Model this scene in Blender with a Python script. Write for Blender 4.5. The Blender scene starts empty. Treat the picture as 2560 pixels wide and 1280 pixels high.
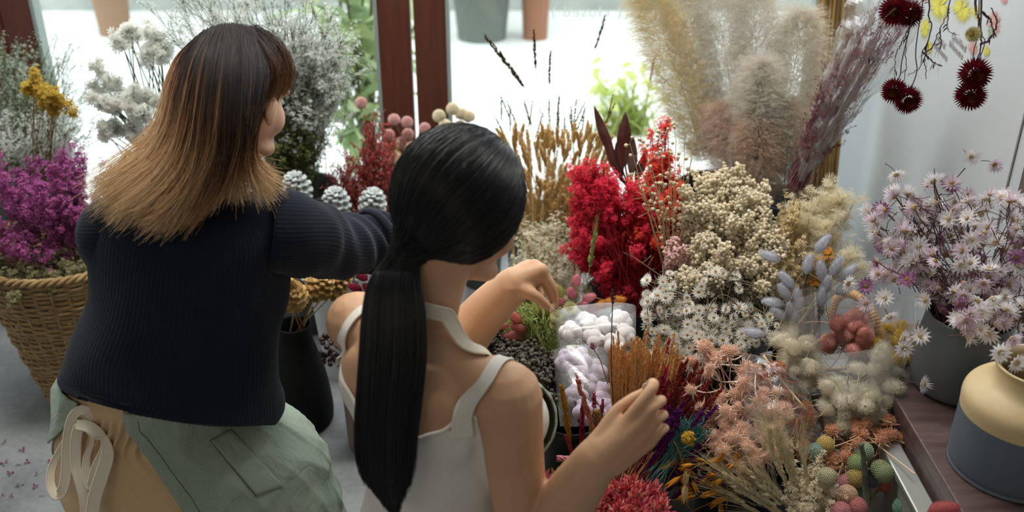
import bpy, bmesh, math, random
import numpy as np
from mathutils import Vector, Matrix
from mathutils.bvhtree import BVHTree

random.seed(7)
rng = np.random.default_rng(7)
SC = bpy.context.scene
COL = SC.collection
PI = math.pi

# ------------------------------------------------------------------ camera geometry
CAM = np.array([0.0, 0.0, 1.62]); PITCH = math.radians(27.0); FPX = 2489.0
_c, _s = math.cos(PITCH), math.sin(PITCH)
def _dir(px, py):
    u = (px - 1280.0) / FPX; v = (py - 640.0) / FPX
    return np.array([u, _c - v * _s, -_s - v * _c])
def PD(px, py, d): return CAM + _dir(px, py) * d            # depth along the view axis
def PY(px, py, Y):
    k = _dir(px, py); return CAM + k * (Y / k[1])
def PZ(px, py, z):
    k = _dir(px, py); return CAM + k * ((z - CAM[2]) / k[2])
def proj(P):
    q = np.asarray(P, float) - CAM
    d = q[..., 1] * _c - q[..., 2] * _s
    u = q[..., 0] / d; v = (-q[..., 1] * _s - q[..., 2] * _c) / d
    return u * FPX + 1280, v * FPX + 640, d
def pix(d): return d / FPX                                   # metres per pixel at depth d

def nrm(a):
    a = np.asarray(a, float)
    return a / np.maximum(np.linalg.norm(a, axis=-1, keepdims=True), 1e-9)
def cr(pts, n):
    """Catmull-Rom resample of a polyline of any dimension to n points."""
    p = np.asarray(pts, float)
    if len(p) == 2:
        t = np.linspace(0, 1, n)[:, None]; return p[0] * (1 - t) + p[1] * t
    q = np.vstack([2 * p[0] - p[1], p, 2 * p[-1] - p[-2]])
    T = np.linspace(0, len(p) - 1, n); out = []
    for t in T:
        i = min(int(t), len(p) - 2); f = t - i
        a, b, c, d = q[i], q[i + 1], q[i + 2], q[i + 3]
        out.append(0.5 * (2 * b + (c - a) * f + (2 * a - 5 * b + 4 * c - d) * f * f + (3 * b - a - 3 * c + d) * f ** 3))
    return np.array(out)
def rot_to(dirs, spin=None):
    """matrices whose z axis is dirs; (K,3,3) with columns x,y,z"""
    d = nrm(dirs); K = len(d)
    ref = np.where(np.abs(d[:, 2:3]) > 0.9, np.array([[1.0, 0, 0]]), np.array([[0, 0, 1.0]]))
    x = nrm(np.cross(ref, d)); y = np.cross(d, x)
    if spin is None: spin = rng.uniform(0, 2 * PI, K)
    c = np.cos(spin)[:, None]; s = np.sin(spin)[:, None]
    X = x * c + y * s; Y = -x * s + y * c
    return np.stack([X, Y, d], axis=2)
def rdirs(K, up=0.0):
    v = rng.normal(size=(K, 3)); v[:, 2] += up; return nrm(v)

class G:
    """collects vertices and faces for one mesh"""
    def __init__(s): s.v = []; s.f = []; s.n = 0; s.a = []; s.hasa = False
    def add(s, V, *Fs, a=None):
        V = np.asarray(V, float).reshape(-1, 3)
        for F in Fs:
            F = np.asarray(F, int)
            if len(F): s.f.append(F + s.n)
        s.v.append(V); s.n += len(V)
        if a is None: s.a.append(np.zeros(len(V)))
        else: s.a.append(np.asarray(a, float).reshape(-1)); s.hasa = True
        return s
    def stamp(s, T, M, L, sc=None, a=None):
        V, Fs = T
        M = np.asarray(M, float); L = np.asarray(L, float); K = len(L)
        if K == 0: return s
        if sc is not None: M = M * np.asarray(sc, float).reshape(-1, 1, 1)
        W = np.einsum('kij,nj->kni', M, V) + L[:, None, :]
        n = len(V); off = (np.arange(K) * n)[:, None, None]
        s.add(W.reshape(-1, 3), *[(F[None] + off).reshape(-1, F.shape[1]) for F in Fs],
              a=None if a is None else np.repeat(np.asarray(a), n))
        return s
    def tubes(s, P, R, k=3, a=None, close=False):
        P = np.asarray(P, float); K, N, _ = P.shape
        if K == 0: return s
        R = np.broadcast_to(np.asarray(R, float), (K, N))
        T = np.gradient(P, axis=1); T = nrm(T)
        mean = nrm(P[:, -1] - P[:, 0] + 1e-6)
        ref = nrm(np.cross(mean, rng.normal(size=(K, 3))))
        n1 = nrm(np.cross(T, ref[:, None, :])); n2 = np.cross(T, n1)
        ang = np.arange(k) * 2 * PI / k
        V = P[:, :, None, :] + R[:, :, None, None] * (n1[:, :, None, :] * np.cos(ang)[None, None, :, None] + n2[:, :, None, :] * np.sin(ang)[None, None, :, None])
        i = np.arange(N - 1)[:, None]; j = np.arange(k)[None, :]
        F = np.stack([i * k + j, i * k + (j + 1) % k, (i + 1) * k + (j + 1) % k, (i + 1) * k + j], axis=-1).reshape(-1, 4)
        FF = (F[None] + (np.arange(K) * N * k)[:, None, None]).reshape(-1, 4)
        aa = None
        if a is not None: aa = np.repeat(np.broadcast_to(np.asarray(a, float), (K, N)).reshape(-1), k)
        s.add(V.reshape(-1, 3), FF, a=aa)
        if close:
            m = s.n - K * N * k
            for e in (0, N - 1):
                C = P[:, e]; c0 = s.n; s.add(C, a=None if a is None else np.broadcast_to(np.asarray(a, float), (K, N))[:, e])
                kk = np.arange(K)[:, None]; jj = np.arange(k)[None]
                A = m + kk * N * k + e * k + jj; B = m + kk * N * k + e * k + (jj + 1) % k
                Cc = np.broadcast_to(c0 + kk, A.shape)
                tri = np.stack([A, B, Cc] if e else [B, A, Cc], -1).reshape(-1, 3)
                s.f.append(tri)
        return s
    def grid(s, V, cu=False, cv=False, a=None):
        """V (m,n,3) sheet; cu closes along axis 0, cv along axis 1"""
        V = np.asarray(V, float); m, n, _ = V.shape
        i = np.arange(m if cu else m - 1)[:, None]; j = np.arange(n if cv else n - 1)[None]
        F = np.stack([i * n + j, ((i + 1) % m) * n + j, ((i + 1) % m) * n + (j + 1) % n, i * n + (j + 1) % n], -1).reshape(-1, 4)
        return s.add(V.reshape(-1, 3), F, a=a)
    def chain(s, pts, rad, k=16, seg=None, a=None):
        """closed tapered limb with round ends"""
        p = np.asarray(pts, float); r = np.asarray(rad, float)
        n = seg or (len(p) * 5)
        q = cr(np.hstack([p, r[:, None]]), n); P = q[:, :3]; R = np.maximum(q[:, 3], 1e-4)
        t0 = nrm(P[0] - P[1]); t1 = nrm(P[-1] - P[-2])
        h = np.array([0.98, 0.8, 0.45])
        P = np.vstack([[P[0] + t0 * R[0] * x for x in h], P, [P[-1] + t1 * R[-1] * x for x in h[::-1]]])
        w = np.sqrt(1 - h ** 2)
        R = np.concatenate([R[0] * w, R, R[-1] * w[::-1]])
        return s.tubes(P[None], R[None], k, close=True)
    def ell(s, c, rad, M=None, u=20, v=12):
        th = np.linspace(0, PI, v)[:, None]; ph = np.arange(u)[None] * 2 * PI / u
        X = np.sin(th) * np.cos(ph); Y = np.sin(th) * np.sin(ph); Z = np.cos(th) + 0 * ph
        V = np.stack([X, Y, Z], -1) * np.asarray(rad, float)
        if M is not None: V = V @ np.asarray(M, float).T
        V = V + np.asarray(c, float)
        top = V[0, 0].copy(); bot = V[-1, 0].copy()
        b = s.n; s.grid(V[1:-1], cv=True)
        s.add([top, bot])
        m = (v - 2) * u; j = np.arange(u)
        s.f.append(np.stack([b + (j + 1) % u, b + j, np.full(u, b + m)], -1))
        l0 = b + (v - 3) * u
        s.f.append(np.stack([l0 + j, l0 + (j + 1) % u, np.full(u, b + m + 1)], -1))
        return s
    def loft(s, secs, k=48, n=None, cap=True, fn=None):
        """secs: rows (cx,cy,cz, ax,ay,az, bx,by,bz)"""
        q = np.asarray(secs, float)
        if n: q = cr(q, n)
        th = np.arange(k) * 2 * PI / k
        V = q[:, None, 0:3] + np.cos(th)[None, :, None] * q[:, None, 3:6] + np.sin(th)[None, :, None] * q[:, None, 6:9]
        if fn is not None: V = fn(V, th, q)
        b = s.n; s.grid(V, cv=True)
        if cap:
            m = len(q); s.add([V[0].mean(0), V[-1].mean(0)]); j = np.arange(k)
            c0 = b + m * k
            s.f.append(np.stack([b + j, b + (j + 1) % k, np.full(k, c0)], -1))
            l = b + (m - 1) * k
            s.f.append(np.stack([l + (j + 1) % k, l + j, np.full(k, c0 + 1)], -1))
        return s
    def box(s, lo, hi):
        x0, y0, z0 = lo; x1, y1, z1 = hi
        V = [(x0, y0, z0), (x1, y0, z0), (x1, y1, z0), (x0, y1, z0), (x0, y0, z1), (x1, y0, z1), (x1, y1, z1), (x0, y1, z1)]
        return s.add(V, [(3, 2, 1, 0), (4, 5, 6, 7), (0, 1, 5, 4), (1, 2, 6, 5), (2, 3, 7, 6), (3, 0, 4, 7)])
    def lathe(s, prof, c=(0, 0, 0), k=48):
        p = np.asarray(prof, float); th = np.arange(k) * 2 * PI / k
        V = np.stack([p[:, None, 0] * np.cos(th), p[:, None, 0] * np.sin(th), p[:, None, 1] + 0 * th], -1) + np.asarray(c, float)
        return s.grid(V[::-1], cv=True)
    def mesh(s, name, smooth=True):
        me = bpy.data.meshes.new(name)
        if not s.v: return me
        V = np.concatenate(s.v)
        me.vertices.add(len(V)); me.vertices.foreach_set('co', V.astype(np.float32).ravel())
        loops = np.concatenate([f.ravel() for f in s.f]).astype(np.int32)
        sizes = np.concatenate([np.full(len(f), f.shape[1], np.int32) for f in s.f])
        me.loops.add(len(loops)); me.loops.foreach_set('vertex_index', loops)
        me.polygons.add(len(sizes))
        st = np.concatenate([[0], np.cumsum(sizes)[:-1]]).astype(np.int32)
        me.polygons.foreach_set('loop_start', st)
        try: me.polygons.foreach_set('loop_total', sizes)
        except Exception: pass
        me.polygons.foreach_set('use_smooth', np.full(len(sizes), smooth))
        if s.hasa:
            at = me.attributes.new('tv', 'FLOAT', 'POINT'); at.data.foreach_set('value', np.concatenate(s.a).astype(np.float32))
        me.update(calc_edges=True); me.validate()
        return me
    def build(s, name, mat, parent=None, smooth=True):
        me = s.mesh(name, smooth)
        return put(name, me, mat, parent)

def put(name, me, mat, parent=None):
    o = bpy.data.objects.new(name, me)
    if mat is not None and not me.materials:
        me.materials.append(mat)
    COL.objects.link(o)
    if parent is not None:
        o.parent = parent
        o.matrix_parent_inverse = parent.matrix_basis.inverted()
    return o
def empty(name, loc, label, cat, group=None, rot=None):
    o = bpy.data.objects.new(name, None); o.empty_display_size = 0.02; COL.objects.link(o)
    o.location = [float(x) for x in loc]
    if rot is not None: o.rotation_euler = rot
    return tag(o, label, cat, group)
def tag(o, label=None, cat=None, group=None, kind=None):
    if label: o['label'] = label
    if cat: o['category'] = cat
    if group: o['group'] = group
    if kind: o['kind'] = kind
    return o
def structure(o): o['kind'] = 'structure'; return o
def kids(o): return [c for c in o.children]
def place(o, M4): o.matrix_basis = M4; return o
def copy_tree(o, M4, label=None, group=None):
    c = o.copy(); COL.objects.link(c); c.matrix_basis = M4
    if label: c['label'] = label
    if group: c['group'] = group
    for ch in PROTO_KIDS[o.name]:
        d = ch.copy(); COL.objects.link(d); d.parent = c
        d.matrix_parent_inverse = Matrix.Identity(4); d.matrix_basis = ch.matrix_basis
    return c
PROTO_KIDS = {}
def frame(loc, zdir, spin=0.0, sc=1.0):
    M = rot_to(np.array([zdir], float), np.array([spin]))[0] * sc
    m = Matrix.Identity(4)
    for i in range(3):
        for j in range(3): m[i][j] = float(M[i, j])
        m[i][3] = float(loc[i])
    return m
def remesh(g, name, voxel, smooth=6, fac=0.5):
    me = g.mesh(name)
    o = bpy.data.objects.new('tmp', me); COL.objects.link(o)
    m = o.modifiers.new('r', 'REMESH'); m.mode = 'VOXEL'; m.voxel_size = voxel; m.use_smooth_shade = True
    if smooth:
        sm = o.modifiers.new('s', 'SMOOTH'); sm.factor = fac; sm.iterations = smooth
    dg = bpy.context.evaluated_depsgraph_get(); dg.update()
    out = bpy.data.meshes.new_from_object(o.evaluated_get(dg))
    out.name = name
    bpy.data.objects.remove(o); bpy.data.meshes.remove(me)
    return out
def bvh_of(me):
    return BVHTree.FromPolygons([v.co.copy() for v in me.vertices], [tuple(p.vertices) for p in me.polygons])

# ------------------------------------------------------------------ materials
def lin(h):
    h = h.lstrip('#'); c = [int(h[i:i + 2], 16) / 255 for i in (0, 2, 4)]
    return tuple((x / 12.92 if x <= 0.04045 else ((x + 0.055) / 1.055) ** 2.4) for x in c) + (1.0,)
def _new(name):
    m = bpy.data.materials.new(name); m.use_nodes = True
    nt = m.node_tree; nt.nodes.clear()
    out = nt.nodes.new('ShaderNodeOutputMaterial')
    return m, nt, out
def N(nt, t, **kw):
    n = nt.nodes.new(t)
    for k, v in kw.items():
        if k.startswith('_'): setattr(n, k[1:], v)
        else: n.inputs[k.replace('__', ' ')].default_value = v
    return n
def ramp(nt, cols, fac):
    r = nt.nodes.new('ShaderNodeValToRGB'); e = r.color_ramp.elements
    cols = [(c if isinstance(c, tuple) and len(c) == 2 and isinstance(c[0], (int, float)) else None) or (i / max(len(cols) - 1, 1), c) for i, c in enumerate(cols)]
    while len(e) < len(cols): e.new(0.5)
    for el, (p, c) in zip(e, cols): el.position = p; el.color = lin(c) if isinstance(c, str) else c
    nt.links.new(fac, r.inputs[0]); return r.outputs[0]
def mat_petal(name, cols, transl=0.35, rough=0.8, sheen=0.0):
    """diffuse + translucent, each island its own shade out of cols"""
    m, nt, out = _new(name)
    g = nt.nodes.new('ShaderNodeNewGeometry')
    c = ramp(nt, cols, g.outputs['Random Per Island'])
    d = N(nt, 'ShaderNodeBsdfDiffuse'); t = N(nt, 'ShaderNodeBsdfTranslucent'); mx = N(nt, 'ShaderNodeMixShader'); mx.inputs[0].default_value = transl
    nt.links.new(c, d.inputs['Color']); nt.links.new(c, t.inputs['Color'])
    nt.links.new(d.outputs[0], mx.inputs[1]); nt.links.new(t.outputs[0], mx.inputs[2]); nt.links.new(mx.outputs[0], out.inputs[0])
    return m
def mat_plain(name, col, rough=0.6, metal=0.0, spec=0.5, noise=None, nscale=20.0, bump=0.0, bscale=200.0, sheen=0.0, sss=0.0):
    """principled; noise = second colour mixed in by object-space noise"""
    m, nt, out = _new(name)
    b = N(nt, 'ShaderNodeBsdfPrincipled'); b.inputs['Roughness'].default_value = rough; b.inputs['Metallic'].default_value = metal
    b.inputs['Specular IOR Level'].default_value = spec
    tc = nt.nodes.new('ShaderNodeTexCoord')
    if noise:
        n = N(nt, 'ShaderNodeTexNoise', Scale=nscale, Detail=5.0)
        nt.links.new(tc.outputs['Object'], n.inputs['Vector'])
        nt.links.new(ramp(nt, [(0.35, lin(col)), (0.65, lin(noise))], n.outputs['Fac']), b.inputs['Base Color'])
    else: b.inputs['Base Color'].default_value = lin(col)
    if bump:
        n2 = N(nt, 'ShaderNodeTexNoise', Scale=bscale, Detail=3.0); bp = N(nt, 'ShaderNodeBump', Strength=bump, Distance=0.002)
        nt.links.new(tc.outputs['Object'], n2.inputs['Vector']); nt.links.new(n2.outputs['Fac'], bp.inputs['Height']); nt.links.new(bp.outputs[0], b.inputs['Normal'])
    if sheen: b.inputs['Sheen Weight'].default_value = sheen
    if sss:
        b.inputs['Subsurface Weight'].default_value = sss; b.inputs['Subsurface Radius'].default_value = (0.012, 0.005, 0.003); b.inputs['Subsurface Scale'].default_value = 0.5
    nt.links.new(b.outputs[0], out.inputs[0]); return m
def mat_strand(name, cols, rough=0.35, spec=0.5, var=0.25, transl=0.0):
    """hair: colour runs along the strand (attribute tv), each strand a little different"""
    m, nt, out = _new(name)
    b = N(nt, 'ShaderNodeBsdfPrincipled'); b.inputs['Roughness'].default_value = rough; b.inputs['Specular IOR Level'].default_value = spec
    at = nt.nodes.new('ShaderNodeAttribute'); at.attribute_name = 'tv'
    g = nt.nodes.new('ShaderNodeNewGeometry')
    mr = N(nt, 'ShaderNodeMapRange'); mr.inputs['To Min'].default_value = -var * 0.5; mr.inputs['To Max'].default_value = var * 0.5
    nt.links.new(g.outputs['Random Per Island'], mr.inputs['Value'])
    ad = N(nt, 'ShaderNodeMath', _operation='ADD'); nt.links.new(at.outputs['Fac'], ad.inputs[0]); nt.links.new(mr.outputs[0], ad.inputs[1])
    c = ramp(nt, cols, ad.outputs[0]); nt.links.new(c, b.inputs['Base Color'])
    if transl:
        t = N(nt, 'ShaderNodeBsdfTranslucent'); mx = N(nt, 'ShaderNodeMixShader'); mx.inputs[0].default_value = transl
        nt.links.new(c, t.inputs['Color']); nt.links.new(b.outputs[0], mx.inputs[1]); nt.links.new(t.outputs[0], mx.inputs[2]); nt.links.new(mx.outputs[0], out.inputs[0])
    else: nt.links.new(b.outputs[0], out.inputs[0])
    return m
def mat_film(name, tint=(1, 1, 1, 1), gloss=0.12, haze=0.08, rough=0.08):
    """clear cellophane or glass: mostly transparent, a fresnel gloss and a little haze"""
    m, nt, out = _new(name)
    tr = N(nt, 'ShaderNodeBsdfTransparent'); tr.inputs[0].default_value = tint
    gl = N(nt, 'ShaderNodeBsdfGlossy'); gl.inputs['Roughness'].default_value = rough
    df = N(nt, 'ShaderNodeBsdfDiffuse'); df.inputs[0].default_value = (0.9, 0.9, 0.9, 1)
    lw = N(nt, 'ShaderNodeLayerWeight', Blend=0.35)
    mp = N(nt, 'ShaderNodeMapRange'); mp.inputs['To Min'].default_value = gloss * 0.35; mp.inputs['To Max'].default_value = min(gloss * 4, 0.8)
    nt.links.new(lw.outputs['Facing'], mp.inputs['Value'])
    m1 = N(nt, 'ShaderNodeMixShader'); m1.inputs[0].default_value = haze
    m2 = N(nt, 'ShaderNodeMixShader')
    nt.links.new(tr.outputs[0], m1.inputs[1]); nt.links.new(df.outputs[0], m1.inputs[2])
    nt.links.new(mp.outputs[0], m2.inputs[0]); nt.links.new(m1.outputs[0], m2.inputs[1]); nt.links.new(gl.outputs[0], m2.inputs[2])
    nt.links.new(m2.outputs[0], out.inputs[0]); return m

# ------------------------------------------------------------------ small flower templates (V, [faces])
def T_ball(k=1):
    bm = bmesh.new(); bmesh.ops.create_icosphere(bm, subdivisions=k, radius=1.0)
    V = np.array([v.co[:] for v in bm.verts]); F = np.array([[v.index for v in f.verts] for f in bm.faces]); bm.free()
    return V, [F]
def T_star(n=5, w=0.28, lift=0.25, inner=0.12, curl=0.0):
    """n petals, each a bent diamond"""
    V = []; F = []
    for i in range(n):
        a = 2 * PI * i / n; d = np.array([math.cos(a), math.sin(a), 0]); p = np.array([-d[1], d[0], 0]); b = len(V)
        z = np.array([0, 0, 1.0])
        V += [d * inner, d * 0.6 + p * w + z * lift * 0.6, d * 0.6 - p * w + z * lift * 0.6, d * (1.0) + z * (lift - curl)]
        F.append((b, b + 2, b + 3, b + 1))
    return np.array(V), [np.array(F)]
def T_merge(*Ts):
    V = []; Fs = {}; n = 0
    for T in Ts:
        V.append(T[0])
        for F in T[1]: Fs.setdefault(F.shape[1], []).append(F + n)
        n += len(T[0])
    return np.vstack(V), [np.vstack(x) for x in Fs.values()]
def T_scale(T, s, off=(0, 0, 0)): return T[0] * np.asarray(s, float) + np.asarray(off, float), T[1]
def T_rot(T, ax, ang):
    M = np.array(Matrix.Rotation(ang, 3, ax)); return T[0] @ M.T, T[1]
BALL0 = T_ball(1); BALL1 = T_ball(2); BALL2 = T_ball(3)
STAR5 = T_star(5); STAR6 = T_star(6, 0.2, 0.35)
def T_spindle(L=1.0, r=0.2, k=5, prof=((0, .15), (.3, 1), (.65, .75), (1, .05))):
    V = []; F = []
    for i, (z, w) in enumerate(prof):
        for j in range(k): V.append((math.cos(2 * PI * j / k) * r * w, math.sin(2 * PI * j / k) * r * w, z * L))
    for i in range(len(prof) - 1):
        for j in range(k): F.append((i * k + j, i * k + (j + 1) % k, (i + 1) * k + (j + 1) % k, (i + 1) * k + j))
    return np.array(V), [np.array(F)]

def stems(base, tips, bend=0.15, n=7, sag=0.0, spread=0.3):
    """(K,n,3) curves from base points to tips; leave the base upward, bow outward"""
    tips = np.asarray(tips, float); K = len(tips); base = np.broadcast_to(np.asarray(base, float), (K, 3))
    t = np.linspace(0, 1, n)[None, :, None]
    mid = base * 0.5 + tips * 0.5; L = np.linalg.norm(tips - base, axis=1)[:, None]
    up = np.array([0, 0, 1.0]); mid = mid + up * L * bend + rng.normal(size=(K, 3)) * L * bend * spread
    P = (1 - t) ** 2 * base[:, None] + 2 * t * (1 - t) * mid[:, None] + t ** 2 * tips[:, None]
    if sag: P[:, :, 2] -= sag * L * (t[:, :, 0] ** 3)
    return P
def in_ell(K, c, rad, shell=0.0):
    """points in an ellipsoid, pushed towards its skin by shell"""
    d = rdirs(K); r = rng.uniform(shell, 1, K) ** (1 / 3)
    return np.asarray(c, float) + d * r[:, None] * np.asarray(rad, float)
def jit(P, s): return P + rng.normal(size=np.shape(P)) * s
# ------------------------------------------------------------------ camera, sky, light
cam = bpy.data.cameras.new('camera'); cam_o = bpy.data.objects.new('camera', cam); COL.objects.link(cam_o)
cam.sensor_width = 36.0; cam.lens = 36.0 * FPX / 2560.0
cam_o.location = CAM.tolist(); cam_o.rotation_euler = (math.radians(90) - PITCH, 0, 0)
cam.clip_start = 0.05; cam.clip_end = 200
cam.dof.use_dof = True; cam.dof.focus_distance = 1.98; cam.dof.aperture_fstop = 2.6
SC.camera = cam_o
SC.view_settings.view_transform = 'Standard'; SC.view_settings.look = 'None'
SC.view_settings.gamma = 1.0; SC.view_settings.exposure = 0.2
try: SC.view_settings.use_curve_mapping = False
except Exception: pass
SC.cycles.max_bounces = 6; SC.cycles.diffuse_bounces = 3; SC.cycles.glossy_bounces = 2; SC.cycles.transmission_bounces = 4
SC.cycles.transparent_max_bounces = 10; SC.cycles.caustics_reflective = False; SC.cycles.caustics_refractive = False
SC.cycles.sample_clamp_indirect = 6.0; SC.cycles.adaptive_threshold = 0.045

w = bpy.data.worlds.new('world'); SC.world = w; w.use_nodes = True
nt = w.node_tree; nt.nodes.clear()
wo = nt.nodes.new('ShaderNodeOutputWorld'); bg = nt.nodes.new('ShaderNodeBackground')
tc = nt.nodes.new('ShaderNodeTexCoord'); sx = nt.nodes.new('ShaderNodeSeparateXYZ'); nt.links.new(tc.outputs['Generated'], sx.inputs[0])
cr_ = nt.nodes.new('ShaderNodeValToRGB'); e = cr_.color_ramp.elements
e[0].position = 0.0; e[0].color = (0.80, 0.84, 0.86, 1); e[1].position = 1.0; e[1].color = (0.86, 0.93, 1.0, 1)
nt.links.new(sx.outputs['Z'], cr_.inputs[0]); nt.links.new(cr_.outputs[0], bg.inputs['Color']); bg.inputs['Strength'].default_value = 3.3
nt.links.new(bg.outputs[0], wo.inputs[0])

YW = 3.25            # the shop front
XR = 1.10            # the white wall on the right
XL = -1.98
ZC = 2.75

def quad_light(name, loc, rot, sx, sy, power, col=(1, 1, 1), portal=False):
    l = bpy.data.lights.new(name, 'AREA'); l.shape = 'RECTANGLE'; l.size = sx; l.size_y = sy; l.energy = power; l.color = col
    o = bpy.data.objects.new(name, l); COL.objects.link(o); o.location = loc; o.rotation_euler = rot
    if portal: l.cycles.is_portal = True
    return o
quad_light('window_portal', (-0.3, YW + 0.08, 1.35), (math.radians(-90), 0, 0), 2.7, 2.7, 1, portal=True)
# soft fill lights added under the ceiling, first one behind the camera
quad_light('room_fill_light', (-0.9, -1.6, ZC - 0.06), (0, 0, 0), 1.6, 1.6, 15, (1.0, 0.88, 0.74))
dl = quad_light('flower_fill_light', (-0.1, 2.40, ZC - 0.06), (math.radians(4), 0, 0), 2.9, 0.9, 74, (1.0, 0.975, 0.93)); dl.data.spread = math.radians(140)  # added fill from above to brighten the flower tops

# ------------------------------------------------------------------ shell
def mat_concrete():
    m, nt, out = _new('polished_concrete')
    b = N(nt, 'ShaderNodeBsdfPrincipled'); b.inputs['Roughness'].default_value = 0.42
    tc = nt.nodes.new('ShaderNodeTexCoord')
    n1 = N(nt, 'ShaderNodeTexNoise', Scale=3.0, Detail=8.0, Roughness=0.6); n2 = N(nt, 'ShaderNodeTexNoise', Scale=60.0, Detail=4.0)
    nt.links.new(tc.outputs['Object'], n1.inputs['Vector']); nt.links.new(tc.outputs['Object'], n2.inputs['Vector'])
    mx = N(nt, 'ShaderNodeMath', _operation='MULTIPLY_ADD'); mx.inputs[1].default_value = 0.25; nt.links.new(n2.outputs['Fac'], mx.inputs[0]); nt.links.new(n1.outputs['Fac'], mx.inputs[2])
    c = ramp(nt, [(0.4, lin('#686c6e')), (0.6, lin('#84888a')), (0.8, lin('#9b9e9e'))], mx.outputs[0])
    nt.links.new(c, b.inputs['Base Color']); nt.links.new(b.outputs[0], out.inputs[0]); return m
M_floor = mat_concrete()
M_white = mat_plain('white_paint', '#c6cacc', 0.7, noise='#bcc1c4', nscale=2.0)
M_ceil = mat_plain('ceiling_paint', '#cfcfcb', 0.8)
def mat_wood(name, c1, c2, rough=0.45, scale=(14, 14, 0.9)):
    m, nt, out = _new(name)
    b = N(nt, 'ShaderNodeBsdfPrincipled'); b.inputs['Roughness'].default_value = rough
    tc = nt.nodes.new('ShaderNodeTexCoord'); mp = nt.nodes.new('ShaderNodeMapping'); mp.inputs['Scale'].default_value = scale
    n = N(nt, 'ShaderNodeTexNoise', Scale=4.0, Detail=7.0, Roughness=0.65, Distortion=0.4)
    nt.links.new(tc.outputs['Object'], mp.inputs[0]); nt.links.new(mp.outputs[0], n.inputs['Vector'])
    nt.links.new(ramp(nt, [(0.3, lin(c1)), (0.7, lin(c2))], n.outputs['Fac']), b.inputs['Base Color'])
    bp = N(nt, 'ShaderNodeBump', Strength=0.15, Distance=0.002); nt.links.new(n.outputs['Fac'], bp.inputs['Height']); nt.links.new(bp.outputs[0], b.inputs['Normal'])
    nt.links.new(b.outputs[0], out.inputs[0]); return m
M_wood = mat_wood('stained_red_brown_wood', '#45241a', '#633524')
M_wood_dark = mat_wood('dark_bench_wood', '#4b3a38', '#6b5652', 0.4, (2, 14, 14))
M_glass = mat_film('window_glass', (0.97, 0.99, 0.98, 1), 0.05, 0.0, 0.02)

def bevel(o, wdt, seg=2):
    m = o.modifiers.new('bevel', 'BEVEL'); m.width = wdt; m.segments = seg; m.limit_method = 'ANGLE'; return o
structure(G().box((XL, -3.2, -0.1), (1.9, YW + 0.06, 0)).build('floor', M_floor, smooth=False))
structure(G().box((XL - 0.1, -3.2, ZC), (2.0, YW + 0.1, ZC + 0.1)).build('ceiling', M_ceil, smooth=False))
structure(G().box((XL - 0.1, -3.2, 0), (XL, YW + 0.06, ZC)).build('wall_left', M_white, smooth=False))
structure(G().box((XR, 1.93, 0), (XR + 0.08, YW + 0.06, ZC)).build('wall_right', M_white, smooth=False))
structure(G().box((XR - 0.035, 1.86, 0), (XR + 0.09, 1.93, ZC)).build('trim_1', mat_wood('grey_brown_wood', '#564842', '#6a5a52'), smooth=False))
structure(G().box((XR + 0.8, -3.2, 0), (XR + 0.9, 1.93, ZC)).build('wall_shop_side', M_white, smooth=False))
structure(G().box((XL, -3.3, 0), (1.9, -3.2, ZC)).build('wall_back', M_white, smooth=False))
structure(G().box((XL, YW - 0.03, 2.5), (XR, YW + 0.05, ZC)).build('wall_front', M_wood, smooth=False))
# plaster seam on the white wall
sp = [PY(2551, 175, 2.02), PY(2507, 312, 2.02)]
seam = G(); seam.box((XR - 0.003, 2.035, 0.62), (XR, 2.041, 1.5)); structure(seam.build('trim_2', mat_plain('seam_grey_strip', '#7c7a76', 0.8), smooth=False))

# white boxes added above the two fill lights, out of view
structure(G().box((-1.58, 1.93, ZC - .055), (1.08, 2.87, ZC)).build('trim_3', M_ceil, smooth=False))
structure(G().box((-1.72, -2.42, ZC - .055), (-.08, -.78, ZC)).build('trim_4', M_ceil, smooth=False))

# folding wooden shop-front doors: stiles, rails, panes
def door(nm, x0, x1, stile_l, stile_r):
    g = G(); z0, z1 = 0.0, 2.5; y0, y1 = YW - 0.022, YW + 0.022
    g.box((x0, y0, z0), (x0 + stile_l, y1, z1)); g.box((x1 - stile_r, y0, z0), (x1, y1, z1))
    g.box((x0 + stile_l, y0, z0), (x1 - stile_r, y1, 0.10)); g.box((x0 + stile_l, y0, z1 - 0.1), (x1 - stile_r, y1, z1))
    o = structure(g.build(nm, M_wood, smooth=False)); bevel(o, 0.003)
    p = G().box((x0 + stile_l, YW - 0.004, 0.10), (x1 - stile_r, YW + 0.004, z1 - 0.1)).build('pane', M_glass, o, smooth=False)
    # a grey glazing bead down each side of the pane
    b = G(); b.box((x0 + stile_l, y0 - 0.004, 0.1), (x0 + stile_l + 0.012, y1 + 0.004, z1 - 0.1)); b.box((x1 - stile_r - 0.012, y0 - 0.004, 0.1), (x1 - stile_r, y1 + 0.004, z1 - 0.1))
    b.build('glazing_bead', mat_plain(nm + '_bead_grey', '#8f9a96', 0.5), o, smooth=False)
    return o, p
xa, _, _ = PY(1036, 200, YW - 0.02)
d1, _p1 = door('door_1', -1.66, xa - 0.006, 0.105, 0.105)
d2, glass2 = door('door_2', xa + 0.006, 1.06, 0.105, 0.07)
G().box((xa - 0.012, YW - 0.035, 1.18), (xa + 0.010, YW - 0.022, 1.34)).build('hinge', mat_plain('dull_hinge_metal', '#5b4a41', 0.4, 0.8), d1, smooth=False)
structure(G().box((XL, YW - 0.03, 0), (-1.66, YW + 0.04, 2.5)).build('wall_front_left', M_wood, smooth=False))
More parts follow.
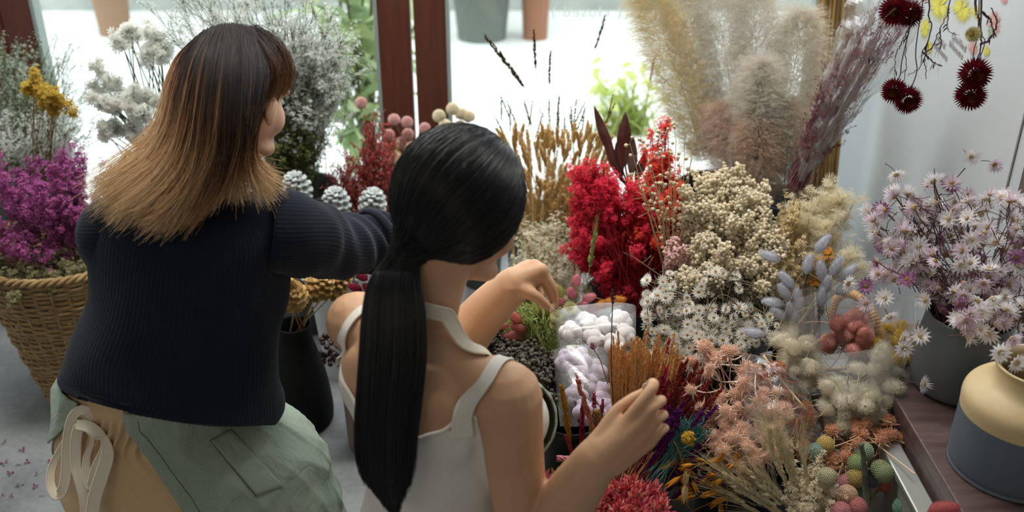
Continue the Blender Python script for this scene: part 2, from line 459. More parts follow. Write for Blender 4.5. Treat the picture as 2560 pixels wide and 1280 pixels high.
# mirrored lettering on the pane, read from the street: ( closed )
def text_mesh(body, size, ext=0.0004):
    cu = bpy.data.curves.new('t', 'FONT'); cu.body = body; cu.size = size; cu.extrude = ext; cu.align_x = 'CENTER'; cu.space_character = 1.25
    o = bpy.data.objects.new('t', cu); COL.objects.link(o)
    dg = bpy.context.evaluated_depsgraph_get(); me = bpy.data.meshes.new_from_object(o.evaluated_get(dg))
    bpy.data.objects.remove(o); bpy.data.curves.remove(cu); return me
me = text_mesh('( closed )', 0.047)
pc = PY(1466, 42, YW + 0.005)
lt = put('lettering', me, mat_petal('frosted_vinyl', ['#e4e6e4', '#e4e6e4'], 0.6), d2)
lt.matrix_basis = Matrix.Translation((pc[0], YW + 0.0052, pc[2])) @ Matrix(((-1, 0, 0, 0), (0, 0, 1, 0), (0, 1, 0, 0), (0, 0, 0, 1)))

# ------------------------------------------------------------------ the street outside
M_pave = mat_plain('pale_paving', '#d9d9d4', 0.85, noise='#cfd0cc', nscale=3.0)  # pale grey paving, faintly mottled
structure(G().box((-9, YW + 0.06, -0.14), (9, 13, -0.04)).build('ground_outside', M_pave, smooth=False))
structure(G().box((-9, 7.1, -0.04), (9, 7.4, 1.2)).build('wall_street', mat_plain('street_wall', '#8d928c', 0.8, noise='#a9ada6', nscale=4), smooth=False))
kerb = G(); P = [(x, 5.9 - 0.35 * abs(x + 2.6) ** 1.5, 0) for x in np.linspace(-4.6, -1.7, 14)]
def planter(px, py, wpx, h, col, label, leaf):
    c = PZ(px, py, -0.04); d = proj(c)[2]; r = wpx * pix(d) / 2
    t = empty('street_planter', c, label, 'planter', 'planters across the street')
    g = G(); g.lathe([(r * 0.8, 0), (r, h), (r * 1.06, h), (r * 1.06, h - 0.06), (0.01, h - 0.05)][::-1], c, 24); g.build('pot', mat_plain('pot_' + leaf[1:], col, 0.8, noise=col, nscale=8), t)
    K = 260; L = in_ell(K, c + np.array([0, 0, h + 0.35]), (r * 1.1, r * 1.1, 0.35), 0.3)
    f = G(); T = T_star(1, 0.22, 0.1, 0.0); f.stamp(T, rot_to(rdirs(K, 0.6)), L, rng.uniform(0.12, 0.24, K)); f.build('foliage', mat_petal('leaf_' + leaf[1:], [leaf, '#b7c98f'], 0.4), t)
planter(1338, 95, 76, 0.5, '#8a5f48', 'terracotta planter across the street seen through the right pane', '#86a06a')
planter(1205, 94, 150, 0.42, '#5f665f', 'wide grey planter across the street beside the terracotta one', '#6f8a5e')
planter(290, 84, 95, 0.5, '#8a6d55', 'tan planter across the street seen through the left pane', '#7f9868')
# leafy shrub growing outside beside the door post
def leafy_shrub():
    c = np.array([-0.62, 4.05, -0.04]); t = empty('street_shrub', c, 'green broad-leaved shrub outside the glass beside the door post', 'shrub')
    tips = in_ell(26, c + np.array([-0.02, 0, 0.75]), (0.28, 0.25, 0.62)); S = stems(c, tips, 0.1)
    G().tubes(S, 0.006, 4).build('stem', mat_plain('shrub_bark', '#5d5a3f', 0.8), t)
    K = 240; i = rng.integers(0, 26, K); k = rng.integers(3, 7, K); L = jit(S[i, k], 0.04)
    f = G(); V, F = T_star(1, 0.17, 0.06, 0.0, 0.12); f.stamp((V, F), rot_to(rdirs(K, 0.5)), L, rng.uniform(0.12, 0.22, K))
    f.build('foliage', mat_petal('shrub_leaf', ['#8fa878', '#b3c592', '#c9d6aa', '#9fb592'], 0.4), t)
leafy_shrub()
def street_grass(px, py, w, h, label):
    c = PZ(px, py, -0.04); t = empty('street_plant', c, label, 'plant'); K = 90; r = np.random.default_rng(5)
    tips = c + np.stack([r.normal(size=K) * w, r.normal(size=K) * w * .6, r.uniform(.4, 1, K) * h], 1); S = stems(c + r.normal(size=(K, 3)) * [w * .5, w * .3, 0], tips, .1, 8, .15)
    G().tubes(S, np.linspace(.006, .001, 8)[None], 4).build('blades', mat_petal('street_blade', ['#a9bb5e', '#c9cf86', '#8fa552'], .5), t)
    K = 60; f = G(); f.stamp(T_star(1, 0.25, 0.1, 0.0), rot_to(rdirs(K, .5)), tips[r.integers(0, 90, K)], r.uniform(.05, .10, K)); f.build('foliage', mat_petal('street_blade_leaf', ['#b7c46a', '#d6da9a'], .5), t)
street_grass(1570, 330, .13, .34, 'yellow green plant low outside the right pane behind the dark leaf branch')
# ------------------------------------------------------------------ people: shared
def mat_skin(name, c1, c2):
    m, nt, out = _new(name)
    b = N(nt, 'ShaderNodeBsdfPrincipled'); b.inputs['Roughness'].default_value = 0.52; b.inputs['Specular IOR Level'].default_value = 0.35
    tc = nt.nodes.new('ShaderNodeTexCoord'); n = N(nt, 'ShaderNodeTexNoise', Scale=9.0, Detail=4.0)
    nt.links.new(tc.outputs['Object'], n.inputs['Vector']); nt.links.new(ramp(nt, [(0.3, lin(c1)), (0.7, lin(c2))], n.outputs['Fac']), b.inputs['Base Color'])
    b.inputs['Subsurface Weight'].default_value = 0.25; b.inputs['Subsurface Radius'].default_value = (0.012, 0.005, 0.003); b.inputs['Subsurface Scale'].default_value = 0.6
    nt.links.new(b.outputs[0], out.inputs[0]); return m
M_skinA = mat_skin('skin_fair', '#dcae90', '#e6bda3')
M_skinB = mat_skin('skin_warm', '#c99a76', '#d6ab88')

def basis(yaw, pitch=0.0, roll=0.0):
    """columns right, forward, up; yaw measured from +Y towards +X, pitch down"""
    M = Matrix.Rotation(-yaw, 3, 'Z') @ Matrix.Rotation(-pitch, 3, 'X') @ Matrix.Rotation(roll, 3, 'Y')
    return np.array(M)
def head_blobs(g, c, B, s=1.0, ears=.076):
    def W(p): return np.asarray(c) + B @ (np.asarray(p, float) * s)
    def E(p, r): g.ell(W(p), np.asarray(r) * s, B, 24, 16)
    E((0, -.012, .035), (.074, .093, .083)); E((0, .022, -.015), (.064, .068, .080)); E((0, .032, -.070), (.047, .054, .040))
    E((0, .066, -.098), (.020, .017, .016))
    for sx in (-1, 1):
        E((sx * .036, .050, -.030), (.028, .032, .034)); E((sx * .030, .078, .022), (.026, .013, .011))
        E((sx * ears, -.004, -.012), (.008, .019, .031)); E((sx * .034, .040, -.085), (.02, .03, .018))
    g.chain([W((0, .084, .012)), W((0, .094, -.010)), W((0, .107, -.030))], np.array([.008, .009, .013]) * s, 12)
    for sx in (-1, 1): E((sx * .012, .094, -.034), (.009, .010, .007))
    E((0, .085, -.057), (.022, .010, .006)); E((0, .084, -.067), (.018, .010, .007))
    return W
def face_details(parent, c, B, skin, s=1.0):
    """eyes and brows, the lips' colour"""
    def W(p): return np.asarray(c) + B @ (np.asarray(p, float) * s)
    for sx in (-1, 1):
        g = G(); g.ell(W((sx * .031, .076, .002)), np.array([.013, .010, .008]) * s, B, 16, 10); e = g.build('eye', M_eye, parent)
        g = G(); g.ell(W((sx * .031, .0835, .001)), np.array([.006, .004, .006]) * s, B, 12, 8); g.build('iris', M_dark, e)
        g = G(); g.tubes(np.array([[W((sx * .014, .089, .020)), W((sx * .030, .090, .026)), W((sx * .046, .080, .021))]]), 0.003 * s, 5); g.build('eyebrow', M_dark, parent)
    g = G(); g.ell(W((0, .0875, -.062)), np.array([.021, .0095, .010]) * s, B, 16, 10); g.build('lips', M_lips, parent)
M_eye = mat_plain('eye_white', '#e6e2dc', 0.25); M_dark = mat_plain('dark_brown_iris_and_brow', '#2a1d17', 0.5); M_lips = mat_plain('lips_rose', '#b3655c', 0.45)

def hand_tubes(g, fingers, palm, d2r=1.0):
    """fingers: list of (points(px,py,d), radii px); palm: list of tubes in px"""
    for pts, r in fingers + palm:
        P = [PD(*p) for p in pts]; R = [rr * pix(p[2]) for rr, p in zip(r, pts)]
        g.chain(P, R, 12)
def ribbon(path, width, parent, name, mat, up=None, thick=0.0016, n=None, ds=None):
    """a cloth band along 3-D points; width (scalar or list); lies facing the direction up at each point"""
    p = np.asarray(path, float); n = n or len(p) * 8
    wv = np.broadcast_to(np.asarray(width, float), (len(p),)); q = cr(np.hstack([p, wv[:, None]]), n)
    P = q[:, :3]; Wd = q[:, 3]; T = nrm(np.gradient(P, axis=0))
    U = np.broadcast_to(np.asarray(up, float), P.shape) if up is not None and np.ndim(up) == 1 else (cr(up, n) if up is not None else nrm(CAM - P))
    S = nrm(np.cross(T, U)); Nn = np.cross(S, T)
    x = np.linspace(-1, 1, 23)
    top = P[:, None] + S[:, None] * (Wd[:, None, None] * 0.5 * x[None, :, None]) + Nn[:, None] * (thick * (0.5 - 0.9 * np.abs(x) ** 8 * 0.5 + .8 * np.exp(-((np.abs(x) - .84) / .07) ** 2)))[None, :, None]
    bot = P[:, None] + S[:, None] * (Wd[:, None, None] * 0.5 * x[None, ::-1, None]) - Nn[:, None] * (thick * 0.5)
    ring = np.concatenate([top, bot], axis=1)
    g = G(); g.grid(ring, cv=True)
    return g.build(name, mat, parent)

def mat_cloth(name, c1, c2, rough=0.9, weave=900.0, bump=0.25, sheen=0.15, wrinkle=0.0):
    m, nt, out = _new(name)
    b = N(nt, 'ShaderNodeBsdfPrincipled'); b.inputs['Roughness'].default_value = rough; b.inputs['Specular IOR Level'].default_value = 0.15; b.inputs['Sheen Weight'].default_value = sheen
    tc = nt.nodes.new('ShaderNodeTexCoord'); n = N(nt, 'ShaderNodeTexNoise', Scale=weave, Detail=2.0); n3 = N(nt, 'ShaderNodeTexNoise', Scale=7.0, Detail=4.0)
    for k in (n, n3): nt.links.new(tc.outputs['Object'], k.inputs['Vector'])
    ad = N(nt, 'ShaderNodeMath', _operation='MULTIPLY_ADD'); ad.inputs[1].default_value = 0.5; nt.links.new(n.outputs['Fac'], ad.inputs[0]); 
    hf = N(nt, 'ShaderNodeMath', _operation='MULTIPLY'); hf.inputs[1].default_value = 0.5; nt.links.new(n3.outputs['Fac'], hf.inputs[0]); nt.links.new(hf.outputs[0], ad.inputs[2])
    nt.links.new(ramp(nt, [(0.3, lin(c1)), (0.7, lin(c2))], ad.outputs[0]), b.inputs['Base Color'])
    bp = N(nt, 'ShaderNodeBump', Strength=bump, Distance=0.001); nt.links.new(n.outputs['Fac'], bp.inputs['Height'])
    if wrinkle:
        w2 = N(nt, 'ShaderNodeTexNoise', Scale=13.0, Detail=3.0, Distortion=1.2); nt.links.new(tc.outputs['Object'], w2.inputs['Vector'])
        b2 = N(nt, 'ShaderNodeBump', Strength=wrinkle, Distance=0.02); nt.links.new(w2.outputs['Fac'], b2.inputs['Height']); nt.links.new(bp.outputs[0], b2.inputs['Normal']); nt.links.new(b2.outputs[0], b.inputs['Normal'])
    else: nt.links.new(bp.outputs[0], b.inputs['Normal'])
    nt.links.new(b.outputs[0], out.inputs[0]); return m
M_navy = mat_cloth('navy_rib_knit', '#151922', '#1e2533', sheen=0.1)
M_beige = mat_cloth('sand_cotton', '#d3af84', '#e0bf96', wrinkle=0.3)
M_sage = mat_cloth('sage_green_cotton', '#8d9b8b', '#a4b2a2', wrinkle=0.5)
M_cream = mat_cloth('cream_cotton_tape', '#eadcc4', '#f4e8d2')
M_top = mat_cloth('white_rib_cotton', '#e6ded2', '#f0eae0', wrinkle=0.15)
M_thread = mat_plain('dark_stitching', '#4b5348', 0.8)
def sec(c, r, f, a, b, up=0.0):
    """one torso ring: centre, right and forward unit vectors, half width and half depth"""
    r = np.asarray(r, float); f = np.asarray(f, float)
    return np.concatenate([np.asarray(c, float), r * a, f * b])

# ------------------------------------------------------------------ woman in the navy cardigan
def woman_navy():
    Bt = basis(math.radians(10)); Rt, Ft = Bt[:, 0], Bt[:, 1]
    Bh = basis(math.radians(24), math.radians(20)); hc = PD(596, 246, 1.775)
    # body
    g = G(); W = head_blobs(g, hc, Bh, 0.98)
    neck0 = np.array([-.565, 1.635, .87]); g.chain([neck0, W((0, -.03, -.06))], [.056, .054], 20); g.chain([neck0 - [0, 0, .08], neck0], [.07, .058], 20)
    zs = [(.30, -.70, .10, .07), (.40, -.70, .11, .08), (.50, -.675, .125, .09), (.60, -.635, .145, .105), (.70, -.605, .15, .11), (.78, -.585, .155, .105), (.84, -.575, .15, .085), (.875, -.57, .10, .065)]
    g.loft([sec((x, 1.63, z), Rt, Ft, a, b) for z, x, a, b in zs], 40, 40)
    sh = np.array([-.43, 1.62, .835]); el = PD(930, 605, 2.02); wr = PD(1120, 640, 2.2)
    g.chain([sh - [.05, 0, .0], sh, sh * .5 + el * .5, el], [.05, .052, .045, .038], 18); g.chain([el, el * .5 + wr * .5, wr], [.038, .036, .026], 18)
    fd = nrm(wr - el); rt = nrm(np.cross(fd, [0, 0, 1.0]))
    for i, (o, L) in enumerate(((-.026, .062), (-.008, .072), (.010, .068), (.027, .052))):
        k = wr + fd * .075 + rt * o; g.chain([wr + rt * o * .5, k], [.017, .013], 10)
        g.chain([k, k + fd * L * .5 - [0, 0, .018], k + fd * L * .75 - [0, 0, .045]], [.0105, .0095, .007], 10)
    k = wr + fd * .02 - rt * .025; g.chain([k, k + fd * .04 - rt * .018, k + fd * .075 - rt * .012 - [0, 0, .025]], [.014, .011, .008], 10)
    # left arm, reaching forward and down out of sight
    s2 = np.array([-.735, 1.64, .83]); e2 = np.array([-.74, 1.80, .60]); w2 = np.array([-.60, 2.0, .56])
    g.chain([s2, s2 * .5 + e2 * .5, e2], [.052, .045, .038], 18); g.chain([e2, e2 * .5 + w2 * .5, w2], [.038, .035, .025], 18)
    fd2 = nrm(w2 - e2); r2 = nrm(np.cross(fd2, [0, 0, 1.0]))
    for o, L in ((-.027, .052), (-.010, .068), (.008, .072), (.026, .062)):
        k = w2 + fd2 * .075 + r2 * o; g.chain([w2 + r2 * o * .5, k], [.017, .013], 10); g.chain([k, k + fd2 * L * .5 - [0, 0, .018], k + fd2 * L * .75 - [0, 0, .045]], [.0105, .0095, .007], 10)
    k = w2 + fd2 * .02 + r2 * .025; g.chain([k, k + fd2 * .04 + r2 * .018, k + fd2 * .07 + r2 * .01 - [0, 0, .025]], [.014, .011, .008], 10)
    # kneeling legs
    hipL = np.array([-.74, 1.67, .32]); hipR = np.array([-.63, 1.67, .32])
    kL = np.array([-.66, 1.90, .08]); kR = np.array([-.54, 1.78, .08]); aL = np.array([-.86, 1.66, .06]); aR = np.array([-.66, 1.52, .06])
    for h, kn, an in ((hipL, kL, aL), (hipR, kR, aR)):
        g.chain([h, h * .5 + kn * .5, kn], [.085, .08, .06], 20); g.chain([kn, kn * .45 + an * .55, an], [.058, .055, .036], 18)
        fo = nrm(an - kn); g.chain([an, an + fo * .10 - [0, 0, .015], an + fo * .15 - [0, 0, .03]], [.036, .03, .02], 14)
    me = remesh(g, 'person', 0.0055, 8)
    body = put('person', me, M_skinA)
    tag(body, 'kneeling woman with long brown hair in a navy cardigan and sage apron', 'person')
    face_details(body, hc, Bh, M_skinA, 0.98)

    # cardigan: ribbed body
    rows = [(.445, -.668, .212, .155), (.47, -.666, .213, .157), (.53, -.662, .207, .152), (.63, -.64, .194, .145), (.70, -.612, .186, .138), (.76, -.596, .184, .132), (.81, -.589, .184, .122), (.85, -.583, .182, .108), (.88, -.578, .162, .092), (.905, -.57, .115, .078), (.922, -.566, .075, .066), (.926, -.565, .068, .060), (.915, -.565, .064, .056)]
    secs = [sec((x, 1.625, z), Rt, Ft, a, b) for z, x, a, b in rows]
    def knit(V, th, q):
        rel = V - q[:, None, 0:3]; L = np.linalg.norm(rel, axis=2, keepdims=True)
        z = q[:, 2][:, None]; fold = .004 * np.sin(th * 5 + z * 26) * np.clip((.8 - z) * 4, 0, 1) + .005 * np.sin(th * 3 - z * 19 + 1)
        rib = .0008 * np.abs(np.sin(th * 62))[None] + 0 * z
        V = V + rel / np.maximum(L, 1e-6) * (fold + rib)[:, :, None]
        # the hem dips at the back and to the right
        dip = np.clip((.56 - z) / .115, 0, 1)
        V[:, :, 2] += dip * (.100 * np.clip(-np.sin(th), 0, 1)[None] - .015 * np.cos(th)[None] + .01 + .02 * np.clip(-np.cos(th), 0, 1)[None])
        return V
    g = G(); g.loft(secs, 496, 90, cap=False, fn=knit); card = g.build('cardigan', M_navy, body)
    m = card.modifiers.new('thickness', 'SOLIDIFY'); m.thickness = 0.004; m.offset = -1
    def sleeve(pts, rad, name):
        q = cr(np.hstack([pts, np.asarray(rad, float)[:, None]]), 110); P = q[:, :3]; R = q[:, 3]
        T = nrm(np.gradient(P, axis=0)); ref = np.array([0, 0, 1.0]); a = nrm(np.cross(T, ref)); b = np.cross(a, T)
        k = 240; th = np.arange(k) * 2 * PI / k; t = np.linspace(0, 1, len(P))[:, None]
        rr = R[:, None] * (1 + 0 * th[None]) + .0009 * np.abs(np.sin(th * 30 + t * 5)) + .004 * np.sin(t * 40 + th[None] * 2 + 2 * np.sin(th[None])) * np.clip(t * 1.4 - .15, 0, 1) + .003 * np.sin(t * 23 - th[None])
        V = P[:, None] + a[:, None] * (rr * np.cos(th))[:, :, None] + b[:, None] * (rr * np.sin(th))[:, :, None]
        g = G(); g.grid(V, cv=True); o = g.build(name, M_navy, card)
        mm = o.modifiers.new('thickness', 'SOLIDIFY'); mm.thickness = 0.004; mm.offset = -1
        # rolled cuff
        cu = G(); kk = 200; th = np.linspace(0, 2 * PI, kk, endpoint=False); e = P[-4]; rc = R[-4]
        for off, rr_, w_ in ((0, rc + .004, .010), (-.013, rc + .007, .011), (.012, rc + .001, .008)):
            ring = e + T[-4] * off + (a[-4] * np.cos(th)[:, None] + b[-4] * np.sin(th)[:, None]) * rr_ + T[-4] * (.004 * np.sin(th * 2 + off * 300))[:, None]
            ang = np.linspace(0, 2 * PI, 10, endpoint=False); rad_ = nrm(ring - e)
            rb = w_ * (1 + .10 * np.abs(np.sin(th * 30)))
            V = ring[:, None] + rb[:, None, None] * (rad_[:, None] * np.cos(ang)[None, :, None] * .8 + T[-4][None, None] * np.sin(ang)[None, :, None])
            cu.grid(V, cu=True, cv=True)
        cu.build('cuff', M_navy, card); return o
    sp = [(672, 580, 1.785, 100), (730, 585, 1.80, 104), (790, 602, 1.85, 92), (850, 615, 1.91, 80), (905, 608, 1.97, 70), (948, 600, 2.01, 63)]
    sleeve(np.array([PD(x, y, d) for x, y, d, r in sp]), [r * pix(d) for x, y, d, r in sp], 'sleeve')
    sleeve(np.array([s2 + [.07, 0, .0], s2 + [.01, 0, .0], s2 * .6 + e2 * .4, e2 + (s2 - e2) * .12, e2 * .75 + w2 * .25]), [.055, .068, .066, .060, .052], 'sleeve')

    # trousers: pelvis and thighs in one sheet
    tr = []
    for y, l, r_, z, b in ((900, 190, 630, .575, .145), (940, 176, 630, .53, .16), (985, 166, 622, .487, .165), (1040, 158, 604, .44, .17), (1100, 152, 690, .38, .18), (1160, 152, 776, .32, .19), (1220, 166, 808, .255, .20), (1280, 196, 832, .19, .20), (1360, 240, 850, .10, .19), (1430, 280, 850, .02, .17)):
        cpx = (l + r_) / 2; P = PZ(cpx, y, z); P = P if abs(P[1] - 1.66) < .2 else P
        d = 1.66 * _c + (1.62 - z) * _s; X = (cpx - 1280) / FPX * d; a = (r_ - l) / 2 * pix(d)
        tr.append(sec((X, 1.66, z), (1, 0, 0), (0, 1, 0), a, b))
    def crumple(amp, off):
        def f(V, th, q):
            rel = V - q[:, None, 0:3]; L = np.linalg.norm(rel, axis=2, keepdims=True); z = q[:, 2][:, None]
            rid = lambda s: (1 - np.abs(np.sin(s))) ** 2
            w = amp * 1.1 * (rid(z * 17 + th * 2.3 + np.sin(th * 3)) + .8 * rid(z * 11 - th * 3.1 + 1 + np.sin(z * 21)) + .5 * rid(th * 7 + z * 9)) + amp * .5 * (np.sin(z * 70 + th * 3 + 2 * np.sin(th * 2)) * .5 + np.sin(th * 9 + z * 24) * .35 + np.sin(z * 45 - th * 6) * .4)
            gather = .007 * np.sin(th * 56 + 1.5 * np.sin(th * 7)) * np.clip((z - .41) / .06, 0, 1) * np.clip((.52 - z) / .03, 0, 1)
            return V + rel / np.maximum(L, 1e-6) * (w + off + (gather if off < .003 else 0))[:, :, None]
        return f
    g = G(); g.loft(tr, 360, 80, fn=crumple(.0035, 0.0)); g.build('trousers', M_beige, body)
    # apron: the same sheet a little further out, open at the back between two edges
    q = cr(np.array(tr), 90); th = np.linspace(0, 2 * PI, 1441)[:-1]
    V = q[:, None, 0:3] + np.cos(th)[None, :, None] * q[:, None, 3:6] + np.sin(th)[None, :, None] * q[:, None, 6:9]
    V = crumple(.0065, .008)(V, th, q)
    px, py, dd = proj(V)
    eR = lambda y: np.interp(y, [900, 1035, 1075, 1100, 1150, 1210, 1285, 1400, 1500], [308, 308, 315, 335, 372, 412, 462, 560, 640])
    eL = lambda y: np.interp(y, [900, 985, 1020, 1050, 1075, 1095, 1110, 1300], [192, 193, 196, 180, 158, 138, 120, 60])
    rowsV = []
    for i in range(len(q)):
        back = np.sin(th) < 0.0
        idx = np.where(back)[0]                       # th from pi..2pi runs left to right across the back
        okR = [j for j in idx if px[i, j] >= eR(py[i, j])]; okL = [j for j in idx if px[i, j] <= eL(py[i, j])]
        jR = min(okR) if okR else idx[-1]; jL = max(okL) if okL else idx[0]
        a0 = th[jR] - 2 * PI; a1 = th[jL]             # from the right edge round the front to the left edge
        t = np.linspace(a0, a1, 300) % (2 * PI)
        rowsV.append(np.stack([np.interp(t, np.append(th, 2 * PI), np.append(V[i, :, k], V[i, 0, k])) for k in range(3)], 1))
    g = G(); g.grid(np.array(rowsV)[8:]); ap = g.build('apron', M_sage, body)
    m = ap.modifiers.new('thickness', 'SOLIDIFY'); m.thickness = 0.003; m.offset = 1
    R_ = np.array(rowsV)[8:]
    st = G()
    for j in (7,): st.tubes((R_[None, 3:, j] + nrm(R_[:, j] - q[8:, 0:3])[None, 3:] * .0035), .0007, 4)
    st.build('stitching', M_thread, ap)
    # side pocket with its stitched edge
    vb = bvh_of(ap.data)
    def onto(px_, py_, off=.004):
        o = Vector(CAM.tolist()); dr = Vector(nrm(_dir(px_, py_)).tolist()); hit, no, _, _ = vb.ray_cast(o, dr)
        if hit is None: return PD(px_, py_, 2.0)
        if no.dot(dr) > 0: no = -no
        return np.array((hit + no * off)[:])
    pk = []
    for t in np.linspace(0, 1, 16):
        a = np.array([524, 1102]) * (1 - t) + np.array([640, 1240]) * t; b = np.array([575, 1075]) * (1 - t) + np.array([705, 1215]) * t
        pk.append([onto(*(a * (1 - s) + b * s)) for s in np.linspace(0, 1, 10)])
    g = G(); g.grid(np.array(pk)); po = g.build('pocket', M_sage, ap); m = po.modifiers.new('thickness', 'SOLIDIFY'); m.thickness = .0025; m.offset = 1
    g = G(); E = np.array(pk); g.tubes(np.array([E[:, 0]]) , .0012, 4); g.tubes(np.array([E[0]]), .0012, 4); g.build('stitching', M_thread, po)

    # cream tie: knot, loops, tails
    d0 = 1.86
    def rb(pts, wpx, nm): return [PD(x, y, d) for x, y, d in pts], wpx * pix(d0)
    tie = G(); kc = PD(236, 1076, d0 - .005); tie.ell(kc, (.017, .012, .013), basis(0, 0, .5), 18, 12); tie = tie.build('apron_tie', M_cream, body)
    z = d0
    ribs = [
        ([(236, 1078, z), (262, 1082, z + .004), (290, 1076, z + .005), (318, 1072, z + .004)], [14, 16, 20, 25]),
        ([(232, 1066, z - .004), (205, 1036, z - .004), (170, 1052, z + .02), (140, 1075, z + .04)], [16, 15, 13, 12]),
        ([(236, 1074, z - .006), (233, 1044, z - .016), (212, 1025, z - .018), (188, 1034, z - .016), (174, 1066, z - .014), (168, 1120, z - .012), (166, 1180, z - .012), (156, 1226, z - .014), (140, 1238, z - .012), (127, 1212, z - .004), (130, 1170, z + .004), (148, 1130, z + .008), (170, 1090, z + .006)], [22, 24, 24, 24, 24, 26, 27, 26, 24, 22, 20, 17, 15]),
        ([(214, 1062, z - .012), (198, 1068, z - .015), (190, 1100, z - .015), (190, 1160, z - .014), (200, 1205, z - .016), (212, 1250, z - .016), (218, 1310, z - .014)], [20, 26, 27, 26, 25, 26, 27]),
        ([(232, 1084, z - .006), (229, 1110, z - .008), (217, 1145, z - .012), (218, 1190, z - .016), (226, 1215, z - .018), (240, 1170, z - .02), (262, 1120, z - .016), (258, 1090, z - .01)], [12, 13, 18, 22, 20, 24, 22, 14]),
        ([(250, 1080, z - .012), (264, 1105, z - .018), (268, 1140, z - .02), (254, 1190, z - .02), (238, 1240, z - .018), (226, 1310, z - .016)], [16, 22, 32, 34, 34, 33])]
    for pts, wd in ribs:
        ribbon([PD(*p) for p in pts], [k * pix(z) for k in wd], tie, 'ribbon', M_cream)
    ribbon([PD(190, 1062, z - .018), PD(220, 1066, z - .026), PD(248, 1086, z - .022), PD(250, 1098, z - .012)], [.018, .022, .020, .016], tie, 'ribbon', M_cream)

    # ---------------- long hair: dark at the crown, golden brown towards the ends
    M_hair = mat_strand('ombre_brown_hair', [(0.0, lin('#1d1816')), (0.20, lin('#33241c')), (0.42, lin('#6d4b33')), (0.68, lin('#b58557')), (1.0, lin('#e6c498'))], 0.5, 0.35, 0.34)
    gu = np.array([
        [(500, 96, 1.80), (448, 140, 1.79), (418, 205, 1.775), (402, 275, 1.77), (372, 345, 1.765), (300, 410, 1.765), (205, 486, 1.76)],
        [(510, 84, 1.75), (458, 150, 1.725), (428, 235, 1.70), (412, 320, 1.69), (368, 400, 1.685), (300, 462, 1.685), (228, 520, 1.69)],
        [(528, 74, 1.72), (488, 150, 1.67), (462, 250, 1.645), (446, 345, 1.64), (408, 430, 1.635), (345, 500, 1.64), (290, 556, 1.65)],
        [(552, 66, 1.70), (524, 150, 1.64), (504, 265, 1.61), (494, 370, 1.605), (470, 455, 1.605), (424, 528, 1.61), (372, 572, 1.62)],
        [(578, 63, 1.695), (562, 160, 1.63), (552, 280, 1.60), (545, 375, 1.60), (520, 450, 1.605), (474, 515, 1.61), (428, 548, 1.62)],
        [(604, 66, 1.70), (606, 170, 1.64), (600, 290, 1.61), (590, 370, 1.615), (570, 425, 1.63), (548, 462, 1.64), (526, 490, 1.645)],
        [(628, 76, 1.72), (646, 180, 1.67), (636, 290, 1.645), (622, 372, 1.65), (622, 420, 1.67), (632, 458, 1.68), (640, 492, 1.685)],
        [(640, 92, 1.75), (672, 175, 1.705), (652, 280, 1.69), (634, 370, 1.70), (648, 420, 1.72), (682, 452, 1.73), (716, 474, 1.745)]], float)
    nG = len(gu); K = 7600
    u = rng.uniform(0, nG - 1.001, K); u = np.clip(u, 0, nG - 1.001); i = u.astype(int); f = (u - i)[:, None, None]
    Pp = gu[i] * (1 - f) + gu[i + 1] * f                         # (K,7,3)
    dep = rng.uniform(0, 1, K) ** 1.5
    Pp[:, :, 2] += dep[:, None] * np.array([.0, .02, .03, .03, .03, .028, .02])[None]
    clump = rng.normal(size=(420, 2)) ; ci = (u / (nG - 1) * 419).astype(int); cn = clump[ci]
    Pp[:, :, 0] += cn[:, :1] * np.array([2, 3, 3, 5, 9, 16, 26])[None] + rng.normal(size=(K, 7)) * np.array([3, 2.5, 2.5, 3, 4, 5, 7])[None]
    Pp[:, :, 1] += cn[:, 1:] * np.array([1, 2, 3, 3, 7, 13, 20])[None] + rng.normal(size=(K, 1)) * np.array([3, 3, 4, 6, 9, 13, 17])[None]
    ln = rng.uniform(0.80, 0.975, K)
    P3 = np.array([PD_many(Pp[:, j]) for j in range(7)]).transpose(1, 0, 2)
    n = 20; S = cr(P3.transpose(1, 0, 2).reshape(7, -1), n).reshape(n, K, 3).transpose(1, 0, 2)
    tt = np.linspace(0, 1, n)[None] * ln[:, None]
    S = lerp_curve(S, tt)
    side = np.abs(u / (nG - 1) - .5) * 2
    # the crown is dark, the lengths lighten
    A = np.clip((tt - (.27 - .22 * side[:, None] ** 2 + .10 * cn[:, :1] + .06 * rng.normal(size=(K, 1)))) * 1.7, 0, 1) * (0.86 + .25 * side[:, None] ** 1.2) + .05
    rad = np.full(n, .00045) * np.linspace(1, .55, n)
    g = G(); g.tubes(S, np.broadcast_to(rad, (K, n)), 3, a=A)
    # fringe towards the brow
    fr = np.array([
        [(632, 84, 1.76), (668, 110, 1.755), (694, 150, 1.765), (698, 185, 1.78), (684, 222, 1.79)],
        [(628, 80, 1.78), (676, 104, 1.79), (708, 142, 1.80), (722, 180, 1.81), (716, 216, 1.82)],
        [(640, 96, 1.745), (668, 135, 1.725), (682, 175, 1.72), (676, 218, 1.728), (654, 265, 1.735)]], float)
    K2 = 2600; u2 = rng.uniform(0, 1.999, K2); i2 = u2.astype(int); f2 = (u2 - i2)[:, None, None]
    Pq = fr[i2] * (1 - f2) + fr[i2 + 1 if False else np.minimum(i2 + 1, 2)] * f2
    Pq[:, :, :2] += rng.normal(size=(K2, 1, 2)) * 8 + rng.normal(size=(K2, 5, 2)) * 2.0; Pq[:, :, 2] += rng.uniform(-.022, .010, (K2, 1))
    S2 = np.array([PD_many(Pq[:, j]) for j in range(5)]); S2 = cr(S2.reshape(5, -1), 12).reshape(12, K2, 3).transpose(1, 0, 2)
    g.tubes(S2, np.broadcast_to(.0004 * np.linspace(1, .5, 12), (K2, 12)), 3, a=np.linspace(.05, .62, 12)[None] + 0 * u2[:, None])
